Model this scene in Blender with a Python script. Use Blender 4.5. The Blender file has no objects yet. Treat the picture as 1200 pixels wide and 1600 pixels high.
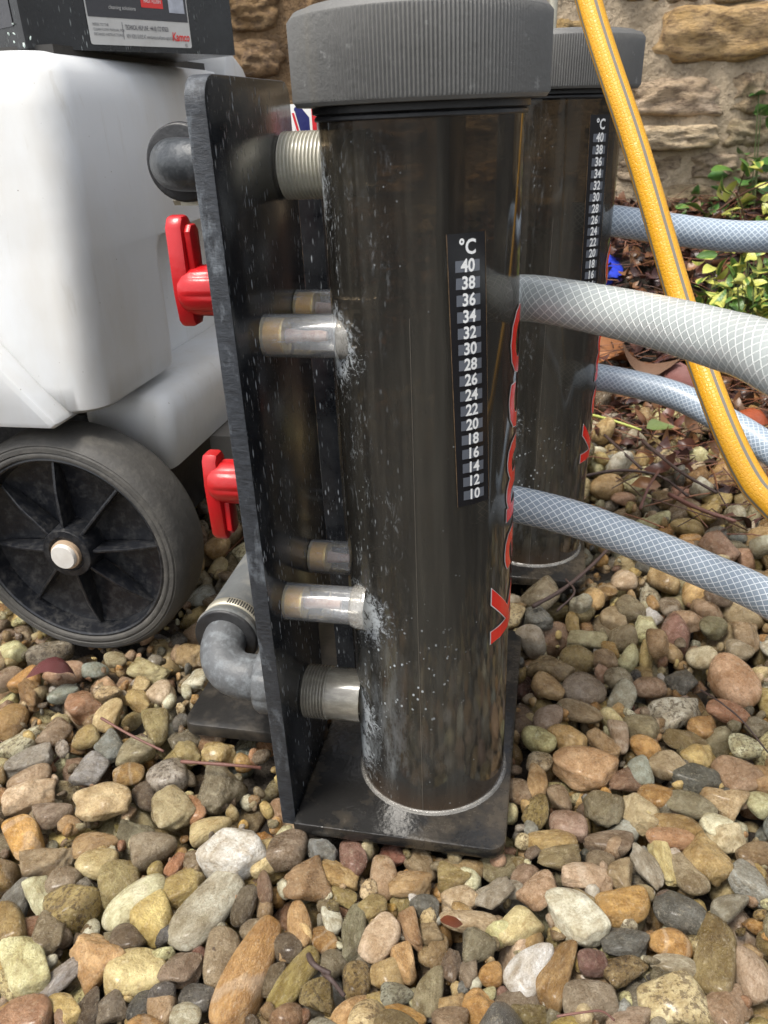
import bpy, bmesh, math, random
import numpy as np
from mathutils import Vector, Matrix, Quaternion, Euler

sc = bpy.context.scene
COL = sc.collection
# ------------------------------------------------------------------ camera
cam_d = bpy.data.cameras.new('camera'); cam = bpy.data.objects.new('camera', cam_d); COL.objects.link(cam)
RX = Vector((0.9989, -0.0208, -0.0419)); RY = Vector((-0.0467, -0.4435, -0.8951)); RZ = Vector((0.0, 0.896, -0.444))
RZ.normalize(); RX = (RX - RX.dot(RZ) * RZ).normalized(); up = RX.cross(RZ).normalized()
cam.matrix_world = Matrix(((RX.x, up.x, -RZ.x, 0), (RX.y, up.y, -RZ.y, 0), (RX.z, up.z, -RZ.z, 0.452), (0, 0, 0, 1)))
cam_d.sensor_fit = 'VERTICAL'; cam_d.sensor_height = 32.0; cam_d.lens = 1240.0 / 1600.0 * 32.0
cam_d.clip_start = 0.01; cam_d.clip_end = 500
cam_d.dof.use_dof = True; cam_d.dof.focus_distance = 0.52; cam_d.dof.aperture_fstop = 19.0
sc.camera = cam
# ------------------------------------------------------------------ daylight (overcast)
W = bpy.data.worlds.new('World'); sc.world = W; W.use_nodes = True
nt = W.node_tree; bg = nt.nodes['Background']
sky = nt.nodes.new('ShaderNodeTexSky'); sky.sky_type = 'NISHITA'; sky.sun_disc = False
SUN_EL, SUN_AZ = math.radians(66), math.radians(-125)      # azimuth clockwise from +Y
sky.sun_elevation = SUN_EL; sky.sun_rotation = SUN_AZ; sky.air_density = 1.0; sky.dust_density = 3.0
hs = nt.nodes.new('ShaderNodeHueSaturation'); hs.inputs['Saturation'].default_value = 0.26
nt.links.new(sky.outputs[0], hs.inputs['Color']); nt.links.new(hs.outputs[0], bg.inputs['Color'])
bg.inputs['Strength'].default_value = 0.125
sun_d = bpy.data.lights.new('sun', 'SUN'); sun_d.energy = 1.5; sun_d.angle = math.radians(16); sun_d.color = (1.0, 0.94, 0.84)
sun = bpy.data.objects.new('sun', sun_d); COL.objects.link(sun)
sd = Vector((math.sin(SUN_AZ) * math.cos(SUN_EL), math.cos(SUN_AZ) * math.cos(SUN_EL), math.sin(SUN_EL)))
sun.rotation_euler = (-sd).to_track_quat('-Z', 'Y').to_euler()
sc.view_settings.view_transform = 'Standard'; sc.view_settings.look = 'None'
sc.view_settings.gamma = 1.0; sc.view_settings.use_curve_mapping = False
sc.view_settings.exposure = 1.32
sc.render.engine = 'CYCLES'
sc.cycles.max_bounces = 10; sc.cycles.transparent_max_bounces = 24

# ------------------------------------------------------------------ helpers
PI = math.pi
A0 = math.radians(12.6)
U = Vector((math.cos(A0), -math.sin(A0), 0)); V = Vector((math.sin(A0), math.cos(A0), 0))
T1 = Vector((0.0286, 0.4584, 0)); T2 = Vector((0.161, 0.775, 0))
def wp(u, v, z, T=T1): return T + U * u + V * v + Vector((0, 0, z))
def s2l(c): return tuple(((x / 255 + 0.055) / 1.055) ** 2.4 if x > 10 else x / 255 / 12.92 for x in c)

def mesh(name, verts, faces, mat=None, parent=None, smooth=False, uvs=None):
    me = bpy.data.meshes.new(name); me.from_pydata([tuple(v) for v in verts], [], [tuple(f) for f in faces])
    if uvs is not None:
        l = me.uv_layers.new(name='UVMap'); l.data.foreach_set('uv', [c for t in uvs for c in t])
    if smooth: me.polygons.foreach_set('use_smooth', [True] * len(me.polygons))
    me.update()
    return link(name, me, mat, parent)
def link(name, me, mat=None, parent=None):
    o = bpy.data.objects.new(name, me); COL.objects.link(o)
    mat = getattr(mat, 'm', mat)
    if mat is not None: me.materials.clear(); me.materials.append(mat)
    if parent is not None: o.parent = parent
    return o
def from_bm(name, bm, mat=None, parent=None, smooth_angle=None):
    me = bpy.data.meshes.new(name); bmesh.ops.recalc_face_normals(bm, faces=bm.faces); bm.to_mesh(me); bm.free()
    if smooth_angle is not None:
        me.polygons.foreach_set('use_smooth', [True] * len(me.polygons)); me.set_sharp_from_angle(angle=math.radians(smooth_angle))
    return link(name, me, mat, parent)
def thing(name, label, cat, loc=(0, 0, 0), rotz=0, group=None):
    o = bpy.data.objects.new(name, None); COL.objects.link(o); o.location = loc; o.rotation_euler = (0, 0, rotz)
    o.empty_display_size = 0.02
    tag(o, label, cat, group); return o
def tag(o, label, cat, group=None):
    o['label'] = label; o['category'] = cat
    if group: o['group'] = group
    return o
def bevel(bm, w, seg=2, ang=30):
    es = [e for e in bm.edges if len(e.link_faces) == 2 and e.calc_face_angle() > math.radians(ang)]
    bmesh.ops.bevel(bm, geom=es, offset=w, segments=seg, profile=0.5, affect='EDGES')
def box_bm(lo, hi, bv=0.0, seg=2, bm=None):
    b = bmesh.new()
    vs = [b.verts.new((x, y, z)) for z in (lo[2], hi[2]) for y in (lo[1], hi[1]) for x in (lo[0], hi[0])]
    for f in ((0, 2, 3, 1), (4, 5, 7, 6), (0, 1, 5, 4), (2, 6, 7, 3), (0, 4, 6, 2), (1, 3, 7, 5)): b.faces.new([vs[i] for i in f])
    if bv: bevel(b, bv, seg)
    return b
def box(name, lo, hi, mat, parent=None, bv=0.001, seg=2):
    return from_bm(name, box_bm(lo, hi, bv, seg), mat, parent, 35)
def extrude_poly(name, pts, axis, a, b, mat, parent=None, bv=0.0008):
    """prism of a 2-D outline; axis 'x': pts are (y,z); 'z': pts are (x,y)"""
    m = bmesh.new()
    f3 = (lambda p, t: (t, p[0], p[1])) if axis == 'x' else ((lambda p, t: (p[0], p[1], t)) if axis == 'z' else (lambda p, t: (p[0], t, p[1])))
    A = [m.verts.new(f3(p, a)) for p in pts]; B = [m.verts.new(f3(p, b)) for p in pts]; n = len(pts)
    m.faces.new(A); m.faces.new(B[::-1])
    for i in range(n): m.faces.new((A[i], A[(i + 1) % n], B[(i + 1) % n], B[i]))
    bmesh.ops.recalc_face_normals(m, faces=m.faces)
    if bv: bevel(m, bv, 2, 50)
    return from_bm(name, m, mat, parent, 35)
def arc(cx, cy, r, a0, a1, n=6):
    return [(cx + r * math.cos(math.radians(a0 + (a1 - a0) * i / n)), cy + r * math.sin(math.radians(a0 + (a1 - a0) * i / n))) for i in range(n + 1)]
def rrect(x0, x1, y0, y1, r, n=6):
    r = r if hasattr(r, '__len__') else (r,) * 4     # order: (x0,y0) (x1,y0) (x1,y1) (x0,y1)
    return arc(x0 + r[0], y0 + r[0], r[0], 180, 270, n) + arc(x1 - r[1], y0 + r[1], r[1], 270, 360, n) + \
        arc(x1 - r[2], y1 - r[2], r[2], 0, 90, n) + arc(x0 + r[3], y1 - r[3], r[3], 90, 180, n)
def lathe(name, prof, mat, parent=None, n=64, loc=(0, 0, 0), axis='z', rad=None, caps=False, smooth=40):
    """profile [(r,h)] turned about an axis; rad(angle,r,h) may modulate the radius"""
    vs, fs = [], []
    for (r, h) in prof:
        for i in range(n):
            t = 2 * PI * i / n; rr = rad(i, r, h) if rad else r
            x, y = rr * math.cos(t), rr * math.sin(t)
            p = (x, y, h) if axis == 'z' else ((h, x, y) if axis == 'x' else (x, h, y))
            vs.append((p[0] + loc[0], p[1] + loc[1], p[2] + loc[2]))
    for j in range(len(prof) - 1):
        for i in range(n):
            a, b = j * n + i, j * n + (i + 1) % n
            fs.append((a, b, b + n, a + n))
    if caps: fs += [tuple(range(n))[::-1], tuple(range((len(prof) - 1) * n, len(prof) * n))]
    bm = bmesh.new(); me = bpy.data.meshes.new(name); me.from_pydata(vs, [], fs); bm.from_mesh(me); bpy.data.meshes.remove(me)
    return from_bm(name, bm, mat, parent, smooth)
def spline(pts, n):
    """Catmull-Rom through pts"""
    P = [Vector(p) for p in pts]; P = [2 * P[0] - P[1]] + P + [2 * P[-1] - P[-2]]; out = []
    for i in range(1, len(P) - 2):
        for k in range(n):
            t = k / n; a, b, c, d = P[i - 1], P[i], P[i + 1], P[i + 2]
            out.append(0.5 * ((2 * b) + (c - a) * t + (2 * a - 5 * b + 4 * c - d) * t * t + (3 * b - a - 3 * c + d) * t ** 3))
    out.append(P[-2]); return out
def sweep(name, path, r, mat, parent=None, n=24, caps=True, roll=0.0):
    path = [Vector(p) for p in path]; m = len(path)
    tan = [(path[min(i + 1, m - 1)] - path[max(i - 1, 0)]).normalized() for i in range(m)]
    ref = Vector((0, 0, 1)) if abs(tan[0].z) < 0.9 else Vector((1, 0, 0))
    N = (ref - ref.dot(tan[0]) * tan[0]).normalized(); rs = r if callable(r) else (lambda s: r)
    L = [0.0]
    for i in range(1, m): L.append(L[-1] + (path[i] - path[i - 1]).length)
    vs = []
    for i in range(m):
        N = (N - N.dot(tan[i]) * tan[i]).normalized(); B = tan[i].cross(N); R = rs(L[i])
        for k in range(n):
            t = 2 * PI * k / n + roll
            vs.append(path[i] + (N * math.cos(t) + B * math.sin(t)) * R)
    fs, uv = [], []
    for i in range(m - 1):
        for k in range(n):
            a, b = i * n + k, i * n + (k + 1) % n
            fs.append((a, b, b + n, a + n))
            uv += [(L[i], k / n), (L[i], (k + 1) / n), (L[i + 1], (k + 1) / n), (L[i + 1], k / n)]
    if caps:
        fs.append(tuple(range(n))[::-1]); uv += [(0, 0)] * n
        fs.append(tuple(range((m - 1) * n, m * n))); uv += [(L[-1], 0)] * n
    return mesh(name, vs, fs, mat, parent, True, uv)
def text_mesh(body, size=1.0, offset=0.0, align='CENTER', extrude=0.0, shear=0.0):
    c = bpy.data.curves.new('t', 'FONT'); c.body = body; c.size = size; c.offset = offset; c.align_x = align; c.align_y = 'CENTER'
    c.resolution_u = 3; c.extrude = extrude; c.shear = shear
    o = bpy.data.objects.new('t', c); COL.objects.link(o)
    dg = bpy.context.evaluated_depsgraph_get(); dg.update()
    me = bpy.data.meshes.new_from_object(o.evaluated_get(dg)); bpy.data.objects.remove(o); bpy.data.curves.remove(c)
    vs = [v.co.copy() for v in me.vertices]; fs = [tuple(p.vertices) for p in me.polygons]; bpy.data.meshes.remove(me)
    return vs, fs
def copy_tree(o, parent=None):
    c = o.copy(); COL.objects.link(c)
    if parent is not None: c.parent = parent
    for ch in o.children: copy_tree(ch, c)
    return c

# ------------------------------------------------------------------ materials
class NT:
    def __init__(s, name):
        s.m = bpy.data.materials.new(name); s.m.use_nodes = True; s.t = s.m.node_tree
        s.p = s.t.nodes['Principled BSDF']; s.out = s.t.nodes['Material Output']
    def n(s, typ, **kw):
        x = s.t.nodes.new(typ)
        for k, v in kw.items(): setattr(x, k, v)
        return x
    def l(s, a, b): s.t.links.new(a, b)
    def set(s, **kw):
        for k, v in kw.items():
            k = {'base': 'Base Color', 'rough': 'Roughness', 'metal': 'Metallic', 'spec': 'Specular IOR Level', 'coat': 'Coat Weight', 'coat_rough': 'Coat Roughness', 'sss': 'Subsurface Weight', 'trans': 'Transmission Weight', 'alpha': 'Alpha', 'ior': 'IOR'}[k]
            if isinstance(v, tuple): v = (*v, 1) if len(v) == 3 else v
            s.p.inputs[k].default_value = v
        return s
    def coord(s, kind='Object', scale=(1, 1, 1), rnd=False):
        tc = s.n('ShaderNodeTexCoord'); mp = s.n('ShaderNodeMapping'); mp.inputs['Scale'].default_value = scale
        s.l(tc.outputs[kind], mp.inputs['Vector'])
        return mp.outputs[0]
    def noise(s, vec, scale, detail=4, rough=0.55, dist=0.0):
        x = s.n('ShaderNodeTexNoise'); x.inputs['Scale'].default_value = scale; x.inputs['Detail'].default_value = detail
        x.inputs['Roughness'].default_value = rough; x.inputs['Distortion'].default_value = dist
        s.l(vec, x.inputs['Vector']); return x.outputs['Fac']
    def voro(s, vec, scale, feature='F1', rand=1.0):
        x = s.n('ShaderNodeTexVoronoi', feature=feature); x.inputs['Scale'].default_value = scale; x.inputs['Randomness'].default_value = rand
        s.l(vec, x.inputs['Vector']); return x.outputs['Distance']
    def ramp(s, fac, *stops):
        x = s.n('ShaderNodeValToRGB'); e = x.color_ramp.elements
        while len(e) < len(stops): e.new(0.5)
        for i, (p, c) in enumerate(stops):
            e[i].position = p; c = c if hasattr(c, '__len__') else (c, c, c); e[i].color = (*c[:3], 1)
        s.l(fac, x.inputs[0]); return x.outputs[0]
    def mix(s, fac, a, b, mode='MIX'):
        x = s.n('ShaderNodeMix', data_type='RGBA', blend_type=mode)
        for i, v in ((0, fac), (6, a), (7, b)):
            if hasattr(v, 'is_linked'): s.l(v, x.inputs[i])
            else: x.inputs[i].default_value = v if i == 0 else ((*v, 1) if len(v) == 3 else v)
        return x.outputs[2]
    def math(s, op, a, b=0.0, c=None, clamp=False):
        x = s.n('ShaderNodeMath', operation=op, use_clamp=clamp)
        for i, v in enumerate((a, b, c)):
            if v is None: continue
            if hasattr(v, 'is_linked'): s.l(v, x.inputs[i])
            else: x.inputs[i].default_value = v
        return x.outputs[0]
    def bump(s, h, dist=0.001, strength=1.0):
        x = s.n('ShaderNodeBump'); x.inputs['Distance'].default_value = dist; x.inputs['Strength'].default_value = strength
        s.l(h, x.inputs['Height']); s.l(x.outputs[0], s.p.inputs['Normal']); return x.outputs[0]
    def to(s, sock, k): s.l(sock, s.p.inputs[k]); return s

def plain(name, rgb, rough=0.5, spec=0.5, var=0.12, scale=40, bump=0.0003, dirt=None, dirt_amt=0.5, metal=0.0, dscale=25):
    m = NT(name); m.set(rough=rough, spec=spec, metal=metal); v = m.coord()
    nz = m.noise(v, scale, 5)
    c = m.mix(nz, tuple(x * (1 - var) for x in rgb), tuple(min(1, x * (1 + var)) for x in rgb))
    if dirt:
        d = m.ramp(m.noise(v, dscale, 8, 0.7), (0.48, 0.0), (0.72, dirt_amt)); c = m.mix(d, c, dirt)
        m.to(m.math('ADD', m.math('MULTIPLY', d, 0.4), rough, clamp=True), 'Roughness')
    m.to(c, 'Base Color')
    if bump: m.bump(m.noise(v, scale * 6, 4), bump)
    return m.m

def drip_plastic(name, base, rough, amount, streak=(0.42, 0.46, 0.5)):
    """glossy black sheet with pale limescale runs and specks"""
    m = NT(name); m.set(rough=rough, spec=0.38)
    v1 = m.coord('Object', (1, 1, .22)); v0 = m.coord('Object')
    clump = m.ramp(m.noise(m.coord('Object', (1, 1, .35)), 22, 3), (0.42, 0.0), (0.62, 1.0))
    vo = m.voro(v1, 420); sp = m.ramp(vo, (0.14, 1.0), (0.28, 0.0))
    gate = m.ramp(m.noise(v1, 170, 2), (0.50, 0.0), (0.57, 1.0))
    fine = m.ramp(m.noise(v1, 420, 6, 0.75), (0.60, 0.0), (0.72, 0.75))
    d = m.math('MULTIPLY', m.math('MAXIMUM', m.math('MULTIPLY', sp, gate), m.math('MULTIPLY', fine, 0.8)), m.math('ADD', m.math('MULTIPLY', clump, 0.9), 0.12))
    d = m.math('MULTIPLY', d, amount, clamp=True)
    film = m.ramp(m.noise(v0, 30, 6, 0.7), (0.4, 0.0), (0.8, 0.10))
    c = m.mix(film, base, (0.25, 0.26, 0.27)); c = m.mix(d, c, streak)
    m.to(c, 'Base Color'); m.to(m.math('ADD', m.math('MULTIPLY', d, .5), m.math('ADD', m.math('MULTIPLY', film, 1.2), rough), clamp=True), 'Roughness')
    m.bump(m.math('ADD', d, m.math('MULTIPLY', m.noise(v0, 500, 3), .15)), 0.0004)
    return m.m

def edge_plastic():
    """sawn edge of the black sheet: dusty, with fine saw lines"""
    m = NT('sawn_black_edge'); m.set(rough=.5)
    v = m.coord('Object', (1, 1, 3.2)); n1 = m.noise(v, 150, 8, .8, .5); n2 = m.noise(m.coord('Object', (1, 1, .5)), 60, 6, .75)
    c = m.mix(m.ramp(n1, (.4, 0.), (.8, 1.)), (.016, .018, .022), (.070, .080, .095))
    c = m.mix(m.ramp(n2, (.52, 0.), (.72, .85)), c, (.22, .245, .27))
    m.to(c, 'Base Color'); m.bump(n1, .0006); return m.m

def tube_mat():
    """smoked acrylic with silt behind it, limescale specks outside"""
    m = NT('smoked_acrylic'); m.set(rough=.07, spec=.5, coat=.35)
    v0 = m.coord(); vs = m.coord('Object', (1, 1, .05)); v1 = m.coord('Object', (1, 1, .30))
    st = m.noise(vs, 55, 6, .62); st2 = m.noise(vs, 220, 4, .6)
    silt = m.mix(m.ramp(st, (.35, 0.), (.7, 1.)), (.017, .0165, .015), (.044, .041, .034))
    silt = m.mix(m.ramp(st2, (.48, 0.), (.80, .4)), silt, (.062, .057, .047))
    sep = m.n('ShaderNodeSeparateXYZ'); m.l(v0, sep.inputs[0]); X, Y, Z = sep.outputs
    low = m.ramp(m.math('ADD', Z, m.math('MULTIPLY', m.noise(v0, 60, 4), .02)), (.022, 1.), (.05, 0.))
    silt = m.mix(m.math('MULTIPLY', low, .5), silt, (.08, .045, .022))
    # limescale: heavy on the side of the fittings (-x), thin elsewhere
    side = m.ramp(X, (.0, 0.), (.3, 1.)); 
    mr = m.n('ShaderNodeMapRange'); mr.inputs[1].default_value = .004; mr.inputs[2].default_value = -.046; m.l(X, mr.inputs[0])
    clump = m.ramp(m.noise(m.coord('Object', (1, 1, .3)), 28, 3), (.34, .10), (.58, 1.))
    vo = m.voro(v1, 420); sp = m.ramp(vo, (.16, 1.), (.26, 0.)); gate = m.ramp(m.noise(v1, 190, 2), (.52, 0.), (.58, 1.))
    fine = m.math('MULTIPLY', m.ramp(m.noise(v1, 300, 8, .8, .6), (.55, 0.), (.66, .95)), m.ramp(m.noise(m.coord('Object', (1, 1, .12)), 130, 3), (.46, 0.), (.58, 1.)))
    d = m.math('MULTIPLY', m.math('MAXIMUM', m.math('MULTIPLY', m.math('MULTIPLY', sp, gate), .8), fine), m.math('MULTIPLY', clump, m.math('POWER', mr.outputs[0], 1.3)))
    drops = m.math('MULTIPLY', m.ramp(m.voro(v0, 190), (.07, .8), (.11, 0.)), m.ramp(m.noise(v0, 40, 2), (.56, 0.), (.62, .8)))
    d = m.math('MAXIMUM', d, m.math('MULTIPLY', drops, .6), clamp=True)
    lowband = m.ramp(Z, (.03, .0), (.05, .8), (.13, .3), (.2, 0.)); haze = m.math('MULTIPLY', lowband, m.ramp(m.noise(v1, 90, 8, .75), (.45, 0.), (.75, .55)))
    d = m.math('MAXIMUM', d, m.math('MULTIPLY', haze, m.ramp(mr.outputs[0], (.1, .15), (.5, 1.))), clamp=True)
    def near(pt, r0, r1):
        vd = m.n('ShaderNodeVectorMath', operation='DISTANCE'); m.l(v0, vd.inputs[0]); vd.inputs[1].default_value = pt
        q = m.n('ShaderNodeMapRange'); q.inputs[1].default_value = r1; q.inputs[2].default_value = r0; m.l(vd.outputs['Value'], q.inputs[0]); return q.outputs[0]
    crust_n = m.noise(v0, 210, 8, .8, .8)
    for pt, r0, r1 in (((-.045, -.026, .338), .010, .046), ((-.036, -.039, .168), .008, .042), ((-.047, -.021, .078), .014, .050), ((-.047, -.02, .045), .010, .045), ((-.052, -.008, .42), .01, .05)):
        nr = near(pt, r0, r1); cm = m.ramp(m.math('ADD', crust_n, m.math('MULTIPLY', m.math('SUBTRACT', nr, .55), .35)), (.54, 0.), (.64, .9))
        d = m.math('MAXIMUM', d, m.math('MULTIPLY', cm, m.math('POWER', nr, .7)), clamp=True)
    dots = m.math('MULTIPLY', m.ramp(m.voro(m.coord('Object', (1, 1, .8)), 230), (.16, 1.), (.22, 0.)), m.ramp(m.noise(v0, 150, 2), (.47, 0.), (.53, 1.)))
    d = m.math('MAXIMUM', d, m.math('MULTIPLY', dots, m.math('POWER', near((-.018, -.052, .132), .010, .055), .8)), clamp=True)
    c = m.mix(d, silt, (.46, .50, .53)); m.to(c, 'Base Color')
    m.to(m.math('ADD', m.math('MULTIPLY', d, .5), m.math('ADD', .06, m.math('MULTIPLY', m.noise(v0, 70, 4), .06)), clamp=True), 'Roughness')
    m.bump(d, .0004)
    tr = m.n('ShaderNodeBsdfTransparent'); tr.inputs[0].default_value = (.62, .55, .45, 1)
    ms = m.n('ShaderNodeMixShader')
    f = m.math('MULTIPLY', m.math('SUBTRACT', 1.0, d), m.ramp(st, (.3, .55), (.7, .25)))
    f = m.math('MULTIPLY', f, m.ramp(Z, (.02, .1), (.30, .55), (.44, 1.)))
    m.l(f, ms.inputs[0]); m.l(m.p.outputs[0], ms.inputs[1]); m.l(tr.outputs[0], ms.inputs[2]); m.l(ms.outputs[0], m.out.inputs[0])
    return m.m

def clear_mat(name, tint, haze, hazecol, scratch=.3, rough=.08):
    """clear plastic: see-through body with gloss, surface frosting where scratched"""
    m = NT(name); m.set(base=hazecol, rough=rough, spec=.5); v = m.coord('Object', (.4, 1, 1))
    n1 = m.noise(v, 180, 8, .75)
    m.bump(n1, .0006)
    tr = m.n('ShaderNodeBsdfTransparent'); tr.inputs[0].default_value = (*tint, 1)
    ms = m.n('ShaderNodeMixShader'); f = m.math('SUBTRACT', 1 - haze, m.ramp(n1, (.45, 0.), (.75, scratch)), clamp=True)
    m.l(f, ms.inputs[0]); m.l(m.p.outputs[0], ms.inputs[1]); m.l(tr.outputs[0], ms.inputs[2])
    gl = m.n('ShaderNodeBsdfGlossy'); gl.inputs['Roughness'].default_value = rough; fr = m.n('ShaderNodeFresnel'); fr.inputs[0].default_value = 1.49
    m2 = m.n('ShaderNodeMixShader'); m.l(fr.outputs[0], m2.inputs[0]); m.l(ms.outputs[0], m2.inputs[1]); m.l(gl.outputs[0], m2.inputs[2]); m.l(m2.outputs[0], m.out.inputs[0])
    return m.m

def hose_mat(name, body, line, strands, pitch, lw, gloss=.25):
    """clear PVC hose with woven reinforcement: two families of helical threads in the wall"""
    m = NT(name); m.set(rough=gloss, spec=.5, coat=.3, coat_rough=.12)
    tc = m.n('ShaderNodeTexCoord'); sep = m.n('ShaderNodeSeparateXYZ'); m.l(tc.outputs['UV'], sep.inputs[0]); u, v = sep.outputs[0], sep.outputs[1]
    a = m.math('MULTIPLY', u, 1 / pitch); b = m.math('MULTIPLY', v, strands)
    fam = []
    for op in ('ADD', 'SUBTRACT'):
        q = m.math(op, a, b); w = m.math('ABSOLUTE', m.math('SUBTRACT', m.math('FRACT', m.math('ADD', q, 100.0)), .5)); fam.append(w)
    d = m.math('MINIMUM', fam[0], fam[1]); mask = m.ramp(d, (lw, 1.0), (lw * 1.9, 0.0))
    v0 = m.coord(); n1 = m.noise(v0, 60, 4); bb = m.mix(n1, tuple(x * .86 for x in body), tuple(x * 1.1 for x in body))
    m.to(m.mix(m.math('MULTIPLY', mask, .85), bb, line), 'Base Color'); m.bump(mask, .00025)
    m.p.inputs['Subsurface Weight'].default_value = .25; m.p.inputs['Subsurface Radius'].default_value = (.004, .004, .004)
    return m.m

def yellow_hose_mat():
    m = NT('yellow_pvc_hose'); m.set(rough=.38, spec=.45)
    tc = m.n('ShaderNodeTexCoord'); sep = m.n('ShaderNodeSeparateXYZ'); m.l(tc.outputs['UV'], sep.inputs[0])
    q = m.math('ABSOLUTE', m.math('SUBTRACT', m.math('FRACT', m.math('ADD', m.math('MULTIPLY', sep.outputs[1], 4.), .5)), .5))
    st = m.ramp(q, (.072, 1.), (.088, 0.))
    mp = m.n('ShaderNodeMapping'); mp.inputs['Scale'].default_value = (1, .053, 1); m.l(tc.outputs['UV'], mp.inputs[0])
    hexa = m.voro(mp.outputs[0], 420, 'DISTANCE_TO_EDGE', .5); v0 = m.coord()
    y = m.mix(m.noise(v0, 45, 5), (.58, .28, .012), (.65, .33, .020)); y = m.mix(m.ramp(m.noise(v0, 160, 6, .7), (.70, 0.), (.84, .4)), y, (.22, .12, .035))
    m.to(m.mix(st, y, (.17, .155, .125)), 'Base Color')
    m.bump(m.math('MULTIPLY', m.ramp(hexa, (.0, 0.), (.16, 1.)), m.math('SUBTRACT', 1., st)), .00014)
    return m.m

PAL = dict(o=(152, 120, 70), b=(158, 134, 98), g=(152, 150, 144), m=(132, 119, 108), w=(216, 208, 186), l=(202, 187, 150), k=(74, 76, 78), v=(118, 105, 62),
           p=(196, 176, 160), u=(132, 138, 144), r=(138, 103, 78), d=(92, 78, 64), y=(166, 150, 102), s=(126, 120, 100), i=(150, 126, 108), t=(132, 118, 98), n=(116, 84, 78), q=(196, 184, 158))
PALKEYS = 'obgmwlkvpurdysitnq'
PALL = [s2l(PAL[k]) for k in PALKEYS]

def pebble_mat(name, attr):
    m = NT(name); m.set(spec=.6)
    if attr:
        at = m.n('ShaderNodeAttribute', attribute_name='col'); base = at.outputs['Color']; alpha = at.outputs['Alpha']
        tc = m.n('ShaderNodeTexCoord'); mp = m.n('ShaderNodeMapping'); mp.inputs['Scale'].default_value = (34, 34, 34); m.l(tc.outputs['Object'], mp.inputs[0]); v = mp.outputs[0]; rn = alpha
    else:
        oi = m.n('ShaderNodeObjectInfo'); base = oi.outputs['Color']; alpha = oi.outputs['Alpha']; rn = oi.outputs['Random']
        tc = m.n('ShaderNodeTexCoord'); cv = m.n('ShaderNodeCombineXYZ'); k = m.math('MULTIPLY', rn, 37.); m.l(k, cv.inputs[0]); m.l(m.math('MULTIPLY', rn, 91.), cv.inputs[1])
        ad = m.n('ShaderNodeVectorMath', operation='ADD'); m.l(tc.outputs['Object'], ad.inputs[0]); m.l(cv.outputs[0], ad.inputs[1]); v = ad.outputs[0]
    big = m.noise(v, 1.7, 5, .6, .6); mid = m.noise(v, 5.5, 8, .68); fine = m.noise(v, 26, 6, .7)
    c = m.mix(m.ramp(big, (.36, 0.), (.62, 1.)), m.mix(1., base, (.60, .54, .45), 'MULTIPLY'), m.mix(.10, base, (.62, .55, .42)))
    c = m.mix(m.ramp(mid, (.40, 0.), (.56, .7)), c, m.mix(1., c, (.66, .60, .52), 'MULTIPLY'))
    c = m.mix(m.ramp(m.noise(v, 9, 8, .75), (.54, 0.), (.66, .55)), c, m.mix(.5, c, (.66, .58, .42)))
    c = m.mix(m.ramp(m.noise(v, 3.4, 6, .7, .8), (.56, 0.), (.64, .45)), c, m.mix(1., c, (.62, .50, .36), 'MULTIPLY'))
    # speckled / veined kinds, chosen by the value in alpha
    spk = m.math('MULTIPLY', m.ramp(m.noise(v, 11, 4, .65), (.52, 0.), (.58, 1.)), m.ramp(alpha, (.62, 0.), (.66, .75)))
    c = m.mix(spk, c, m.mix(1., c, (.30, .26, .24), 'MULTIPLY'))
    wv = m.n('ShaderNodeTexWave'); wv.inputs['Scale'].default_value = .55; wv.inputs['Distortion'].default_value = 9.; wv.inputs['Detail'].default_value = 4; wv.inputs['Detail Scale'].default_value = 1.2; m.l(v, wv.inputs['Vector'])
    vein = m.math('MULTIPLY', m.ramp(wv.outputs['Fac'], (.80, 0.), (.95, 1.)), m.math('MULTIPLY', m.ramp(alpha, (.18, 1.), (.22, 0.)), .35))
    c = m.mix(vein, c, m.mix(.6, c, (.7, .62, .5)))
    gr = m.ramp(fine, (.42, 0.), (.68, .75)); c = m.mix(gr, c, m.mix(1., c, (.55, .50, .43), 'MULTIPLY'))
    c = m.mix(m.ramp(m.noise(v, 60, 3, .6), (.60, 0.), (.70, .45)), c, (.58, .53, .42))
    m.to(c, 'Base Color')
    m.to(m.ramp(m.noise(v, 3.1, 5, .6), (.36, .10), (.66, .40)), 'Roughness')
    h = m.math('ADD', m.math('MULTIPLY', fine, .35), m.math('ADD', m.math('MULTIPLY', mid, .9), m.math('MULTIPLY', m.noise(v, 75, 3, .6), .22)))
    m.bump(h, .0036, 1.0)
    m.to(m.ramp(m.noise(v, 2.3, 4, .6), (.44, .0), (.62, .40)), 'Coat Weight'); m.p.inputs['Coat Roughness'].default_value = .16; m.p.inputs['Coat IOR'].default_value = 1.4
    return m.m

# ------------------------------------------------------------------ the setting
M_soil = plain('wet_dark_soil', (.030, .024, .018), .75, .3, .5, 60, .004)
GX = np.concatenate([[-40, -15, -6, -3], np.linspace(-1.8, 2.2, 81), [3, 6, 15, 40]]); GY = np.concatenate([[-30, -8, -3, -1], np.linspace(-.4, 2.3, 55), [4, 12, 40]])
def gz_at(x, y):
    """terrain height: flat under the gravel, banking up towards the old wall"""
    t = min(max((y - 1.22) / .68, 0), 1.2); bank = .24 * (t * t * (3 - 2 * t) if t < 1 else 1 + (t - 1) * .3)
    s = min(max((x + .25) / .5, 0), 1); return -.030 + bank * (.35 + .65 * s)
gv = [(x, y, gz_at(x, y)) for y in GY for x in GX]; nx = len(GX)
ground = mesh('ground', gv, [(j * nx + i, j * nx + i + 1, (j + 1) * nx + i + 1, (j + 1) * nx + i) for j in range(len(GY) - 1) for i in range(nx - 1)], M_soil, None, True)
ground['kind'] = 'structure'

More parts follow.
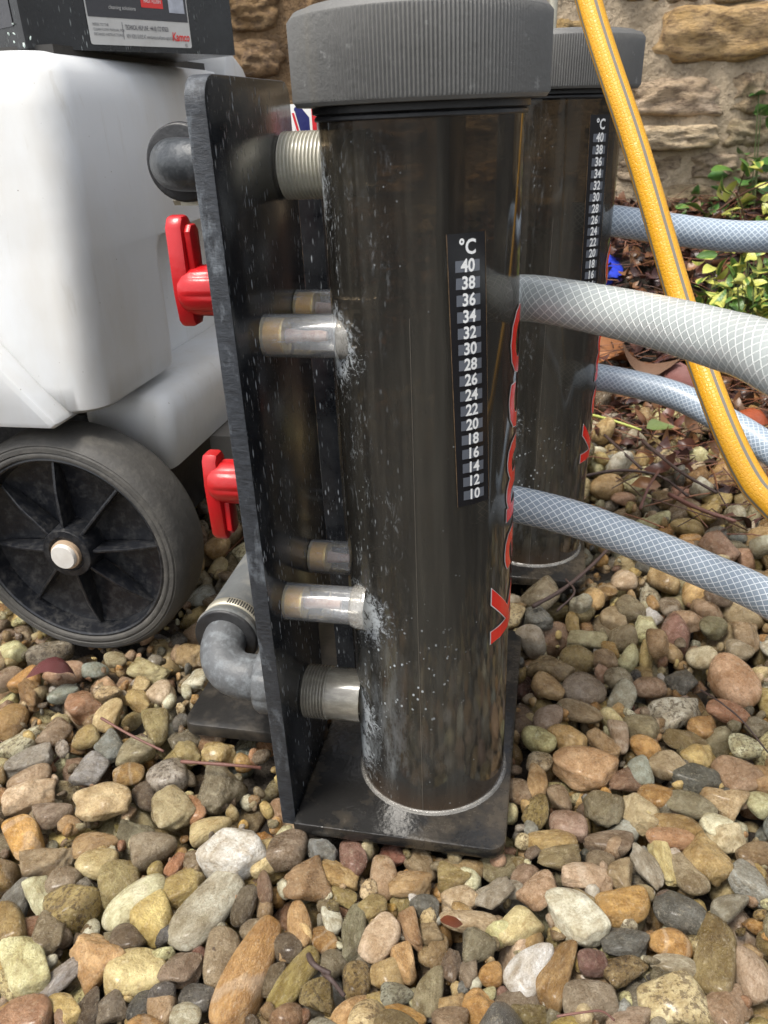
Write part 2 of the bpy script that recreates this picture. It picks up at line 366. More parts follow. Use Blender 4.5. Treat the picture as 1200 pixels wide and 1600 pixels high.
# gravel: settled pebbles (positions from a drop simulation), the large ones laid by hand
def ico(level):
    b = bmesh.new(); bmesh.ops.create_icosphere(b, subdivisions=level, radius=1.0)
    v = np.array([x.co[:] for x in b.verts]); f = np.array([[q.index for q in p.verts] for p in b.faces]); b.free()
    return v / np.linalg.norm(v, axis=1)[:, None], f
NVAR = 36
def pebble_shape(k,dirs):
    """unit pebble k: smooth-min of random planes; even ones water-worn, every third angular"""
    r=np.random.RandomState(1000+k)
    ang=k%3==2
    n=r.randint(9,14) if ang else r.randint(12,20)
    N=r.normal(size=(n,3)); N/=np.linalg.norm(N,axis=1)[:,None]
    N=np.vstack([N,np.eye(3),-np.eye(3)])
    d=np.concatenate([r.uniform(.62,1.0,n) if ang else r.uniform(.82,1.05,n),r.uniform(.8,1.,6)])
    p=r.uniform(14,30) if ang else (r.uniform(6.,11.) if k%3==1 else r.uniform(3.4,6.))
    q=np.maximum(dirs@N.T,0)/d
    rad=(q**p).sum(1)**(-1/p)
    for j in range(5):
        w=r.normal(size=3); w/=np.linalg.norm(w); fq=r.uniform(1.5,4.5)
        rad*=1+(.035 if ang else .022)*np.sin(fq*(dirs@w)+r.uniform(0,6.28))
    if ang:
        for j in range(10):
            w=r.normal(size=3); w/=np.linalg.norm(w); fq=r.uniform(6,14)
            rad*=1+.011*np.sin(fq*(dirs@w)+r.uniform(0,6.28))
    v=dirs*rad[:,None]
    a=np.array([1,r.uniform(.62,.92),r.uniform(.42,.72)]) if not ang else np.array([1,r.uniform(.65,.95),r.uniform(.45,.8)])
    v=v*a; v[:,0]*=1+.12*r.uniform(-1,1)*v[:,1]; v[:,1]*=1+.3*r.uniform(-1,1)*v[:,0]
    v-= (v.max(0)+v.min(0))/2
    v/= (v[:,0].max()-v[:,0].min())
    return v
HERO = [-270,413,-6,0,1,-10,77,62,48,4,0,-246,394,-7,29,0,3,74,66,46,32,15,-217,406,-7,0,1,4,63,46,38,25,1,-210,388,-5,30,0,-1,58,52,50,12,5,-190,373,-2,1,0,4,56,80,62,1,12,-173,397,0,0,1,5,66,67,63,30,3,-155,385,-5,-30,-1,11,39,31,27,10,10,-140,388,-8,0,0,4,41,37,48,16,15,-116,388,1,0,-1,5,88,105,76,8,4,-256,367,-10,0,0,14,65,38,48,14,9,-241,364,-4,30,1,-10,58,41,59,35,4,-228,375,-6,30,-1,-1,47,65,55,10,3,-216,358,-6,0,-1,5,72,60,86,16,7,-175,356,-6,29,-1,5,92,62,88,24,8,-146,364,-3,-1,-1,14,52,79,50,8,7,-126,348,-3,-1,1,10,121,84,55,10,2,-158,342,-1,0,1,-8,65,55,74,16,12,-103,351,-7,-30,-1,14,61,37,41,27,11,-253,341,0,-29,-1,-11,74,62,75,19,7,-224,336,-2,1,-30,-14,63,74,47,26,15,-239,341,-6,-1,-1,15,33,41,57,0,10,-191,320,-6,-29,0,-8,75,66,87,20,1,-173,330,-2,30,-1,-2,48,42,47,13,11,-162,308,-6,1,1,3,76,89,65,31,5,-134,309,-2,0,-1,0,48,71,40,17,11,-112,315,-3,-1,0,14,75,68,80,6,15,-231,314,-2,29,0,-10,83,78,62,8,5,-209,307,-7,0,0,8,59,37,38,23,9,-237,304,-5,30,-1,-8,51,36,30,8,5,-219,285,-2,-29,-1,0,62,58,48,7,10,-198,288,-5,-30,-1,-8,49,40,32,8,12,-184,287,-4,0,29,-13,48,34,27,4,11,-171,287,-7,1,0,5,39,40,61,20,3,-154,288,-6,30,0,10,39,31,29,18,6,-142,286,-7,-1,1,16,53,39,45,18,14,-123,291,-7,-1,-1,-3,45,43,37,10,6,-126,279,-3,0,0,0,36,33,47,34,2,-94,305,-3,-1,0,12,149,71,67,1,0,-96,336,-11,29,-1,0,32,39,40,33,3,-78,393,-2,1,0,14,56,80,70,31,15,-94,389,-8,1,0,-14,59,50,39,25,5,-54,390,-4,-1,0,-3,46,45,35,8,9,-33,386,-8,-29,-1,-12,61,63,72,6,16,-42,372,-9,29,0,-4,62,54,69,35,1,-63,363,-2,-1,0,3,65,69,89,20,1,-91,365,-5,29,1,-14,48,27,41,21,14,-38,355,-10,0,1,-6,39,36,30,32,7,-12,369,-9,-29,1,-14,63,64,74,6,15,15,382,-21,-30,1,-8,53,43,48,13,15,19,388,-27,1,0,-3,51,30,34,5,0,-5,393,-25,-29,1,-1,39,45,36,4,16,41,375,-21,29,0,-3,61,57,48,31,1,67,377,-21,-1,0,6,53,52,37,25,13,6,361,-4,-30,0,-1,59,43,42,2,1,35,364,-6,-30,0,-2,48,39,52,14,12,37,349,-9,-29,0,5,50,41,41,29,8,14,343,-4,30,1,-1,39,38,35,18,6,60,349,-2,0,0,5,57,36,37,2,2,-66,335,-6,-29,-1,-12,70,40,39,27,1,-45,339,-10,30,0,-12,41,34,29,7,4,-31,329,-8,0,-1,14,77,47,37,8,13,-19,344,-3,29,-1,-1,38,44,46,5,12,-15,323,-6,-1,-1,8,61,58,62,33,8,5,327,-3,-29,0,-12,56,29,44,14,10,41,332,-5,29,0,-2,75,36,66,0,15,20,315,-9,-1,1,11,51,31,31,27,1,16,327,-8,30,0,15,33,40,51,35,15,-50,325,-9,29,-1,-10,41,35,28,12,0,-72,319,-3,-30,-1,-10,40,40,33,12,11,-44,310,-10,30,0,7,37,53,56,6,13,-66,299,-6,0,0,9,86,44,55,33,7,-80,300,-6,1,0,13,42,37,31,25,11,-52,289,-5,0,0,0,41,43,62,20,7,-29,298,-7,29,0,-15,46,43,50,33,7,-11,301,-10,1,0,0,42,47,54,19,1,0,307,-6,0,1,-12,48,29,35,16,1,13,289,-7,0,0,13,58,40,32,25,13,-6,287,-5,-1,0,1,41,36,34,30,2,-69,278,-3,-29,0,0,39,37,49,21,10,-31,278,-8,1,-1,6,55,46,38,4,1,-5,275,-10,29,1,-2,62,27,39,16,0,41,278,-9,1,0,-11,46,54,58,11,0,36,299,-8,0,-1,-14,40,31,38,14,3,45,314,-3,-1,1,0,42,39,57,14,13,50,298,-9,0,0,0,30,32,32,18,0,24,279,-9,-1,0,4,44,46,55,35,1,24,271,-4,30,0,0,43,35,31,25,14,46,287,-12,1,-1,3,27,27,18,17,5,27,304,-5,-1,-1,11,39,33,38,11,11,71,326,-2,-1,0,5,61,50,61,19,5,
73,299,-4,-1,-1,9,71,52,40,25,4,90,297,-8,0,0,9,94,40,66,22,0,108,330,-1,30,0,-11,78,84,64,8,4,106,389,-2,-30,-1,-1,69,34,55,34,12,108,373,-2,1,1,0,65,43,64,20,12,83,366,-9,29,0,3,45,45,58,21,14,90,350,-1,30,0,8,59,57,61,11,14,123,359,-5,29,0,-3,71,60,54,23,8,145,388,-10,29,-1,-2,69,43,53,19,14,118,342,-6,29,1,-2,36,29,38,22,15,135,372,-8,1,-1,-1,40,44,41,1,15,147,362,-6,0,1,9,45,37,53,14,15,164,365,-5,29,-1,-14,74,40,51,5,2,176,370,-6,0,1,-15,72,32,35,29,5,188,387,-3,-1,0,-3,71,59,43,3,10,189,359,-8,1,0,-12,66,56,78,21,13,205,367,-1,-29,0,-10,66,70,80,11,12,227,349,-5,0,1,-9,63,40,59,16,9,225,387,-6,0,0,-1,55,66,69,11,4,238,371,-6,29,-1,-1,46,45,51,19,1,140,337,-5,29,0,0,71,71,59,31,0,175,332,-7,30,0,-6,68,65,75,33,6,162,312,-6,-30,1,-3,54,50,73,21,0,185,302,-7,30,0,10,104,73,59,31,7,134,314,-7,-30,0,-2,59,40,42,2,6,130,298,-9,-30,0,3,60,45,62,35,7,159,298,-8,1,-1,-3,57,32,57,0,2,151,276,-5,1,-1,0,82,74,84,19,17,104,279,-6,-29,0,0,65,63,59,10,3,111,301,-3,-30,0,0,36,42,38,10,16,123,268,-9,29,0,0,54,34,37,2,3,181,271,-6,30,0,4,59,62,53,23,14,202,290,-7,1,1,-17,65,46,41,12,8,69,274,-10,0,0,-2,46,41,44,11,7,91,267,-10,30,0,0,57,35,45,21,7,206,333,-3,0,1,5,59,37,35,30,2,74,355,-9,30,0,-2,28,26,39,34,2,145,576,-1,0,0,-6,81,78,96,35,1,170,590,-2,-1,-1,19,61,69,65,12,7,194,585,0,1,0,-1,49,59,99,0,14,167,548,-6,0,0,6,72,84,68,9,3,201,561,-6,-1,0,-1,54,59,77,24,13,226,550,-7,0,0,-5,57,76,49,3,14,256,554,-6,1,0,-12,55,71,55,23,6,297,547,-2,-30,1,-11,109,96,103,27,14,237,514,-5,0,1,2,81,86,114,35,2,283,582,-1,0,0,2,54,64,70,33,8,322,592,-3,-29,1,14,57,54,43,12,3,137,553,-4,30,1,-7,63,55,50,1,1,156,522,-5,-1,-1,-7,85,48,48,27,15,128,510,-3,0,-1,14,53,62,89,21,3,116,490,-7,1,1,-3,58,64,95,21,5,142,490,-7,0,30,-10,55,62,85,20,1,181,487,-3,1,0,-16,73,40,39,30,3,202,500,-5,30,0,-6,58,57,53,9,13,168,481,-7,0,0,-12,64,50,43,32,1,198,477,-4,1,-1,-6,52,54,54,15,0,231,482,-5,0,0,-5,68,69,45,26,7,187,452,-8,-29,0,-14,67,56,44,3,9,144,455,0,-30,0,-7,89,105,70,8,1,172,442,-9,-1,1,3,58,49,61,20,10,208,452,-3,-29,1,-9,58,48,60,16,15,224,439,-2,0,0,2,69,68,47,8,6,237,462,-5,-30,0,3,57,65,58,23,12,255,441,-6,-30,1,-11,70,82,85,19,14,112,466,-6,0,0,14,43,46,54,24,17,106,444,-4,1,1,13,66,44,39,10,1,120,430,-8,0,0,-13,51,37,42,13,15,100,416,-4,1,-1,11,58,41,52,13,7,120,405,-6,-29,-1,14,54,82,73,28,8,148,414,-1,-30,0,-3,59,104,56,26,13,174,410,-2,-1,1,-11,65,96,55,26,13,188,424,-3,1,-1,-5,51,52,56,33,0,212,414,-4,0,0,-3,74,58,44,4,13,236,421,-7,-30,0,-7,65,52,75,20,5,193,396,-4,-30,0,0,75,47,44,29,0,226,394,-7,0,1,-1,68,64,65,5,4,89,435,-4,-1,0,0,44,54,41,9,14,251,495,-7,-30,0,2,52,82,50,26,0,277,508,-1,-1,-1,-5,69,61,48,4,10,274,470,-2,0,-1,-1,46,53,38,25,5,293,489,-2,29,0,-9,48,72,44,26,4,261,414,-3,30,1,14,45,41,60,34,5,271,436,-6,-1,0,-4,48,67,59,10,1,-220,441,1,29,-1,-3,91,85,87,5,5,-179,469,-6,1,-1,-10,76,79,90,33,2,-168,432,-2,1,0,-8,74,65,59,29,13,-137,449,-3,30,0,11,77,79,105,20,13,-242,482,-7,29,-1,14,59,76,73,11,9,-210,472,-4,0,0,3,49,42,62,34,0,-233,503,-1,-30,1,-8,
59,48,47,29,9,-209,494,-1,-30,0,-1,60,51,68,16,13,-201,526,-6,0,1,-12,84,59,52,30,12,-245,542,-2,-29,-1,12,67,43,55,16,5,-273,558,-5,0,1,-1,65,82,94,5,10,-284,523,-1,-30,-1,14,54,69,72,11,15,-311,518,-7,29,1,11,88,40,62,22,5,-297,493,-8,29,0,3,73,78,52,8,2,-289,473,-6,30,0,5,68,56,84,0,15,-281,453,-2,-30,0,3,77,79,65,23,8,-256,435,-2,29,1,4,58,40,61,22,3,-191,448,-6,30,-1,-10,62,46,42,30,11,-153,435,-5,1,0,-10,62,37,40,18,10,-136,415,-6,-1,-1,4,64,46,45,30,5,-168,494,-5,0,1,-5,49,51,55,5,12,-176,513,-24,-1,0,-8,63,63,96,20,13,-143,491,-6,1,0,4,57,66,76,5,12,-160,514,-20,1,1,-4,56,60,79,6,14,-327,578,-4,-30,1,-11,83,37,43,2,0,-340,602,-5,30,-1,14,65,47,75,22,0,-333,545,-6,0,0,14,80,68,66,27,0,-226,604,-5,-30,-1,-4,80,65,47,32,5,-177,589,-2,29,0,13,66,57,69,35,4,-206,569,-2,-29,0,-8,56,56,66,13,8,-191,623,-5,30,1,-1,68,105,65,26,1,-297,575,-4,29,1,4,56,52,58,15,9,-256,572,-2,0,-1,-1,53,43,46,13,5,-228,582,-4,1,0,14,41,43,34,7,5,-225,561,-2,0,0,-7,56,48,56,5,12,-371,644,-1,1,29,-6,59,55,84,34,5,-359,603,-4,-1,0,6,61,76,58,3,3,-332,641,-7,-30,1,1,83,80,73,31,2,-283,614,-10,-30,0,-3,54,53,67,21,9,-264,625,-5,-29,1,2,44,42,40,27,13,-309,609,-7,1,1,1,75,55,55,18,14,161,728,-20,30,1,-1,47,59,58,15,15,211,692,-2,-29,0,14,66,64,82,21,1,252,720,-1,-30,1,14,62,68,81,33,3,232,709,-9,1,0,10,64,55,54,5,0,242,666,-3,-29,0,14,75,85,72,1,13,189,620,-5,0,0,-4,74,72,52,32,13,249,635,-6,1,-1,14,57,74,61,23,5,283,668,-2,-1,0,14,57,47,72,34,3,293,646,-4,-1,0,-1,65,74,73,5,14,223,653,-3,1,-1,11,68,55,71,22,15,362,836,-3,0,0,-3,80,62,74,24,12,352,796,-1,29,-1,14,53,65,45,25,0,360,917,-7,-29,0,14,76,73,68,27,1,366,691,-2,-1,0,14,69,75,60,9,1,313,632,-6,-30,-1,11,60,64,59,27,13,]
BED = [-73,691,41,-17,-2,27,48,16,-267,791,19,-13,-13,14,48,12,-246,730,-32,21,18,0,48,35,-356,732,1,6,-1,-2,41,25,-322,821,18,-2,0,-5,48,22,155,681,24,7,-4,-15,44,16,-158,649,3,0,-1,16,48,0,-361,800,5,11,-1,-14,46,16,-118,444,-60,0,-1,13,37,0,365,748,31,-2,3,-13,40,32,-229,792,21,12,3,24,48,34,337,726,0,-11,-3,10,43,2,275,626,-10,22,-1,13,44,3,-247,421,-53,0,2,-27,48,33,-221,653,-45,4,2,-11,46,3,-357,902,3,-2,-4,-29,47,25,215,332,-48,-7,3,-12,40,15,299,960,-1,4,0,-2,46,12,136,613,7,21,11,-2,34,30,321,751,28,3,2,-27,33,29,-83,844,46,2,-12,-14,45,15,-5,697,24,15,9,2,39,15,253,841,-41,15,-7,22,47,6,198,537,-6,-23,-7,6,31,31,-193,410,-13,5,-9,6,29,20,-312,759,-9,-1,4,26,41,11,-18,261,2,-4,-22,6,42,22,292,712,4,9,0,22,36,10,163,646,-33,-6,-3,-25,47,15,49,258,1,14,8,7,41,13,455,956,11,-5,6,-26,48,12,50,933,-12,8,7,-17,46,8,272,998,55,27,-9,1,48,27,-400,798,8,3,-4,7,37,19,490,1111,51,15,2,-7,42,12,116,654,10,3,1,-21,36,34,-194,687,-43,-15,0,-18,48,31,-91,450,-58,-3,4,-15,24,24,91,655,26,5,3,-30,41,34,298,754,-13,13,5,-1,42,23,-279,385,-18,-4,-12,-8,33,25,41,655,57,10,17,13,39,0,-317,875,10,-5,21,11,48,11,352,655,-18,-3,-5,-25,38,25,337,614,-6,0,10,-16,31,32,-128,837,40,2,-1,26,44,31,-96,681,-13,-20,2,-1,48,8,241,583,37,-11,-6,-20,36,15,-272,833,32,24,-9,-3,48,11,-118,744,3,2,-11,18,48,26,46,1003,47,9,-8,-10,46,9,149,1210,5,-11,6,7,48,2,218,614,3,-1,7,16,36,3,-145,708,2,19,8,-9,41,15,22,651,8,-10,-4,25,36,34,-203,1117,27,-16,-2,23,48,16,-389,955,12,10,-6,14,48,0,243,985,2,-3,2,-15,42,29,-189,844,25,-5,-9,3,46,12,-155,792,33,12,3,-25,34,10,12,958,30,8,7,25,40,12,257,482,-39,-24,10,-6,39,14,394,1002,8,-5,-7,-17,48,25,144,646,13,0,0,-11,28,29,335,878,-35,19,-10,-1,48,23,-419,758,-16,-4,0,-15,35,11,-202,437,-45,-4,-7,22,36,16,-434,909,-9,-10,-5,1,43,3,72,315,-47,-5,7,-17,38,17,295,852,-29,-8,-3,-25,47,15,-315,705,-49,-11,-24,-3,26,29,333,1105,43,29,-10,-3,48,27,-255,511,9,4,-4,0,23,12,135,285,-43,21,-7,-15,45,8,283,819,-42,-2,4,-9,41,8,-194,804,33,16,3,11,36,9,80,1021,17,3,-4,20,40,32,-371,733,-51,-4,2,10,42,30,16,912,3,-5,-8,22,32,22,-51,302,-43,10,0,15,35,12,96,347,-55,-9,-3,21,31,18,-22,767,23,1,19,0,35,3,109,526,-43,2,1,18,41,25,-120,695,5,-9,10,-19,30,8,-203,731,-9,5,-1,-13,38,13,-161,848,28,19,2,19,48,34,219,590,-5,11,-3,13,31,23,-53,783,2,-12,0,10,47,24,319,688,0,2,-2,-19,36,12,-299,950,12,2,-2,21,40,24,-71,961,23,-3,-3,-27,38,9,19,313,-50,1,3,18,35,3,439,1011,11,-16,5,22,41,16,318,979,50,12,23,4,38,4,38,835,-38,13,6,-19,48,33,457,875,13,0,2,0,48,13,31,661,41,21,7,-1,37,13,330,663,21,4,-28,2,34,15,248,1138,3,8,7,-18,46,8,317,656,-5,-17,-1,17,36,2,444,1381,29,-9,7,8,48,2,-103,771,31,-13,21,-2,29,34,-214,981,11,0,19,-7,43,31,394,854,12,3,-4,-14,44,23,261,958,-3,-6,18,6,33,12,188,994,-6,15,-4,7,35,32,212,985,-33,-7,21,3,44,19,151,1010,33,-12,-1,10,43,18,279,589,-53,-2,0,9,32,29,-5,257,26,-3,2,-6,29,0,336,944,11,5,4,-17,31,2,-219,761,4,24,0,17,32,25,90,716,-7,-2,21,-16,36,13,-76,462,-45,-8,-4,-13,38,10,400,899,34,10,-6,-20,35,7,-483,912,-17,-3,0,20,45,24,376,885,
-17,0,5,-29,48,10,57,277,-44,4,-2,1,48,7,-266,706,-25,-8,2,-21,26,32,-261,1083,4,-17,5,3,48,8,-332,743,-27,-16,-6,-14,36,15,-297,792,3,15,23,1,31,13,-263,468,-49,16,22,5,32,14,-99,472,-53,-6,-9,4,25,24,-89,1306,4,-7,-4,29,47,7,-152,662,36,16,-4,-4,26,8,368,737,-7,-1,1,6,36,34,-33,690,18,-23,1,-5,28,31,-331,717,-49,-13,6,10,34,20,416,835,13,15,0,15,39,22,-147,765,-16,4,10,-5,46,25,191,662,17,4,13,14,27,32,-356,1117,-6,-15,-22,9,47,9,-451,980,-14,14,8,-1,42,23,130,1358,16,-4,2,-18,48,9,61,1185,19,7,3,-7,48,6,-162,606,-17,13,-9,19,24,25,-77,280,-46,-3,-1,-15,42,29,-341,1216,-4,11,-7,-13,46,9,-440,1104,-2,-13,-10,15,48,12,-252,492,-47,-2,-4,-26,40,25,-134,501,-55,0,2,-29,33,30,452,1180,21,4,-2,26,44,31,-209,713,-36,-1,-7,-9,48,6,-129,803,8,15,-5,-20,43,16,-510,1053,-30,-11,17,-12,45,9,-236,566,-61,-9,0,-19,23,18,420,1176,16,10,-3,13,48,19,326,628,-48,-2,3,-30,48,22,-170,650,-33,4,4,11,45,19,35,657,-40,6,10,22,40,32,566,1217,15,6,3,-17,41,7,513,1009,-7,-10,6,7,48,2,-38,822,-9,8,17,-19,46,2,259,1038,34,9,10,2,41,13,121,577,-48,10,-2,14,31,13,13,755,-3,2,-9,9,34,22,316,920,-49,4,-3,-15,48,33,254,1261,-8,-11,2,0,48,25,384,1115,5,-5,-10,22,32,22,-446,1007,2,2,3,-12,40,32,-57,1036,-15,11,4,-11,41,2,-192,610,-51,-21,9,4,32,5,-314,569,-53,-9,-7,29,30,28,-463,880,-21,0,-2,-23,36,0,418,890,7,3,4,27,41,11,-24,900,42,-8,1,-24,30,5,-581,1317,22,3,-4,-1,37,29,472,1360,8,5,-1,-3,46,12,-399,861,-4,-15,-22,6,35,7,163,347,-54,-13,0,15,30,35,53,885,-37,13,-7,-12,41,18,2,351,-42,17,8,-8,35,11,406,745,39,1,9,15,33,1,224,366,-46,4,3,-21,36,18,-220,833,30,3,-5,18,34,23,-317,793,-19,-13,0,-22,45,20,-12,1196,-1,-5,-7,-17,48,25,-147,1143,24,3,-2,-21,46,13,-18,718,-6,15,-8,-21,47,9,-373,1225,1,9,8,26,40,12,4,679,12,-9,-6,4,32,20,-273,510,-51,13,-3,9,37,20,472,990,23,5,12,-24,44,31,390,742,11,3,-12,25,26,8,-204,365,-46,-12,-27,1,42,19,-167,420,-55,4,0,22,44,6,34,1358,24,1,-4,21,40,32,344,1380,2,12,24,-8,41,16,155,402,-41,11,2,-24,42,13,-78,356,-57,0,0,-19,29,31,-137,694,-54,-10,6,-1,28,2,-426,807,5,1,-3,21,32,31,-61,355,-45,-3,-1,-21,24,19,-305,727,-58,-4,2,19,32,31,275,904,-38,19,-8,5,30,3,27,736,-7,18,-19,-1,28,2,-80,751,3,-4,-4,27,47,7,49,720,26,-4,-4,-4,32,24,-22,857,25,-7,-4,-3,34,24,487,949,3,8,-29,-1,31,27,-145,742,10,-1,10,5,31,11,-118,1099,14,-22,-18,-2,44,21,166,681,-30,17,27,0,41,17,-395,1185,16,13,-7,25,45,34,-276,722,-54,29,-3,9,40,15,-252,921,-5,4,-3,-21,46,13,-116,954,-10,14,-1,26,42,19,-475,1146,-7,7,-1,-20,48,14,-89,373,-49,-5,0,0,22,34,246,594,-45,-2,1,-19,46,26,-427,1058,9,-16,-6,9,36,35,-215,914,-7,20,8,13,46,3,-290,1186,-6,8,-7,16,48,0,298,778,-2,-11,-3,22,38,35,-236,1175,13,-5,1,-17,48,9,67,859,-57,2,4,1,27,9,-228,922,28,-9,-1,11,31,30,247,957,-50,-4,6,-15,38,17,496,1377,35,10,-2,21,47,1,281,712,-41,8,3,-12,36,8,-53,857,23,-5,1,-15,29,2,-258,711,-58,4,-4,3,25,18,314,929,-10,1,1,4,33,15,100,631,-33,-10,10,-17,41,8,160,982,-1,-9,1,-12,40,15,-400,730,-29,-26,2,16,28,5,221,324,-17,-4,0,-29,19,26,413,944,24,0,-8,-12,41,11,-208,949,-9,2,-2,29,45,19,-298,1128,-7,-9,
-4,-8,48,17,77,943,-52,18,2,-5,41,14,-157,584,-46,-19,6,-8,33,27,-324,1104,-16,3,4,21,48,24,130,1050,10,3,4,29,35,2,556,1145,-16,17,-7,3,36,8,273,780,-46,-20,6,-7,33,27,-94,808,12,19,-3,1,36,34,261,602,-14,7,2,-12,26,3,-541,1184,17,4,9,-5,39,15,370,1243,43,-7,-10,-28,31,2,485,1271,0,-13,-28,-1,46,10,181,513,-9,11,5,17,26,24,-214,573,-49,-14,2,-7,48,28,-107,717,-15,-4,1,-15,36,25,-229,855,25,-4,-29,4,32,7,586,1420,27,-13,22,-1,41,1,-104,395,-44,11,1,-28,47,7,-446,794,0,0,-6,15,37,21,-50,1283,9,-4,1,20,42,3,130,548,-51,-17,-1,-11,34,7,90,637,4,2,-2,-9,26,34,-491,989,-19,5,2,-27,41,34,-387,794,-35,-16,-28,0,36,2,352,604,-42,11,-10,-9,31,11,-55,1110,5,1,-4,-17,36,12,390,920,-1,-2,0,-14,44,0,23,861,-21,11,24,5,32,15,235,591,-5,-14,8,-18,34,6,-231,714,-61,4,-4,17,24,3,-222,448,-56,0,5,-12,30,33,141,447,-49,-9,-11,-1,28,9,-370,1421,4,-9,-7,29,37,33,-186,553,-58,4,-4,-3,25,25,-340,968,-16,-22,-10,1,37,20,-194,795,-17,-7,8,19,34,30,401,712,-11,0,5,7,48,34,-4,837,7,6,-24,-13,26,25,-304,754,-54,-7,3,-22,27,24,387,1373,-4,-5,-2,-1,44,8,-409,889,-4,3,4,-19,41,35,272,432,-52,-8,3,-30,29,21,-394,755,-45,12,-5,9,37,5,152,1058,44,-3,9,-18,31,32,-172,752,18,4,-28,-4,26,34,346,857,-51,-5,0,-30,40,4,-292,1333,4,16,9,0,42,23,296,466,-4,3,-2,5,35,32,-362,1025,11,-20,-5,12,31,4,236,1059,25,5,24,-8,32,12,-142,259,10,-5,2,20,41,14,444,853,7,10,-4,-13,32,19,-421,734,-46,-4,-5,14,33,4,5,820,-14,-6,-1,10,26,30,-203,534,-51,-4,5,-5,34,18,200,277,-55,-26,-6,-11,28,18,388,942,38,-10,-12,-22,30,13,62,653,-10,13,5,16,42,23,182,651,-7,2,-3,17,27,26,-253,852,-6,-3,6,-25,40,12,77,365,-56,-2,3,3,27,25,-175,700,-7,7,-1,-22,28,14,-255,1365,16,-17,-1,17,36,2,463,1108,10,22,8,-11,40,22,-273,768,-42,7,28,3,43,19,-193,997,-12,-16,0,16,36,2,-246,784,-18,21,-1,-16,30,11,418,1310,-1,-12,-3,15,42,14,-306,1034,12,0,12,11,27,32,-470,1100,-12,4,-3,16,34,23,-180,708,12,-4,-2,-2,29,0,-45,695,54,-7,-4,20,18,29,-350,708,-54,1,-2,23,32,26,-390,713,-52,10,2,15,26,24,205,1301,-13,8,4,-10,48,31,-55,754,19,-13,0,6,21,12,401,800,12,9,-21,10,41,30,-181,396,-49,-28,-2,-9,48,10,-142,1393,0,7,0,-22,48,5,0,1284,-2,-14,4,24,46,4,133,982,-27,6,-8,-17,48,31,80,974,-31,7,5,-17,42,12,20,337,-34,5,7,-14,25,7,-268,597,-49,-11,2,-9,37,3,-350,995,-18,-6,4,25,40,2,74,405,-58,0,3,24,31,19,13,1094,10,-2,-3,-10,32,9,-608,1246,14,6,3,24,40,33,-299,420,-46,4,-4,-7,38,21,53,816,-55,-9,-7,-27,28,19,-111,975,35,-7,-7,10,27,16,515,1346,-19,8,8,-15,48,24,196,1098,2,14,-2,24,42,19,128,694,-22,-12,-4,24,36,27,-307,1020,-24,-10,1,-9,34,30,-419,1411,-3,14,24,1,31,2,332,905,-13,8,-8,21,34,0,-210,1080,4,22,-20,3,31,2,297,1299,-4,1,-3,-27,36,31,421,775,23,-6,2,17,40,22,-423,952,-13,-10,3,14,30,13,323,1234,7,0,7,24,39,25,43,1212,-5,14,25,-4,41,16,650,1344,-16,8,11,-20,44,31,296,1000,14,6,9,11,33,1,-28,673,2,-7,6,20,25,3,-46,683,-21,-3,-11,29,31,2,-124,1354,0,-5,0,18,40,22,177,1055,10,13,25,-2,45,25,225,964,-57,1,2,6,30,27,179,1165,2,7,-3,-7,30,29,91,1204,10,-3,2,-10,36,24,-285,743,-30,12,-6,-1,21,17,439,1149,-3,15,3,10,36,9,-21,983,9,-1,-6,
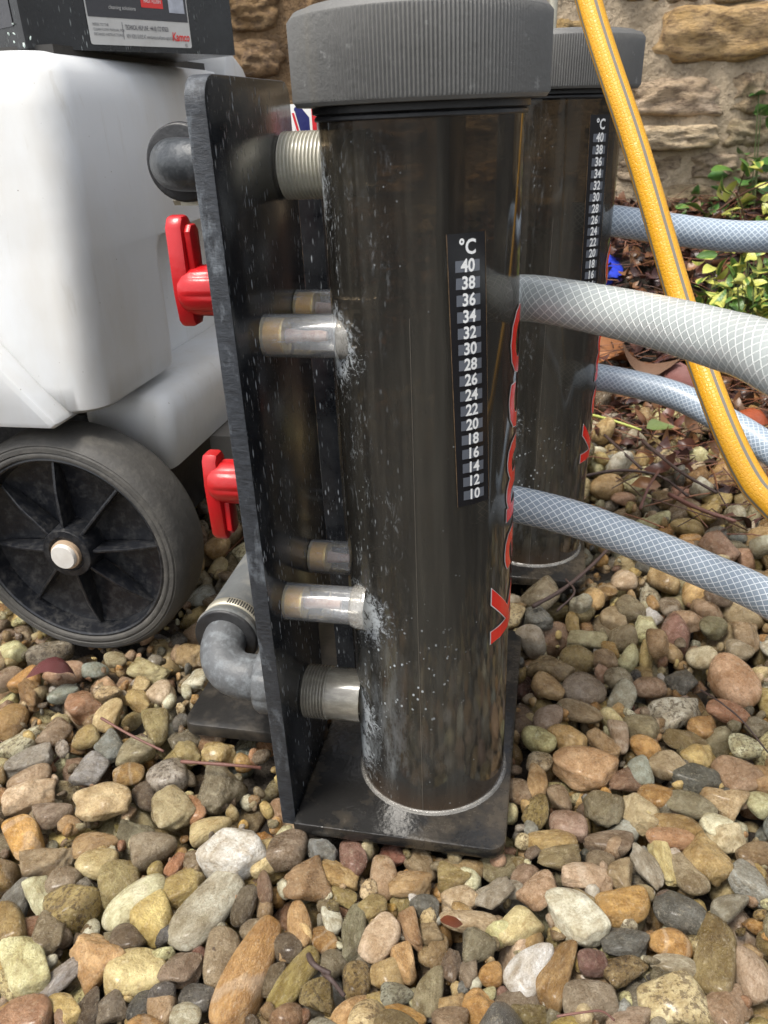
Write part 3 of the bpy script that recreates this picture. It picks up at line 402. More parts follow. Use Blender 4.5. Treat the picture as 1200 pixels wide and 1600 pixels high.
-16,29,16,-261,757,-2,-2,-2,-6,31,0,-405,779,-35,-16,0,19,30,31,106,979,3,2,8,-18,35,27,-8,1352,-3,11,-8,-13,46,9,505,1092,-27,1,12,-25,46,16,184,1023,22,8,-1,13,32,11,-507,935,-7,13,5,2,45,16,-204,1300,21,5,0,-12,38,13,-441,1329,-6,2,-4,-1,42,33,-18,1143,25,-26,4,5,31,7,-234,748,-22,-8,-4,-9,40,33,-219,337,-64,1,-2,-10,22,17,276,749,-53,1,0,17,34,8,53,664,-58,-2,-29,4,38,22,231,810,-52,11,1,-22,29,25,173,1382,-5,18,7,5,31,32,117,1127,-11,11,6,-20,34,15,-574,1135,-29,-13,9,-11,34,12,228,1024,13,-14,-4,24,25,23,297,1367,-17,-4,-7,-18,48,25,-136,1104,-11,-3,6,-10,44,6,82,662,15,-3,2,-24,33,7,178,371,-61,3,-1,-20,35,35,29,1238,3,-7,20,1,39,33,-92,971,-1,-3,-3,-24,38,25,-169,745,-7,-2,1,22,29,23,-359,591,-46,-5,3,20,29,24,0,659,-33,6,-8,5,42,26,-485,1213,7,11,-8,10,28,2,-123,1055,3,3,4,-24,30,24,161,376,-52,-1,5,13,25,13,-530,1062,-39,20,9,3,40,16,-226,1112,13,1,6,21,38,8,610,1213,-4,-1,-6,25,31,9,-183,1053,2,3,-1,-17,34,5,-165,1259,-10,-1,4,-30,48,10,111,1355,65,-2,-7,30,31,4,-269,1052,-25,12,0,17,39,22,-98,914,12,-1,2,-12,33,13,-159,335,-60,-26,1,14,27,18,368,1187,-2,-11,4,20,44,12,-135,1307,-23,3,-11,16,48,26,224,1154,-13,-1,-7,15,37,21,-246,589,-31,0,2,-3,25,18,147,1277,-1,10,-17,-11,48,12,524,959,19,3,-11,14,48,4,-40,748,-2,-6,1,20,41,14,-424,1029,-12,0,2,4,33,25,-291,1050,-2,5,8,20,33,1,-157,1125,-5,25,8,-4,37,13,20,1146,-6,-2,5,7,48,34,389,700,-40,29,2,-5,30,16,-261,636,-54,5,-1,-4,40,6,286,1167,0,2,-7,7,37,19,-37,350,-48,-5,9,-29,32,12,-493,1076,-34,1,-21,5,47,10,-170,793,-4,-2,6,-15,40,28,290,512,-50,-20,-12,0,22,34,425,1053,7,2,-3,14,42,6,-565,1379,-22,-13,29,-3,43,7,109,304,-45,-14,0,-7,34,25,-334,485,-25,-10,-2,7,48,24,-277,1153,-10,-4,1,-14,36,25,-288,1036,-40,-1,0,-9,47,3,-206,1226,18,2,8,-20,33,10,-18,662,-19,2,12,21,36,10,-66,677,-30,-7,3,-14,23,0,82,891,-51,-14,27,1,30,7,-357,974,8,0,-4,18,27,26,-87,1056,-6,-2,-25,-3,26,34,-363,1344,7,0,1,16,48,0,-35,1082,3,0,-3,23,26,18,261,655,-6,-4,-7,24,20,30,-125,299,-58,1,4,-8,37,35,-264,976,-10,-7,25,-3,33,15,-297,521,-50,4,-3,-17,48,33,51,678,16,8,5,-30,38,24,329,529,-25,0,-1,-15,44,0,-530,1156,-3,-2,-5,29,30,16,-143,961,1,-13,-1,-17,29,33,-243,448,-36,-7,1,-18,24,8,131,1003,-4,2,6,25,37,28,32,348,-56,3,2,-1,40,6,339,833,-46,-13,3,18,35,21,539,1236,-7,-6,-10,-7,45,15,-79,428,-58,4,-1,-9,27,30,-104,888,-10,7,0,15,40,7,-142,862,56,-7,0,-4,29,3,307,1149,-25,10,-1,-13,46,16,-338,626,-49,-3,8,-28,32,12,332,571,-24,2,3,-27,20,9,418,1111,-14,0,12,-17,31,32,-261,695,-67,-2,-2,29,18,19,-375,1073,-14,-1,2,7,48,34,147,302,-34,0,-7,-25,24,6,-362,1263,-3,-2,8,25,46,12,-149,1021,-3,9,-9,10,28,2,524,1044,5,-3,-2,-5,48,22,-389,1023,-31,-2,-6,14,46,12,-14,803,21,-5,3,21,28,5,-580,1234,1,1,-4,13,34,1,-317,453,-51,-4,-1,6,39,10,-583,1171,-5,0,20,-12,35,4,-405,1310,-9,0,4,-9,37,10,-402,914,-24,-15,-9,12,31,12,-198,298,-54,-5,-5,21,33,19,-410,709,-57,4,2,14,32,17,-382,1130,8,-5,6,30,33,27,-250,1136,-22,-8,-2,10,43,2,389,1421,31,8,-30,-1,31,27,-212,1033,-1,1,-6,-6,45,14,-208,812,6,10,3,7,34,33,261,419,-64,0,1,-5,14,
12,-522,1124,-9,-3,-6,-9,48,6,-582,1402,-9,-10,3,-30,48,3,204,599,4,10,-1,13,19,4,-247,541,-53,8,0,-25,32,1,-318,738,-49,3,-7,-4,31,28,566,1097,-24,10,-3,27,48,17,145,344,-51,0,2,23,34,9,-251,1412,1,14,26,-4,45,25,-266,508,-12,-7,3,-1,20,6,108,985,-58,-28,-1,-12,30,16,88,415,-65,-1,-5,26,15,35,-210,772,-40,-8,4,19,40,2,173,530,-33,-5,-10,-26,30,13,-153,625,-49,-1,-1,-3,33,2,211,645,-35,15,-1,16,48,6,-183,492,-38,23,-3,9,48,13,192,665,-5,10,-6,-14,34,3,-430,976,-2,-7,-3,13,32,5,-180,960,-14,21,14,1,31,9,-516,1003,-20,-21,22,0,28,34,-129,356,-46,6,-26,-12,41,32,548,1335,17,11,-4,-19,35,14,-63,831,17,5,0,-20,27,28,-19,295,-48,-1,0,28,23,22,632,1415,8,4,4,-25,30,12,2,1066,0,-3,-3,-23,36,0,252,796,-63,3,-3,-14,21,3,-525,1197,-18,0,-8,14,31,31,437,1059,29,5,-4,24,28,22,28,993,-18,10,9,-12,48,24,-94,1199,11,1,-1,24,31,18,364,1285,-16,-18,5,3,48,8,248,1418,-15,-4,20,4,39,33,18,370,-48,-9,0,-19,34,33,-408,1131,-14,-1,2,19,48,26,-436,902,-52,10,-29,0,38,28,-503,1098,-7,-2,-10,-30,29,9,-13,1004,-11,7,-2,4,41,14,228,570,-11,1,-28,14,20,35,-156,480,-62,0,-2,18,28,28,-123,777,4,5,11,2,32,9,-284,573,-43,-2,-4,24,41,8,299,938,-43,29,-6,0,26,27,390,965,-10,-2,-2,23,39,5,61,1009,-8,6,-9,24,34,31,-508,1354,-5,22,6,2,34,15,-336,1153,-19,-2,-2,8,48,23,5,660,-9,-22,-2,-13,24,12,425,920,2,-19,-12,-13,44,15,263,663,17,-4,-4,19,16,31,275,1125,-8,-1,20,-18,39,7,-540,1096,-20,0,25,-9,37,15,-223,1060,6,3,3,23,32,30,-48,938,-1,11,-1,11,31,23,-85,943,-11,-2,4,11,37,30,189,972,-43,4,10,25,32,11,91,499,-45,-17,3,-10,34,0,299,991,53,-12,6,-4,22,10,130,609,-47,26,4,9,41,34,-220,510,-48,-12,-8,23,42,3,-540,1279,18,2,0,28,28,25,192,521,-16,14,8,-4,19,31,-370,703,-55,23,8,6,24,24,-536,1242,-12,-15,-19,-6,32,10,155,1241,37,9,-29,-1,31,27,-181,1127,-8,2,4,-16,28,8,407,1193,-32,1,-6,13,46,12,397,781,20,5,5,25,21,26,-273,939,-38,-24,10,-7,39,14,11,1317,5,2,3,-25,33,29,-106,1157,-9,-2,6,15,36,3,73,1137,7,11,-4,-19,35,14,-85,1148,-36,20,9,13,46,3,-311,661,-62,6,0,-25,24,31,-560,1147,-1,0,-6,5,26,14,366,1038,-4,1,-7,-9,33,8,149,432,-56,-4,2,-12,34,15,-34,912,5,-2,19,-19,39,7,-36,1216,5,6,-1,-16,29,25,-45,1331,2,-2,20,-9,43,31,-37,663,-8,-14,-1,20,27,28,367,1133,4,-1,1,2,33,15,-122,1171,12,5,11,6,33,27,481,1310,-10,9,4,-5,48,6,298,1233,-14,15,1,-12,35,22,-551,1256,-8,2,5,-2,37,22,453,1326,-14,-22,1,11,35,27,-343,1060,-37,-4,10,-27,48,35,-480,968,-25,17,-1,-4,28,26,168,1412,-4,-5,-2,16,38,2,-658,1371,-11,-2,-8,21,36,16,375,786,26,-1,0,-21,32,27,206,1182,19,-4,4,-10,26,2,567,1173,-11,2,7,-2,32,9,131,417,-55,-4,-5,7,32,28,-283,1230,-6,1,-3,21,40,32,-27,1274,-1,-7,3,19,41,14,64,642,42,0,7,15,28,29,333,977,5,1,4,20,30,19,-366,963,-9,18,-6,18,25,14,-475,1402,-17,-17,3,-25,29,33,656,1302,-13,0,-6,15,37,21,73,1342,16,-4,5,-10,39,0,-165,447,-50,-5,0,30,40,4,-484,1301,-8,0,-11,-23,32,4,581,1151,3,0,0,21,26,11,-87,777,16,8,7,19,26,32,-11,946,-23,-8,-2,9,43,2,-142,836,72,-5,1,2,20,22,-491,1245,-3,6,-5,15,40,7,315,659,-58,-2,1,-7,30,1,-57,958,-10,0,23,-1,33,19,216,542,-60,-2,-2,17,29,17,127,629,-39,0,-6,
-1,28,20,-183,723,-33,-19,19,6,40,30,76,1309,6,-18,6,16,31,18,167,966,-50,3,-1,22,41,8,92,1296,-3,-2,7,25,25,3,-321,1053,-10,3,-3,-16,44,23,-2,1046,-7,-13,6,12,27,22,-31,1022,-24,9,11,-9,48,26,-475,947,-36,5,-4,-4,38,11,266,802,-59,18,-4,-13,27,8,486,1213,10,-27,5,-11,28,15,-14,1126,6,8,-2,-22,26,1,-30,884,13,-5,1,-6,29,25,384,862,6,9,2,-13,26,3,90,1132,0,12,-3,10,31,23,-624,1242,-39,20,9,2,40,16,594,1253,-12,0,-2,0,46,23,404,1243,-1,-3,3,-2,32,24,571,1365,3,20,-6,-9,39,32,-371,687,-55,-9,1,5,28,23,-305,1285,-2,24,1,17,48,34,265,1311,2,0,-7,-2,35,26,-261,954,-2,-4,0,-12,26,8,-221,408,-58,7,-3,13,30,20,-351,795,-54,4,-3,-18,34,32,-49,1251,-20,0,2,0,48,13,268,969,-48,7,-3,-16,28,9,19,787,-13,4,0,-26,27,26,-259,1205,14,21,3,-12,35,15,263,547,-54,0,5,-12,32,33,-239,354,-60,-29,5,11,31,20,-87,1279,-15,5,0,-18,35,28,-101,376,-66,-3,2,18,21,14,-142,730,-45,-3,-2,17,42,25,4,1120,-16,-1,-2,0,46,23,397,684,18,17,-20,-5,37,19,-191,1332,23,-1,12,10,27,32,38,1309,-14,21,-1,14,44,3,-306,589,-57,-1,-5,30,28,19,268,1338,11,-4,1,-15,36,25,-161,1038,-1,12,1,-29,27,8,57,1148,-12,-2,6,12,37,30,-207,320,-63,1,3,11,20,29,-235,1034,7,-12,7,-22,31,3,215,1062,-17,-13,7,25,34,35,-253,1040,1,-28,2,1,22,18,-143,994,11,4,2,-24,21,9,60,906,-30,12,-1,26,27,8,-164,553,-52,11,-4,-17,28,9,312,534,-52,-7,11,-18,23,23,547,1269,15,-3,0,-16,33,19,70,958,-5,2,-6,10,26,23,589,1334,1,-5,1,6,35,0,-423,789,-27,-3,8,26,27,27,-7,777,-4,-6,22,-16,22,4,-330,859,2,-6,4,-28,28,24,599,1147,-25,-5,4,-23,42,8,-511,1236,-4,20,6,11,28,29,376,1247,-30,19,15,-7,46,16,224,758,-55,12,11,-13,22,27,310,1212,6,-8,8,12,23,32,-61,1151,16,10,4,-25,23,16,345,1220,-22,3,-6,-10,40,25,241,356,-52,-3,-10,-7,29,4,197,1351,-5,-9,-11,6,30,32,251,816,-59,2,-9,3,18,13,-271,452,-48,8,7,-14,32,14,272,409,-61,-5,1,-21,25,9,-573,1104,-52,-3,1,9,43,15,-238,327,-48,-13,2,-5,48,28,123,1214,-41,3,-11,25,39,29,369,970,5,6,1,19,24,5,-113,843,-1,2,0,18,45,23,41,1128,-4,-3,-8,28,24,34,-283,1244,20,0,0,14,31,34,234,725,-55,-19,-4,3,32,35,217,1014,-24,11,-8,6,33,31,-300,776,-33,-24,0,-10,28,18,438,820,-13,4,-7,20,34,2,271,1382,15,6,0,-17,29,25,233,323,-35,-3,-5,9,25,0,107,378,-58,9,3,27,21,26,-293,611,-56,4,-6,-1,25,16,628,1348,-1,6,-6,-24,28,20,122,1306,-42,-10,-6,8,40,12,-502,1021,-28,-1,-1,18,38,17,-394,689,-53,2,4,21,30,7,382,649,-5,1,1,4,33,15,509,1238,9,-15,3,22,29,15,408,857,-17,1,0,4,31,26,137,1023,-23,-4,1,-29,48,33,-331,1126,-8,8,-3,-22,28,14,391,1060,-3,-13,-3,25,27,9,-184,1242,-16,9,-11,-23,31,31,326,761,-7,4,0,-18,31,1,195,655,-31,-13,5,16,35,21,-444,1152,11,22,-6,-1,24,7,-90,1182,-28,-9,16,-16,48,6,171,1013,-3,-3,7,-6,27,4,-158,990,-30,20,-3,15,44,3,72,695,-9,-15,-11,3,25,2,540,1395,-3,14,0,-12,35,22,150,537,-53,-11,-2,21,27,5,676,1343,11,3,1,-23,37,6,704,1419,-15,-16,4,23,29,15,345,995,2,-15,8,-4,27,15,121,450,-52,17,23,4,31,2,485,1147,-41,-8,-6,7,40,12,-86,826,10,9,-8,23,26,9,-250,608,-52,-15,-25,-2,28,33,-33,859,10,-12,21,-10,29,0,-521,1323,3,-9,-4,-2,28,23,185,1199,5,2,5,13,31,24,-429,1240,22,-12,-4,24,27,9,-73,1098,
-18,-2,-3,-17,30,22,231,1186,-4,-7,-6,-7,26,29,-98,1018,-12,-3,1,-20,41,23,-230,1018,23,-2,-7,18,21,3,651,1391,8,5,1,-2,31,4,429,1419,31,5,-5,24,28,22,246,1307,5,10,1,6,21,29,239,1240,-4,2,3,5,24,2,211,1277,-3,3,2,29,25,1,357,917,-47,-2,-4,-26,40,25,-421,1114,-26,-13,23,-6,29,34,-64,1173,-10,3,1,-13,39,34,-434,1217,-30,-2,-9,12,46,10,-69,829,-9,1,-2,-16,31,14,478,1187,-15,1,-1,8,45,19,-122,1220,-8,-3,1,9,35,7,337,1066,-14,7,-3,15,40,7,-275,622,-58,-16,2,-3,29,17,-385,818,-11,2,0,12,29,14,-398,839,-3,3,-5,-8,27,35,-18,858,2,-18,-9,6,29,7,-305,1200,-9,-3,7,-9,39,0,604,1409,-11,5,-7,-11,40,25,36,893,-34,14,-9,13,24,31,325,1372,-17,-13,-3,23,38,35,117,469,-47,-14,5,10,34,20,176,499,-54,-30,-2,8,40,15,201,503,-61,2,2,3,24,30,-411,1054,-15,19,-2,-13,33,26,-342,1340,-9,-1,3,21,31,35,274,524,-48,1,-4,22,24,3,644,1280,-12,5,1,-9,32,31,-47,261,-8,3,-3,-4,32,24,337,1155,7,-7,3,-10,37,25,-420,1174,-9,4,6,-23,33,29,-61,667,-61,-3,-7,15,17,20,513,1305,-4,-2,-2,14,31,25,-187,1181,1,12,5,-1,18,29,-502,1141,-28,25,7,-6,36,3,-124,450,-59,8,-5,21,23,28,300,695,-31,0,-1,-2,25,18,-70,1195,14,14,4,25,24,23,604,1333,-34,7,-7,-17,48,31,-254,570,-58,-1,2,-18,28,8,-290,969,-19,-4,3,25,37,5,-349,684,-52,-9,12,-14,24,25,428,985,14,10,4,30,26,13,21,967,-18,5,6,-26,36,28,-159,956,-13,6,4,-1,22,29,-180,1104,-29,5,5,28,38,24,-169,606,-52,-1,-6,29,26,8,-72,784,14,0,5,-15,19,23,1,857,0,-8,12,-9,28,14,417,1406,-2,7,3,-10,30,2,-101,420,-62,-3,3,-12,25,5,118,429,-56,16,8,-14,23,21,-539,1304,-2,-7,-1,-20,35,5,235,777,-63,-6,0,24,18,11,95,453,-58,-2,-3,-25,32,5,370,1019,-19,-6,0,11,26,4,-25,1049,-20,-8,2,-27,35,3,-395,1101,-10,-7,2,19,26,32,277,949,-61,-2,1,26,27,15,-179,938,-20,-24,3,7,31,7,-548,1126,-41,-3,9,2,39,31,238,1372,-23,-13,27,2,30,7,73,1417,13,-2,-20,18,33,26,65,990,-6,2,0,-22,20,1,452,919,-4,0,-4,-25,32,22,-388,629,1,3,7,-2,32,9,-97,679,-58,8,-8,28,20,20,137,1136,-19,5,1,-24,24,35,206,1122,9,-8,-1,10,31,30,-97,1104,-8,-9,-7,-12,25,24,-334,809,-12,1,-2,-25,31,28,12,1233,-47,2,-3,28,45,9,-44,977,1,-4,-24,15,26,25,-138,1231,4,0,-23,17,33,26,-29,395,-54,13,-9,-2,24,27,120,1317,0,-2,0,-4,29,0,-308,862,-4,-2,2,11,23,5,276,1015,-18,-1,0,8,35,7,-13,918,-4,-15,9,-17,34,6,327,1420,-20,9,27,-5,44,23,634,1317,-26,-15,9,14,36,15,72,1103,6,1,5,-20,29,14,-324,940,-9,16,1,-22,25,15,-346,774,-43,-7,9,15,24,16,-361,1291,9,16,24,1,31,13,-489,1114,-20,4,-1,-10,32,0,-428,1145,-3,-2,-2,13,25,0,24,1043,-9,6,6,-17,23,31,387,763,14,-1,-3,-14,28,29,77,1082,9,-18,-3,17,24,32,-48,712,21,-22,2,11,35,27,290,891,-48,-10,-6,-20,37,28,101,1137,-33,2,-8,11,40,26,-104,1129,-15,8,5,-12,29,12,215,488,-57,5,3,-3,30,22,-553,1421,-23,19,8,-15,30,28,298,1136,1,2,5,-27,20,9,358,714,-45,5,-3,5,43,25,358,727,36,9,-1,26,15,0,402,751,-19,-15,5,16,31,18,-384,1058,-11,3,5,22,35,34,463,1231,8,-6,0,6,36,27,1,738,5,-10,0,15,26,20,181,418,-52,-15,3,-21,32,13,-403,941,-45,-2,-3,16,42,25,-633,1307,-24,7,12,25,47,12,-436,1180,0,-1,8,-29,24,34,-161,1302,-9,20,9,-8,41,15,-258,1309,-1,-5,2,17,24,9,497,1060,23,-9,-27,10,22,15,-167,
1280,13,-5,2,-19,26,23,-25,1388,-8,-2,-8,-24,36,3,-372,661,-49,-4,-6,13,26,2,-181,763,-20,-6,-1,-18,34,30,-102,353,-57,3,3,17,24,16,225,1390,-24,-1,-2,10,35,7,418,1280,-11,12,-24,7,30,13,-243,1343,-15,-2,3,6,36,34,-278,1312,-24,10,4,-2,34,8,363,1330,-24,3,2,-14,39,34,-320,605,-58,1,4,-15,25,7,169,527,-61,2,8,3,24,21,113,1021,7,12,-1,28,23,15,648,1367,11,-7,9,13,23,32,271,389,-11,1,-2,19,34,13,31,915,-44,8,5,10,33,5,637,1234,-13,3,-4,-16,44,23,-606,1295,12,-1,8,2,21,2,320,742,-25,-9,2,-8,17,3,-32,1112,6,-4,-1,12,23,3,318,1273,-29,-7,-8,6,48,26,-463,1209,6,-16,13,-13,24,27,-605,1275,-1,2,5,0,34,15,311,714,-14,-1,-2,20,31,35,-398,1153,6,11,-11,22,24,25,-365,1195,-26,2,-3,-21,34,17,68,913,-58,0,2,-24,41,35,263,375,-47,-3,-3,-22,48,11,-257,1017,-43,11,3,-20,48,33,-119,936,-47,-16,1,0,46,3,-187,1289,-17,10,10,-24,40,30,-240,291,-14,-9,-2,-19,19,17,-41,381,-61,-6,1,7,26,19,202,1047,-14,1,4,22,44,6,210,301,-51,1,7,-13,32,33,-79,669,-54,13,3,-18,25,31,-159,1199,0,-6,13,-10,32,24,181,577,-47,-12,1,-7,34,25,-298,931,-25,-4,-7,-2,21,2,89,660,-37,7,-23,5,42,0,-81,714,-21,-8,-1,16,48,26,-96,1391,4,-14,-2,-5,32,26,-197,1209,-3,0,10,-3,27,4,13,842,-48,6,19,8,28,11,255,927,-58,-7,3,3,27,30,-318,1235,-5,10,0,3,40,26,-124,979,-37,4,12,16,45,29,-336,1281,1,26,0,18,23,18,-502,1327,-12,4,0,-23,35,24,-495,1402,4,6,1,-2,21,31,-110,696,-58,4,-2,10,29,31,244,404,-52,14,-10,12,26,31,67,1237,18,-13,-2,-16,29,33,195,251,-12,-2,-3,-8,31,16,235,554,-52,3,-20,16,25,3,188,599,-54,9,1,22,34,17,407,1069,-28,-5,-7,5,48,26,-338,1021,-22,-12,9,-6,23,33,444,1126,-36,-4,-8,-18,44,28,-59,1309,18,-10,5,9,27,30,-252,1299,-29,-1,-2,-17,34,30,-265,376,-50,-8,-1,0,48,6,16,875,-24,-18,-11,7,25,19,154,322,-57,0,-1,0,25,12,185,1310,-31,-14,-4,-18,24,27,-135,860,0,6,2,5,44,26,581,1204,-38,-4,-2,-26,47,15,-655,1299,-1,-6,-2,13,36,22,130,1237,-14,-5,4,2,30,34,-79,1072,-21,-7,-7,4,32,20,-547,1043,-46,23,-1,-11,45,15,473,1049,8,-18,1,16,23,4,361,960,-23,-15,1,-1,25,15,249,741,-60,-1,1,4,33,28,124,672,1,-1,-9,-16,33,20,463,1141,-6,2,-3,26,28,27,-130,1003,-13,0,0,-1,35,7,200,1014,-4,-17,-11,5,26,19,-378,843,-20,2,-2,-8,35,4,385,1053,-9,9,3,-29,24,5,-139,1041,-18,-4,1,22,33,17,-235,991,-1,-2,-9,24,20,30,212,1173,-8,7,-4,-24,28,20,338,1307,-17,-4,7,20,35,25,-442,842,-21,-5,0,-24,33,11,-223,1237,-3,-11,-7,19,25,29,285,616,-52,-2,-19,13,34,26,-448,1235,-6,21,-4,10,29,12,239,609,9,19,9,5,17,34,-169,1361,-8,9,-8,10,28,2,-408,1077,-24,-8,1,-5,29,3,234,313,-5,0,-2,24,31,18,-462,1309,-24,9,9,20,44,19,101,1038,-13,5,10,-19,33,10,-59,1358,0,10,8,26,40,12,647,1412,-32,-19,-17,-4,44,21,251,568,-62,0,-2,-7,26,15,127,316,-58,-6,6,-11,31,23,-513,970,-5,8,-1,24,26,13,-377,921,-25,12,1,-5,34,7,-319,481,-60,4,-1,15,29,5,53,1281,-13,7,-10,22,26,8,346,750,2,6,10,-12,29,5,-5,796,-28,-2,0,4,27,25,-102,1366,-2,-6,2,25,37,5,-308,780,-2,12,-1,21,19,14,-349,1089,1,13,-8,-13,25,34,262,1393,-25,3,4,13,34,22,433,1226,-17,-27,11,5,46,2,-39,1186,-21,-7,-2,12,26,4,-30,317,-46,-19,7,-6,33,27,2,312,-60,6,-5,10,16,27,89,1105,-37,-9,1,-21,
44,25,-53,663,-13,-16,-9,-3,25,24,230,1327,-8,1,1,-22,20,1,-425,994,-35,0,3,6,36,34,-74,490,-65,3,1,8,18,23,354,1140,-40,12,-1,29,36,2,58,1392,9,2,0,15,33,28,12,1362,7,6,-10,23,34,31,-165,1414,-19,0,-4,22,32,12,384,1083,-19,-12,4,18,32,11,-320,1253,-10,-4,-6,-2,39,17,569,1403,-17,1,8,25,39,25,-77,796,-12,-2,3,-21,42,8,281,867,-51,1,6,17,34,10,-245,818,-36,-6,-8,-6,41,22,169,440,-56,6,0,-12,36,6,-562,1159,-27,1,0,-4,37,33,371,1421,0,-17,2,8,26,18,-19,683,-17,-19,-3,-5,29,14,345,1018,17,7,1,-17,29,25,199,1272,-38,-3,-7,-21,44,28,13,927,-24,3,9,-2,40,35,-109,1107,-50,-7,3,13,37,19,-488,850,-13,-1,2,21,48,13,219,516,-46,-7,10,21,34,30,49,1376,-19,-4,-1,-3,33,2,509,938,-18,4,22,-12,32,15,-520,1418,-25,1,-3,-8,27,30,86,282,-52,12,0,16,33,35,-400,1135,15,3,2,-18,19,21,-261,447,-43,-7,5,22,21,0,386,1410,-17,-7,5,21,39,24,-322,1359,-16,-3,-9,24,20,30,527,1130,-29,26,-2,13,45,6,-238,691,-57,0,8,11,27,6,190,1123,-16,5,8,0,40,35,160,1171,-47,-4,-1,17,41,25,349,769,-19,7,10,-15,48,24,-147,1335,-8,4,-3,-4,24,16,-234,1309,-4,-7,2,17,29,0,283,992,-44,-2,7,25,42,13,-373,609,-59,-27,5,11,31,20,230,445,-47,4,-4,2,48,5,311,1061,11,3,-1,30,28,25,567,1342,-2,-1,-2,28,20,12,-354,839,-2,1,-2,25,39,14,6,725,-15,-3,-3,-9,27,10,-231,1374,-17,-2,-3,-3,26,2,-166,1174,-17,-27,4,5,38,28,412,725,15,6,10,-17,22,4,-408,820,-8,-5,-10,-22,33,18,-15,891,-9,-9,5,17,32,11,198,1390,-6,-1,-6,-17,29,16,-629,1363,-10,-8,-4,0,29,34,40,1087,-10,3,-2,-30,35,20,-254,1387,-3,-21,-1,-1,32,34,321,1349,-32,0,7,16,36,3,-587,1319,-21,26,0,14,45,6,-466,1174,-9,-9,-11,22,37,19,634,1260,-23,-2,5,26,31,17,469,1016,-4,-4,-3,0,44,8,219,564,-57,-15,3,3,29,3,-599,1117,-12,-4,0,0,48,2,-126,1331,-35,-10,4,5,29,3,-504,1220,-24,-5,1,10,46,28,109,1377,-6,-9,-6,2,28,17,-526,1281,-13,-13,-7,1,27,7,-464,854,-42,0,-8,-9,33,8,601,1290,-9,-11,-2,20,27,30,-454,923,-49,5,-3,-12,35,12,120,1161,-39,13,-6,-11,41,18,256,909,-63,29,0,-1,28,20,25,849,-47,7,5,-17,16,24,371,637,-51,3,-6,-27,20,9,-189,774,1,-7,1,15,16,1,87,1357,-14,0,0,-1,35,7,-28,1135,-7,1,-3,15,28,10,-497,1400,-39,-13,5,19,34,18,130,973,-62,21,6,4,17,8,-442,947,-38,4,-24,-13,37,9,-456,1397,-42,7,-5,-11,46,3,594,1188,-18,8,8,17,26,32,-141,663,-62,-1,-30,3,26,19,167,1196,-18,1,3,-23,26,18,-161,1059,-11,-21,-1,-1,29,14,230,389,-52,-16,9,-1,29,17,-419,1237,2,-26,9,9,36,4,-660,1393,-31,6,-5,3,46,22,33,758,-16,-7,12,-10,23,11,-609,1346,-5,22,-3,-18,31,8,421,1366,-19,4,3,8,35,30,429,1264,-31,11,-13,-17,46,16,-53,332,-60,-26,-1,-3,32,5,-3,902,-20,-18,-3,16,28,14,-406,1399,-38,3,-1,-24,31,10,-165,922,-6,-3,4,-5,34,18,-321,1408,-19,3,2,28,35,2,46,1176,-42,3,-10,1,40,29,-290,421,-66,0,2,26,22,35,367,1085,-10,2,2,-2,20,35,18,1086,-27,14,8,3,29,6,-496,960,-41,17,-10,10,28,24,-462,1275,-25,13,1,-19,42,3,110,1336,-22,-4,-3,-25,38,25,-236,1065,-4,-22,2,11,35,27,112,1003,8,13,-19,11,22,13,-130,670,-57,4,-29,-3,36,18,-33,929,28,-5,-5,23,18,32,-164,1132,-42,6,6,10,33,5,-469,1330,-7,-10,5,15,24,30,60,1332,-35,20,-9,-1,48,23,607,1238,-24,2,5,21,35,34,-369,769,-43,20,-8,-15,45,8,539,
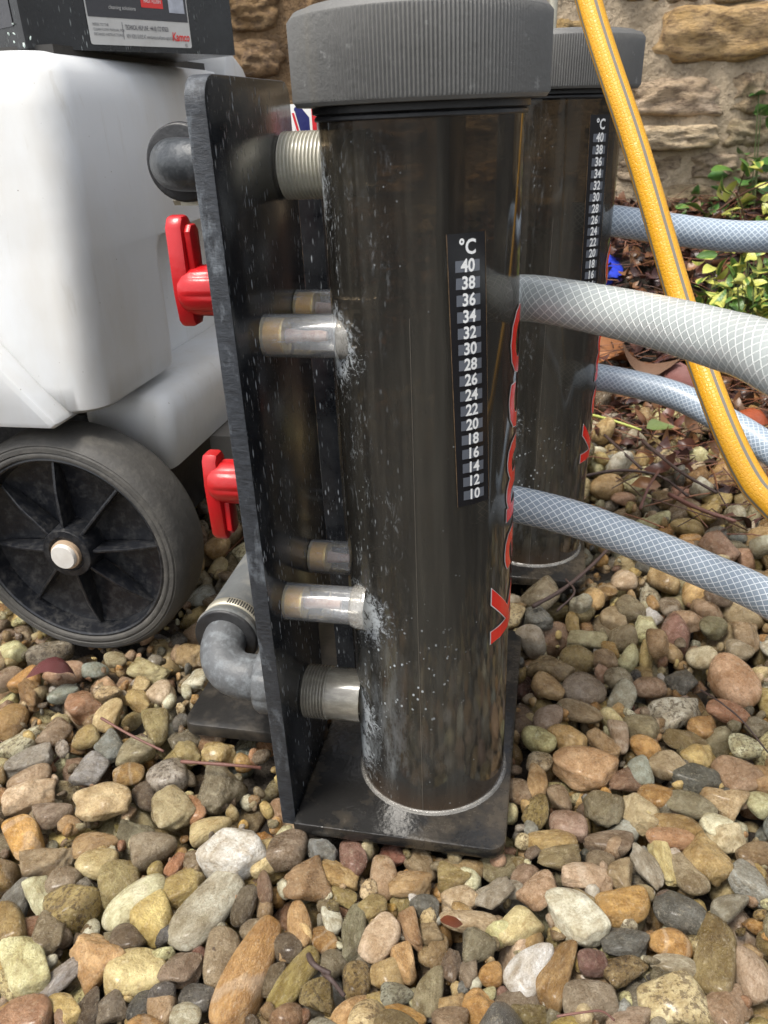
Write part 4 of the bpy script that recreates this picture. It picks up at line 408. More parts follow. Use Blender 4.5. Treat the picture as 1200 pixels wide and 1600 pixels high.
1356,-7,-15,8,-4,27,15,-144,450,-59,2,-3,-1,30,5,36,866,-52,2,-1,-11,37,18,-92,301,-50,-14,-24,2,28,33,-278,1382,-31,-1,-1,-2,30,15,-56,1416,-28,24,-9,11,35,9,-63,381,-54,1,25,5,32,7,192,450,-53,-1,3,2,35,33,97,1316,-7,8,-18,3,29,11,-291,449,-62,4,-1,25,29,28,-416,1327,-43,3,-10,27,39,29,-328,1337,-49,-11,-3,-20,40,18,-244,1233,-11,-3,-10,-23,36,3,-186,1058,-35,-21,-3,7,29,30,-569,1211,-38,1,-2,22,38,14,-127,652,-49,-2,-5,21,37,34,-396,1236,-17,1,-12,27,35,34,441,804,11,-27,10,-1,33,28,486,985,-9,9,2,19,26,31,-214,1322,-5,4,-6,24,34,12,-177,1043,-30,0,4,24,20,10,305,980,-44,2,2,-19,46,26,-16,1086,-33,2,-7,1,47,16,207,471,-49,25,2,6,24,30,403,1237,-19,0,-1,-17,31,14,177,1232,-23,-4,6,20,39,24,-386,892,-52,0,4,-3,41,23,-261,518,-22,-18,6,-9,21,33,-301,950,-24,2,5,12,25,33,181,552,-54,-5,-6,-29,32,4,-193,1402,-13,-17,-16,3,38,5,-63,695,-22,5,6,11,22,19,-342,1397,-29,-14,-3,-14,30,12,393,683,-24,-3,-21,-14,20,28,125,629,-8,8,-2,-20,30,32,-345,869,-37,-2,10,-27,48,35,-451,1215,-3,8,3,25,23,35,393,655,-53,0,2,-27,48,33,-85,1167,-6,-4,-4,19,16,31,375,618,-51,-11,-5,-26,35,20,-176,979,-14,19,9,5,17,34,312,725,-53,3,1,4,48,33,-180,1381,-17,1,7,-1,41,26,-181,1273,5,-18,-2,13,19,35,-323,582,-59,-2,0,22,25,26,379,1348,-11,6,7,1,17,25,-156,497,-64,-1,-3,20,20,1,-208,1419,-23,3,23,-11,32,12,363,1101,-29,-2,2,-6,28,32,-463,1070,-29,11,-6,-7,30,24,315,519,-47,-6,5,5,23,7,-230,627,-57,-3,3,3,27,25,282,472,-58,2,4,-23,24,2,85,1002,-19,-4,-12,-1,17,23,-650,1347,-24,3,-6,14,29,33,102,959,-57,-2,-3,0,25,12,154,999,-57,-6,2,13,30,32,97,1007,-35,16,2,16,48,6,-163,1343,3,-8,-2,13,21,23,-357,1146,7,-7,0,6,23,7,132,464,-61,0,4,8,26,1,502,1212,-19,-16,-8,0,23,0,135,1170,-31,3,-10,27,25,33,-233,1422,-42,0,-20,-13,31,4,-295,793,-55,2,-1,-9,39,19,-290,820,-37,-17,18,-4,42,29,344,554,-43,6,-4,-8,33,29,252,1220,-29,18,-5,-7,39,32,-422,1416,-50,-1,5,-3,34,25,225,1261,5,10,-3,-1,12,9,315,1318,-16,-7,-12,4,23,3,589,1175,-50,-1,-3,-4,33,2,-55,1141,-23,12,10,23,44,19,508,1140,-30,4,-3,4,19,32,-135,1061,-24,-3,25,-1,41,17,398,1301,-26,0,-2,14,28,10,542,1332,-26,4,-6,-29,20,9,-606,1310,-10,3,-5,-16,21,31,511,985,13,7,7,4,17,34,26,930,-7,-17,-1,16,24,9,0,294,-61,-1,1,27,27,15,474,928,-36,17,9,-12,40,22,-549,1197,-11,-29,5,-4,37,13,274,1198,-19,-6,-8,21,29,10,-298,902,-13,5,3,-18,28,11,-144,1212,-1,-15,-8,-19,20,24,-350,1377,-22,9,-8,-4,25,9,226,1267,-41,19,8,-12,40,22,50,1005,-28,3,2,17,28,14,-590,1238,-45,16,9,20,36,7,382,657,-52,-11,9,7,25,25,-134,1129,-7,20,-11,-3,34,1,-378,981,-15,-2,1,-14,28,29,-403,1257,-38,-2,10,-26,48,35,-622,1205,-21,-1,5,-7,44,28,587,1381,-29,1,-9,10,46,10,-182,819,-9,0,-3,25,28,27,85,1056,-3,-14,-1,-16,30,12,-454,1193,-19,7,-1,11,40,17,238,1018,-57,9,-2,-19,22,25,-447,767,-41,1,-1,1,48,7,-57,1006,-16,-13,-1,-25,29,26,-276,1000,-26,9,-8,-3,25,9,-18,1325,-6,7,3,10,18,24,245,1026,-12,-7,7,-25,29,16,-329,1034,-46,12,-6,-11,42,26,-250,984,-36,2,-6,11,42,0,118,1283,-28,-6,3,26,15,29,62,794,-57,-22,0,-8,26,8,-380,1155,-3,6,-10,22,26,8,549,1417,1,-7,-1,-7,36,28,-278,
402,-59,-4,-1,-20,27,27,-57,921,-28,-4,5,26,22,22,-390,1383,-8,-15,7,-8,23,33,80,636,-31,13,-17,-12,22,34,84,1205,-37,-5,-2,-2,44,8,333,750,-50,-13,3,-7,48,28,629,1355,-46,-9,3,-11,40,15,96,1071,-14,5,-28,2,34,15,492,1057,-26,1,-12,-13,42,17,-63,1293,-48,-2,-4,-27,40,25,81,1301,-49,2,-3,7,48,24,380,1156,-29,29,-8,-7,48,11,-131,901,-13,-4,0,13,29,13,-113,761,-48,-19,9,5,33,13,222,1239,-14,-3,6,10,27,6,466,1288,-24,19,-1,6,39,18,-357,950,-28,2,-3,1,23,12,-72,856,-18,5,-4,1,38,7,105,1298,-16,-3,-8,-29,13,16,-299,627,-47,-6,-4,3,19,21,419,1163,-26,-3,-1,-22,28,28,473,853,8,4,-1,-17,34,5,-474,1234,-11,4,-2,-4,38,21,294,1256,-52,2,-2,14,38,18,87,383,-55,8,-6,24,27,9,-482,1192,-15,2,2,7,38,11,-579,1274,-21,-19,23,-2,38,28,-318,1378,-10,4,3,10,25,14,-225,299,-44,-6,11,22,36,12,200,956,-59,-17,-6,-1,27,17,-86,697,-59,-4,-3,-10,31,17,-362,659,-47,12,-3,3,35,23,342,936,-26,0,14,7,22,27,-496,1270,-38,2,1,-17,48,25,489,1234,-9,-2,1,19,38,17,-36,1111,-27,6,0,-27,36,13,196,528,-56,2,5,29,39,13,337,666,-15,-17,-3,16,24,32,-68,1209,-16,1,-1,-25,37,16,-455,811,-20,-2,5,-3,34,5,509,1225,-21,-14,-22,-2,26,29,172,998,-35,3,-2,21,30,33,274,857,-56,1,5,-13,30,33,557,1346,-24,-12,-1,-15,27,5,-478,1005,-57,-3,-7,-28,22,16,-180,1027,-39,-4,18,-18,17,22,355,943,-33,6,3,-6,24,21,-177,1329,0,7,-1,14,25,31,565,1325,-22,-3,6,17,30,3,-80,327,-61,1,2,19,34,21,457,860,-21,1,-9,-12,34,35,97,1417,-23,-7,-27,9,22,15,18,1072,-53,0,-2,-25,36,18,243,985,-66,3,0,25,24,35,-147,401,-33,-7,11,10,22,21,-152,696,-34,-5,8,24,18,11,219,579,-39,-2,-5,-15,26,17,231,1411,-15,-4,12,17,20,14,-279,1349,-45,2,3,-12,40,32,-164,722,-25,10,-1,6,19,19,-290,1111,-32,5,3,-28,27,18,331,956,-42,9,-7,-16,40,32,-449,1051,-29,0,-9,-11,45,15,-315,841,-23,1,4,-26,31,33,-272,1417,-50,-4,-2,-30,40,4,-439,804,-12,-5,2,-4,17,1,-318,977,-20,-7,-1,19,40,22,-147,982,-5,2,5,6,19,28,-78,917,-10,-18,4,21,23,23,-568,1337,-13,-7,-2,-29,29,23,-208,857,-4,-8,4,-15,30,23,156,1205,-52,0,-2,23,33,7,-91,1087,-21,3,1,20,22,25,-44,1068,-20,9,5,15,31,32,253,1073,-29,10,1,24,40,33,-146,1083,-22,-2,-1,-9,27,10,-263,1261,-30,2,-9,0,47,16,318,1004,-17,3,-1,-25,37,16,101,1239,-11,6,-4,24,28,22,-346,1055,-46,-3,8,25,36,0,-497,1369,-16,-14,1,-7,22,1,379,662,-28,-3,-1,16,22,10,-91,853,-1,4,2,-2,23,6,249,688,-48,1,-2,9,48,24,-347,814,-47,2,-11,-22,29,6,-166,1218,-12,10,-9,6,33,31,561,1241,-36,6,0,-27,36,13,-374,835,-54,8,-4,-26,27,8,506,1142,6,-2,0,23,39,5,-493,1160,-8,-1,1,-1,25,18,245,1346,-24,1,-2,-25,37,16,429,1334,-12,-4,19,9,33,12,522,1396,1,14,-6,21,28,24,121,1094,-22,1,-6,-17,26,17,114,1184,-30,1,-5,-25,20,9,-527,1395,-12,23,2,-5,26,11,-296,1363,3,-4,7,4,35,11,-40,774,-18,-10,-4,2,24,21,-137,1199,-9,11,19,11,26,32,32,801,-54,-14,-2,16,30,35,-56,1240,-26,20,8,6,31,32,0,1233,-2,-5,10,16,20,14,266,659,-41,2,5,3,31,10,136,515,-47,8,-6,-16,35,30,535,1290,-21,1,0,15,27,11,206,1188,-11,1,-3,0,23,33,-282,651,-57,-9,-22,-8,18,18,-399,1009,-8,-3,-10,7,22,34,404,971,19,3,0,-14,25,5,557,1287,-11,0,2,-3,34,13,-379,1121,-32,-11,23,-2,21,28,-115,795,
-40,-5,-2,10,25,10,393,861,-46,7,-19,-18,31,4,558,1256,-5,-10,-7,5,32,20,110,1258,-42,-15,-7,-16,36,15,-466,903,-49,19,-5,20,27,22,-236,1283,-36,2,-7,11,40,26,-265,1199,-25,6,-4,-1,24,32,-602,1149,-20,11,2,-23,34,10,-437,1312,-42,9,-2,-17,28,9,-400,1355,-42,1,21,1,35,3,-706,1385,-41,-6,2,-18,48,8,295,764,-51,13,6,-2,26,13,28,1121,-35,-27,0,-4,30,16,-16,353,-50,-17,-10,10,31,23,44,366,-53,-8,-10,24,23,27,-91,1403,-18,-3,-2,-3,30,23,671,1410,-15,-16,11,-11,38,21,-42,275,-36,23,-3,9,30,9,426,751,-9,-4,2,26,37,5,348,1112,-14,8,3,-3,17,12,-8,321,-45,-2,-21,20,33,26,-398,1382,-37,3,-1,-24,27,7,676,1381,-10,-28,5,-10,28,15,43,783,-53,-22,2,11,27,18,623,1414,-50,1,28,-1,41,17,-106,1252,-18,11,-24,3,23,24,-375,814,-51,15,-22,0,33,23,543,1129,-51,4,-5,-14,35,30,-513,1108,-45,23,-2,-18,47,27,206,579,-57,-6,7,-9,31,23,373,949,-22,-9,-2,-21,19,17,-55,718,-12,-1,-1,12,25,0,487,946,-24,-3,1,10,22,0,-67,903,-4,-8,0,-17,18,7,-4,862,-21,0,-5,14,31,34,105,1225,-49,18,9,12,31,30,-166,462,-55,5,-1,1,31,26,287,1308,-36,-1,-4,16,29,17,458,1256,-27,-5,5,-10,44,6,129,1248,-25,2,-2,17,34,23,-204,825,-39,-7,-5,-25,48,27,-180,1194,-24,-5,5,-14,34,12,250,1196,-17,18,10,17,24,16,-395,655,-58,0,2,20,31,24,319,782,-17,13,-10,19,24,25,12,812,-45,10,-5,-11,42,26,287,1021,25,-3,18,-22,34,18,-11,1153,-20,-12,-2,15,42,14,-193,1171,-32,20,9,-2,34,30,-344,756,-52,0,5,12,27,26,-398,1283,-18,4,2,18,25,7,-324,1005,-33,-2,2,3,27,25,-196,1028,-24,-3,-2,20,24,21,-377,1332,-34,-24,5,5,36,11,60,661,-3,-21,-3,10,28,5,461,1421,27,-8,-2,-25,30,19,567,1234,-60,18,-2,-13,33,26,179,1369,-31,-16,-9,-16,20,24,376,1043,-32,2,-4,5,24,31,254,760,-63,-3,1,27,22,22,-292,742,-63,-14,4,12,22,23,-226,1026,-50,0,-3,-4,33,2,167,1086,-16,10,-7,25,46,18,-235,1325,-47,-4,0,18,41,25,-297,474,-59,1,-4,-7,26,31,-239,460,-58,5,5,-2,23,10,187,472,-53,-3,6,25,24,3,252,999,-43,10,1,16,35,12,-143,330,-58,-7,-21,-10,18,18,-108,334,-59,-15,3,-2,29,17,-400,1421,-33,5,4,-20,23,31,13,679,-27,-2,4,-12,44,6,627,1218,-51,8,-2,13,42,20,136,1113,-49,2,-3,7,48,24,-327,763,-64,-3,1,-22,28,28,190,1329,-23,1,-5,-2,28,20,154,1360,-29,-1,-1,-27,38,9,-683,1373,-30,-4,-1,-17,29,11,-73,1406,-27,-3,5,-12,25,5,221,1419,-28,13,1,13,24,13,-145,941,-15,2,-5,2,17,12,-68,883,2,-17,7,-8,21,33,343,1358,-35,14,0,29,23,15,485,1413,-4,9,0,8,22,24,508,920,-35,12,4,27,48,34,262,941,-61,9,2,-3,17,12,-340,587,-53,10,1,-14,39,28,289,1333,-15,3,-5,11,26,23,505,959,-29,-9,0,-29,23,35,-581,1352,-16,2,9,-14,33,21,-339,1183,-37,-1,-22,4,42,22,-108,1413,-36,-13,9,-19,40,35,2,1288,-52,-17,-3,-23,37,28,-283,1084,-45,-15,1,-19,48,31,-200,1038,-48,-11,-28,-3,36,34,-68,976,-46,-16,5,-5,33,27,231,1322,-47,18,9,-3,34,30,199,1228,-11,10,0,-19,20,29,-611,1275,-46,-16,-2,12,29,16,319,1235,-51,-2,4,-4,34,25,-65,1061,-39,8,-20,9,27,9,-209,744,-48,10,4,5,30,11,281,1285,-49,-17,-8,9,28,10,383,764,-45,3,-1,-19,42,12,28,1059,-20,5,0,22,31,26,70,1375,13,3,2,-25,21,9,113,656,-29,22,-3,-16,23,1,-669,1321,-47,2,2,-7,44,24,-554,1307,-32,7,7,10,42,5,-345,1307,-38,4,5,-22,41,35,-23,778,
-27,9,8,-7,20,27,-64,688,-56,-1,0,-17,27,29,0,680,-54,0,2,-8,33,8,58,1114,-21,0,6,28,31,17,-59,1080,-17,18,2,-24,25,26,314,1108,-8,-4,0,-8,31,16,-154,815,5,-27,-10,2,34,27,232,1097,-10,-8,6,-23,24,19,196,444,-58,-1,2,14,31,15,-306,449,-63,2,28,-14,27,33,-248,451,-62,-6,1,-13,23,10,-243,649,-62,-3,1,20,24,17,135,658,-39,-15,-22,-6,47,6,-136,319,-62,18,3,2,17,8,374,992,-21,-14,-4,-14,27,5,122,661,-36,9,25,5,32,15,348,1264,-52,-5,-2,-18,42,9,-396,735,-59,17,1,5,29,6,-96,1240,-8,-4,-2,-12,27,26,230,1212,-10,-7,0,8,26,19,149,588,-44,17,22,2,29,16,-12,661,-61,-3,-1,21,27,13,-359,553,-55,5,-2,19,33,32,-332,600,-69,6,3,19,12,13,-228,1010,-6,-1,-5,-1,30,15,-182,1013,-31,-24,-3,12,19,35,-165,1027,-27,-1,2,16,22,10,-184,1080,-42,10,2,25,47,21,-26,1370,-47,-12,3,19,35,21,-436,1280,-18,-5,1,-15,35,11,-282,1265,-5,11,2,-19,33,10,-230,1265,-17,-2,1,9,33,26,-194,1265,-18,1,-1,-19,25,31,314,1030,-4,8,0,-23,48,5,234,896,-55,5,29,5,37,17,-127,1269,-46,17,-4,13,37,20,-325,1368,-46,-12,-27,-1,42,19,-358,1032,-25,2,-1,-17,33,7,300,1322,-43,-4,10,27,28,4,357,624,-59,0,1,-23,26,8,439,1179,-26,4,-4,-3,25,16,-106,791,14,8,-23,3,30,18,-386,1202,-38,23,-21,1,44,15,-110,1298,-52,3,-3,-16,48,33,359,1373,-48,16,2,16,48,6,-291,635,-63,0,-3,16,23,15,314,1054,10,-4,1,-15,27,28,358,869,-38,-16,-24,-4,22,34,-281,799,-23,1,-2,5,24,11,495,964,4,25,8,8,19,4,73,1381,-21,2,9,-22,33,10,-60,893,4,0,-2,2,15,7,-70,928,-20,8,-2,13,19,4,-49,861,-7,18,7,-19,29,1,-33,366,-60,9,-2,-3,20,5,522,1167,-24,5,9,-6,46,25,140,1151,-51,-3,4,16,30,3,-28,1344,-36,-2,2,1,27,25,458,1311,-50,-17,-2,-22,32,25,106,1321,-58,22,7,-13,20,19,27,799,-24,-4,-8,8,13,2,-374,1138,-45,-15,1,1,46,3,339,1123,-37,-4,1,14,23,29,294,732,-17,2,-2,-29,28,15,78,1028,-23,1,0,16,33,28,385,1130,-35,-1,10,17,33,2,-107,1330,-30,-15,-3,13,32,15,-363,1319,-22,7,1,9,30,7,-25,730,-57,-2,-2,2,32,31,41,1012,-10,-2,1,6,19,34,-41,1240,-9,13,1,14,24,13,-481,1348,-20,-7,-25,10,23,1,-385,632,-50,-4,9,-23,30,30,322,1174,-24,9,-5,23,27,9,-269,750,-61,-3,0,0,32,19,245,639,-57,-6,2,11,30,32,-626,1343,-14,-12,-3,-11,21,12,270,1230,-29,19,20,-6,25,27,21,1333,-16,21,8,6,17,34,284,684,-62,2,-5,1,22,13,-210,796,-57,-15,1,-27,26,7,-196,636,-56,-17,-1,17,30,35,292,1056,-41,3,-4,4,48,5,156,514,-57,-12,-2,-17,24,27,-201,987,-56,-8,-7,-28,28,19,163,1134,-50,17,4,-8,41,14,-480,874,-51,-11,-5,-22,34,32,424,899,-48,3,-2,27,48,11,-202,1104,-33,-1,-5,-14,19,30,206,422,-54,-4,-10,-17,22,10,-101,1058,-40,1,-8,22,29,17,-38,1298,-25,-10,-10,24,37,19,-246,749,-55,-1,4,1,24,30,-227,837,-6,1,0,6,41,28,-258,322,-31,8,3,-2,17,12,9,862,-44,-7,-10,21,34,19,-426,1352,-26,5,-23,4,30,18,-462,1349,-26,-13,1,-3,22,15,-453,880,-57,-10,1,-28,27,27,4,651,-66,3,-3,-18,16,24,-414,1202,-14,-16,-1,-23,29,26,416,744,14,-11,-3,13,23,20,-180,650,-62,-3,0,-16,38,6,-331,1240,-45,-2,-7,-29,34,31,-544,1220,-31,1,-3,10,30,14,408,1126,-34,14,-9,13,24,31,164,451,-61,3,-1,30,30,33,160,460,-33,4,3,7,26,3,450,892,-20,-2,-5,13,33,4,-99,772,-22,-13,2,-19,25,2,601,1110,-22,-2,-2,-14,44,0,404,872,0,10,4,
28,26,7,-195,915,-13,-1,-5,25,16,17,-142,922,-17,6,-2,-8,25,25,-312,1212,-29,1,4,-13,35,0,119,1414,-20,9,7,-21,40,8,-168,699,-31,4,-4,-11,32,0,-371,944,-13,-8,0,-19,23,18,-286,914,-46,20,-5,-19,33,35,-60,858,13,6,-5,-15,17,31,472,965,-18,-2,-1,22,26,11,-151,1354,-19,10,-2,10,20,24,44,709,-5,2,6,23,38,8,92,644,-55,9,1,9,21,22,118,650,-58,18,-6,-12,27,8,136,375,-64,-2,-7,7,13,2,-176,351,-62,-4,0,23,23,27,186,304,-58,-1,-4,-6,26,15,296,442,0,4,25,-9,32,12,6,907,-55,4,-1,2,29,12,-57,888,-32,1,-8,1,47,16,395,931,-48,17,-23,-3,42,3,216,1083,-32,-22,-2,-10,33,35,-486,1364,-51,-1,0,-2,43,15,-28,1239,-4,-12,17,15,22,11,420,850,-43,-17,-2,-5,42,3,196,617,-48,4,-1,-6,23,5,-339,825,-42,-11,-1,-5,32,17,284,1217,-23,-2,1,28,23,22,-315,640,-51,8,-24,2,30,18,221,606,-45,-2,6,26,42,13,-78,1056,-47,-12,2,17,35,21,11,1033,-30,-10,-6,-7,28,22,-90,468,-63,16,-6,-19,13,5,359,982,-18,-1,-5,-15,25,7,-629,1236,-15,-7,2,9,29,11,-351,1356,-33,2,-6,28,26,8,-328,951,-22,7,0,3,24,11,227,1046,-8,7,6,2,17,25,-19,970,-10,8,-2,-27,23,24,-546,999,-33,-6,1,9,38,31,-437,1018,-32,-13,2,-5,22,1,51,969,-24,11,-1,-29,29,17,-149,966,-35,-3,2,-2,26,1,-419,966,-53,-8,-8,7,32,4,-523,1240,-14,-5,-5,-7,21,7,569,1241,-15,-13,-7,6,36,35,-434,818,-22,0,-26,-18,32,21,310,1294,-41,6,-11,-12,35,6,246,861,-61,-7,2,-13,23,10,-583,1252,-37,1,-23,5,47,10,-179,841,-25,5,2,-17,23,9,81,476,-53,9,1,4,30,9,-35,860,-17,13,-6,17,23,16,-17,855,-24,-3,7,23,36,0,196,1408,-45,-10,2,26,48,19,554,1383,-41,-9,21,6,37,9,-368,858,-50,5,3,29,40,3,224,1117,-47,5,-4,-17,48,33,-268,834,-35,6,6,25,24,30,-262,445,-66,-3,-2,-2,19,35,327,1328,-28,0,9,-24,22,4,387,734,-42,8,6,10,33,5,15,1298,-19,11,-10,-22,15,33,19,1284,-26,-9,-1,16,26,20,143,1330,-22,13,-5,-16,34,3,376,971,-50,-18,0,-7,34,25,-47,947,-53,2,1,5,48,33,288,495,-56,15,-4,-19,26,7,-4,770,-39,-9,2,10,47,21,-4,706,-57,3,-4,-6,32,4,-365,1001,-57,-3,-3,-16,34,28,306,954,-58,-5,-4,22,28,28,-180,860,-15,-3,2,-21,25,11,-96,861,-8,1,5,-18,23,35,-504,1309,-43,4,10,27,32,11,-154,686,-59,1,4,-15,26,17,-157,666,-48,9,6,11,27,28,56,1358,-49,-2,10,15,33,2,41,1345,-23,1,2,-24,26,19,160,1297,-48,3,-1,28,48,11,-89,1264,-53,18,3,-10,41,14,-68,1326,13,1,0,-1,25,18,525,1311,-37,9,7,-18,34,15,249,1318,-26,-25,3,7,38,28,212,1044,-51,1,2,-30,48,22,56,686,-27,-5,2,20,24,17,-340,729,-59,-7,0,-24,25,26,-192,1010,-53,1,2,-20,36,18,-211,1288,-16,24,1,16,32,25,-378,1295,-28,4,11,-9,29,29,-281,1290,-27,-4,3,9,28,19,39,1026,-24,-27,-4,4,29,11,64,1043,3,2,-3,-26,26,22,563,1153,-58,4,-4,26,28,34,505,1152,-55,5,14,-16,22,9,225,1152,-54,-10,-1,20,27,5,-114,1196,-43,2,-9,-25,40,29,-361,1223,-51,9,0,-4,27,2,396,1350,-15,-12,0,5,24,12,353,584,-35,2,8,10,25,4,-36,651,-47,-2,1,-17,42,29,80,1402,-19,0,6,-5,27,4,-318,929,-43,2,7,-16,28,8,-106,917,-28,14,2,8,33,35,-42,1125,-11,-10,8,-26,19,6,621,1384,-27,0,-1,28,23,22,177,1145,-15,-5,2,5,35,0,148,1384,-24,1,-6,5,32,28,-58,365,-65,-14,28,0,19,6,-461,969,-52,1,28,-14,31,2,632,1192,-15,-6,-7,2,39,2,-97,1218,-26,4,8,11,33,1,-316,622,-64,4,-1,-3,23,19,174,624,-60,
14,29,0,23,8,446,1100,-21,2,0,-5,24,24,29,1419,-21,7,-13,-17,42,17,-365,862,-27,-9,-3,-4,33,31,-315,883,-34,1,-2,13,36,27,300,798,-25,-4,-1,-8,26,34,-629,1266,-31,-2,0,-23,27,19,263,1061,23,-12,-14,-2,38,5,341,1054,-25,-14,9,-20,40,35,402,1055,-36,24,-8,10,35,9,314,827,-52,-3,-3,-17,41,34,24,1240,-42,4,0,1,26,12,-548,1397,-49,-3,29,-13,48,13,-52,707,-36,-6,2,20,26,32,605,1200,-23,3,0,18,22,20,-315,1173,-31,-17,6,18,31,18,-412,754,-44,-4,-3,11,17,23,401,786,-60,-7,-2,13,21,23,10,888,-40,-10,-7,1,23,2,-123,1347,-34,8,4,27,23,35,-23,661,-15,6,-28,-1,31,35,-416,887,-51,-2,-5,-10,32,9,-442,1159,-21,-3,-3,14,27,4,-590,1139,-53,-4,-7,28,23,13,557,1208,-62,-10,-11,-19,14,33,582,1233,-22,3,20,1,28,11,-254,1181,-20,3,0,16,33,28,-142,1169,-17,3,-4,21,40,24,-515,1179,-30,3,-3,0,18,5,-374,929,-62,7,27,11,26,11,536,1086,-29,-20,-8,11,28,10,-268,898,-44,-15,1,-18,48,31,-483,919,-59,5,-1,13,34,21,342,928,-66,8,2,-6,13,5,-36,928,-32,-1,-1,29,28,15,31,950,-45,5,-3,5,43,25,-212,556,-67,0,3,22,20,35,-483,1408,-49,-10,-14,-12,22,23,-219,381,-63,-1,1,-13,25,33,112,1085,-52,2,-3,-10,37,18,-109,931,-5,6,-4,-9,21,26,-222,877,-9,-11,0,25,25,5,-183,908,-21,0,-5,-3,20,22,240,1161,-22,-4,8,26,27,27,-627,1177,-23,20,-8,1,41,34,-148,798,-18,16,-6,-21,26,27,-109,310,-54,6,-7,-29,27,30,219,1363,-31,4,1,19,28,14,-682,1349,-22,30,2,7,30,4,469,1191,-59,6,2,-2,30,6,-235,1202,-28,-28,-6,2,48,8,-340,1214,-55,27,-6,2,29,19,203,1323,-51,6,0,-12,42,31,483,1331,-35,3,1,-9,34,2,420,1144,-50,4,-5,-6,33,29,89,1159,-23,1,-6,0,30,12,43,1218,-58,1,1,20,31,24,204,1216,-41,8,-5,-11,46,3,-525,1228,-51,7,0,-20,32,25,-398,1145,-55,23,7,-8,23,12,-328,782,-64,-29,2,-14,25,21,98,931,-56,1,-9,-3,20,34,335,982,-34,-6,1,8,32,29,-203,1129,-45,5,-3,6,43,25,301,1115,-49,18,-22,-5,42,3,-422,754,-62,-3,-4,-26,20,7,317,699,-47,7,-7,6,25,16,382,680,-51,-3,-6,-13,33,15,-375,982,-53,10,3,5,25,8,-194,1317,1,-2,2,3,21,27,-383,1282,-17,11,-1,20,19,14,552,1029,1,-5,2,12,31,24,360,1001,-27,-17,7,21,23,4,35,686,-35,-2,-22,-10,26,29,-7,1062,-40,-2,-20,-12,31,4,700,1340,-12,-4,-8,-22,33,18,-302,556,-60,-1,-5,-23,25,0,190,1018,-62,-4,-4,9,25,0,257,1024,-52,13,3,22,34,17,154,1044,-36,1,6,-12,34,15,345,1345,-49,-12,-23,-2,28,33,-261,1229,-45,3,-1,-16,48,26,-213,1061,-38,8,-23,2,48,23,651,1235,-50,-8,-2,-11,27,15,-250,1365,-45,5,-24,-11,41,32,445,1374,-29,-12,-2,-18,34,33,-256,1338,-55,-19,-9,4,30,17,-35,960,-15,12,6,-4,26,13,-169,746,-47,5,-2,-10,35,12,-345,525,-50,2,7,-18,26,19,-519,1010,-60,1,-2,17,26,11,-192,927,-43,-10,-22,11,35,1,-399,1173,-40,2,5,21,45,7,-174,1155,-48,-2,7,-16,33,12,329,1139,-34,6,-6,9,20,35,-415,773,-53,14,1,19,33,35,437,759,-50,2,-2,25,41,8,307,857,-52,-12,8,7,25,25,377,848,-41,12,-5,22,31,16,-73,1089,-42,8,4,23,28,20,187,1177,-32,6,-5,7,30,4,-115,1231,-49,-17,21,-7,26,18,227,469,-50,2,-4,-20,26,30,-254,301,-26,1,0,3,33,15,-86,1316,-50,2,-19,18,25,3,296,1287,-56,12,-3,-10,28,19,7,981,3,3,-5,7,31,15,389,990,-35,-1,-2,27,20,12,-46,725,-44,-12,-1,21,30,24,-176,1001,-34,-6,9,20,18,9,184,666,-52,3,-1,-10,37,
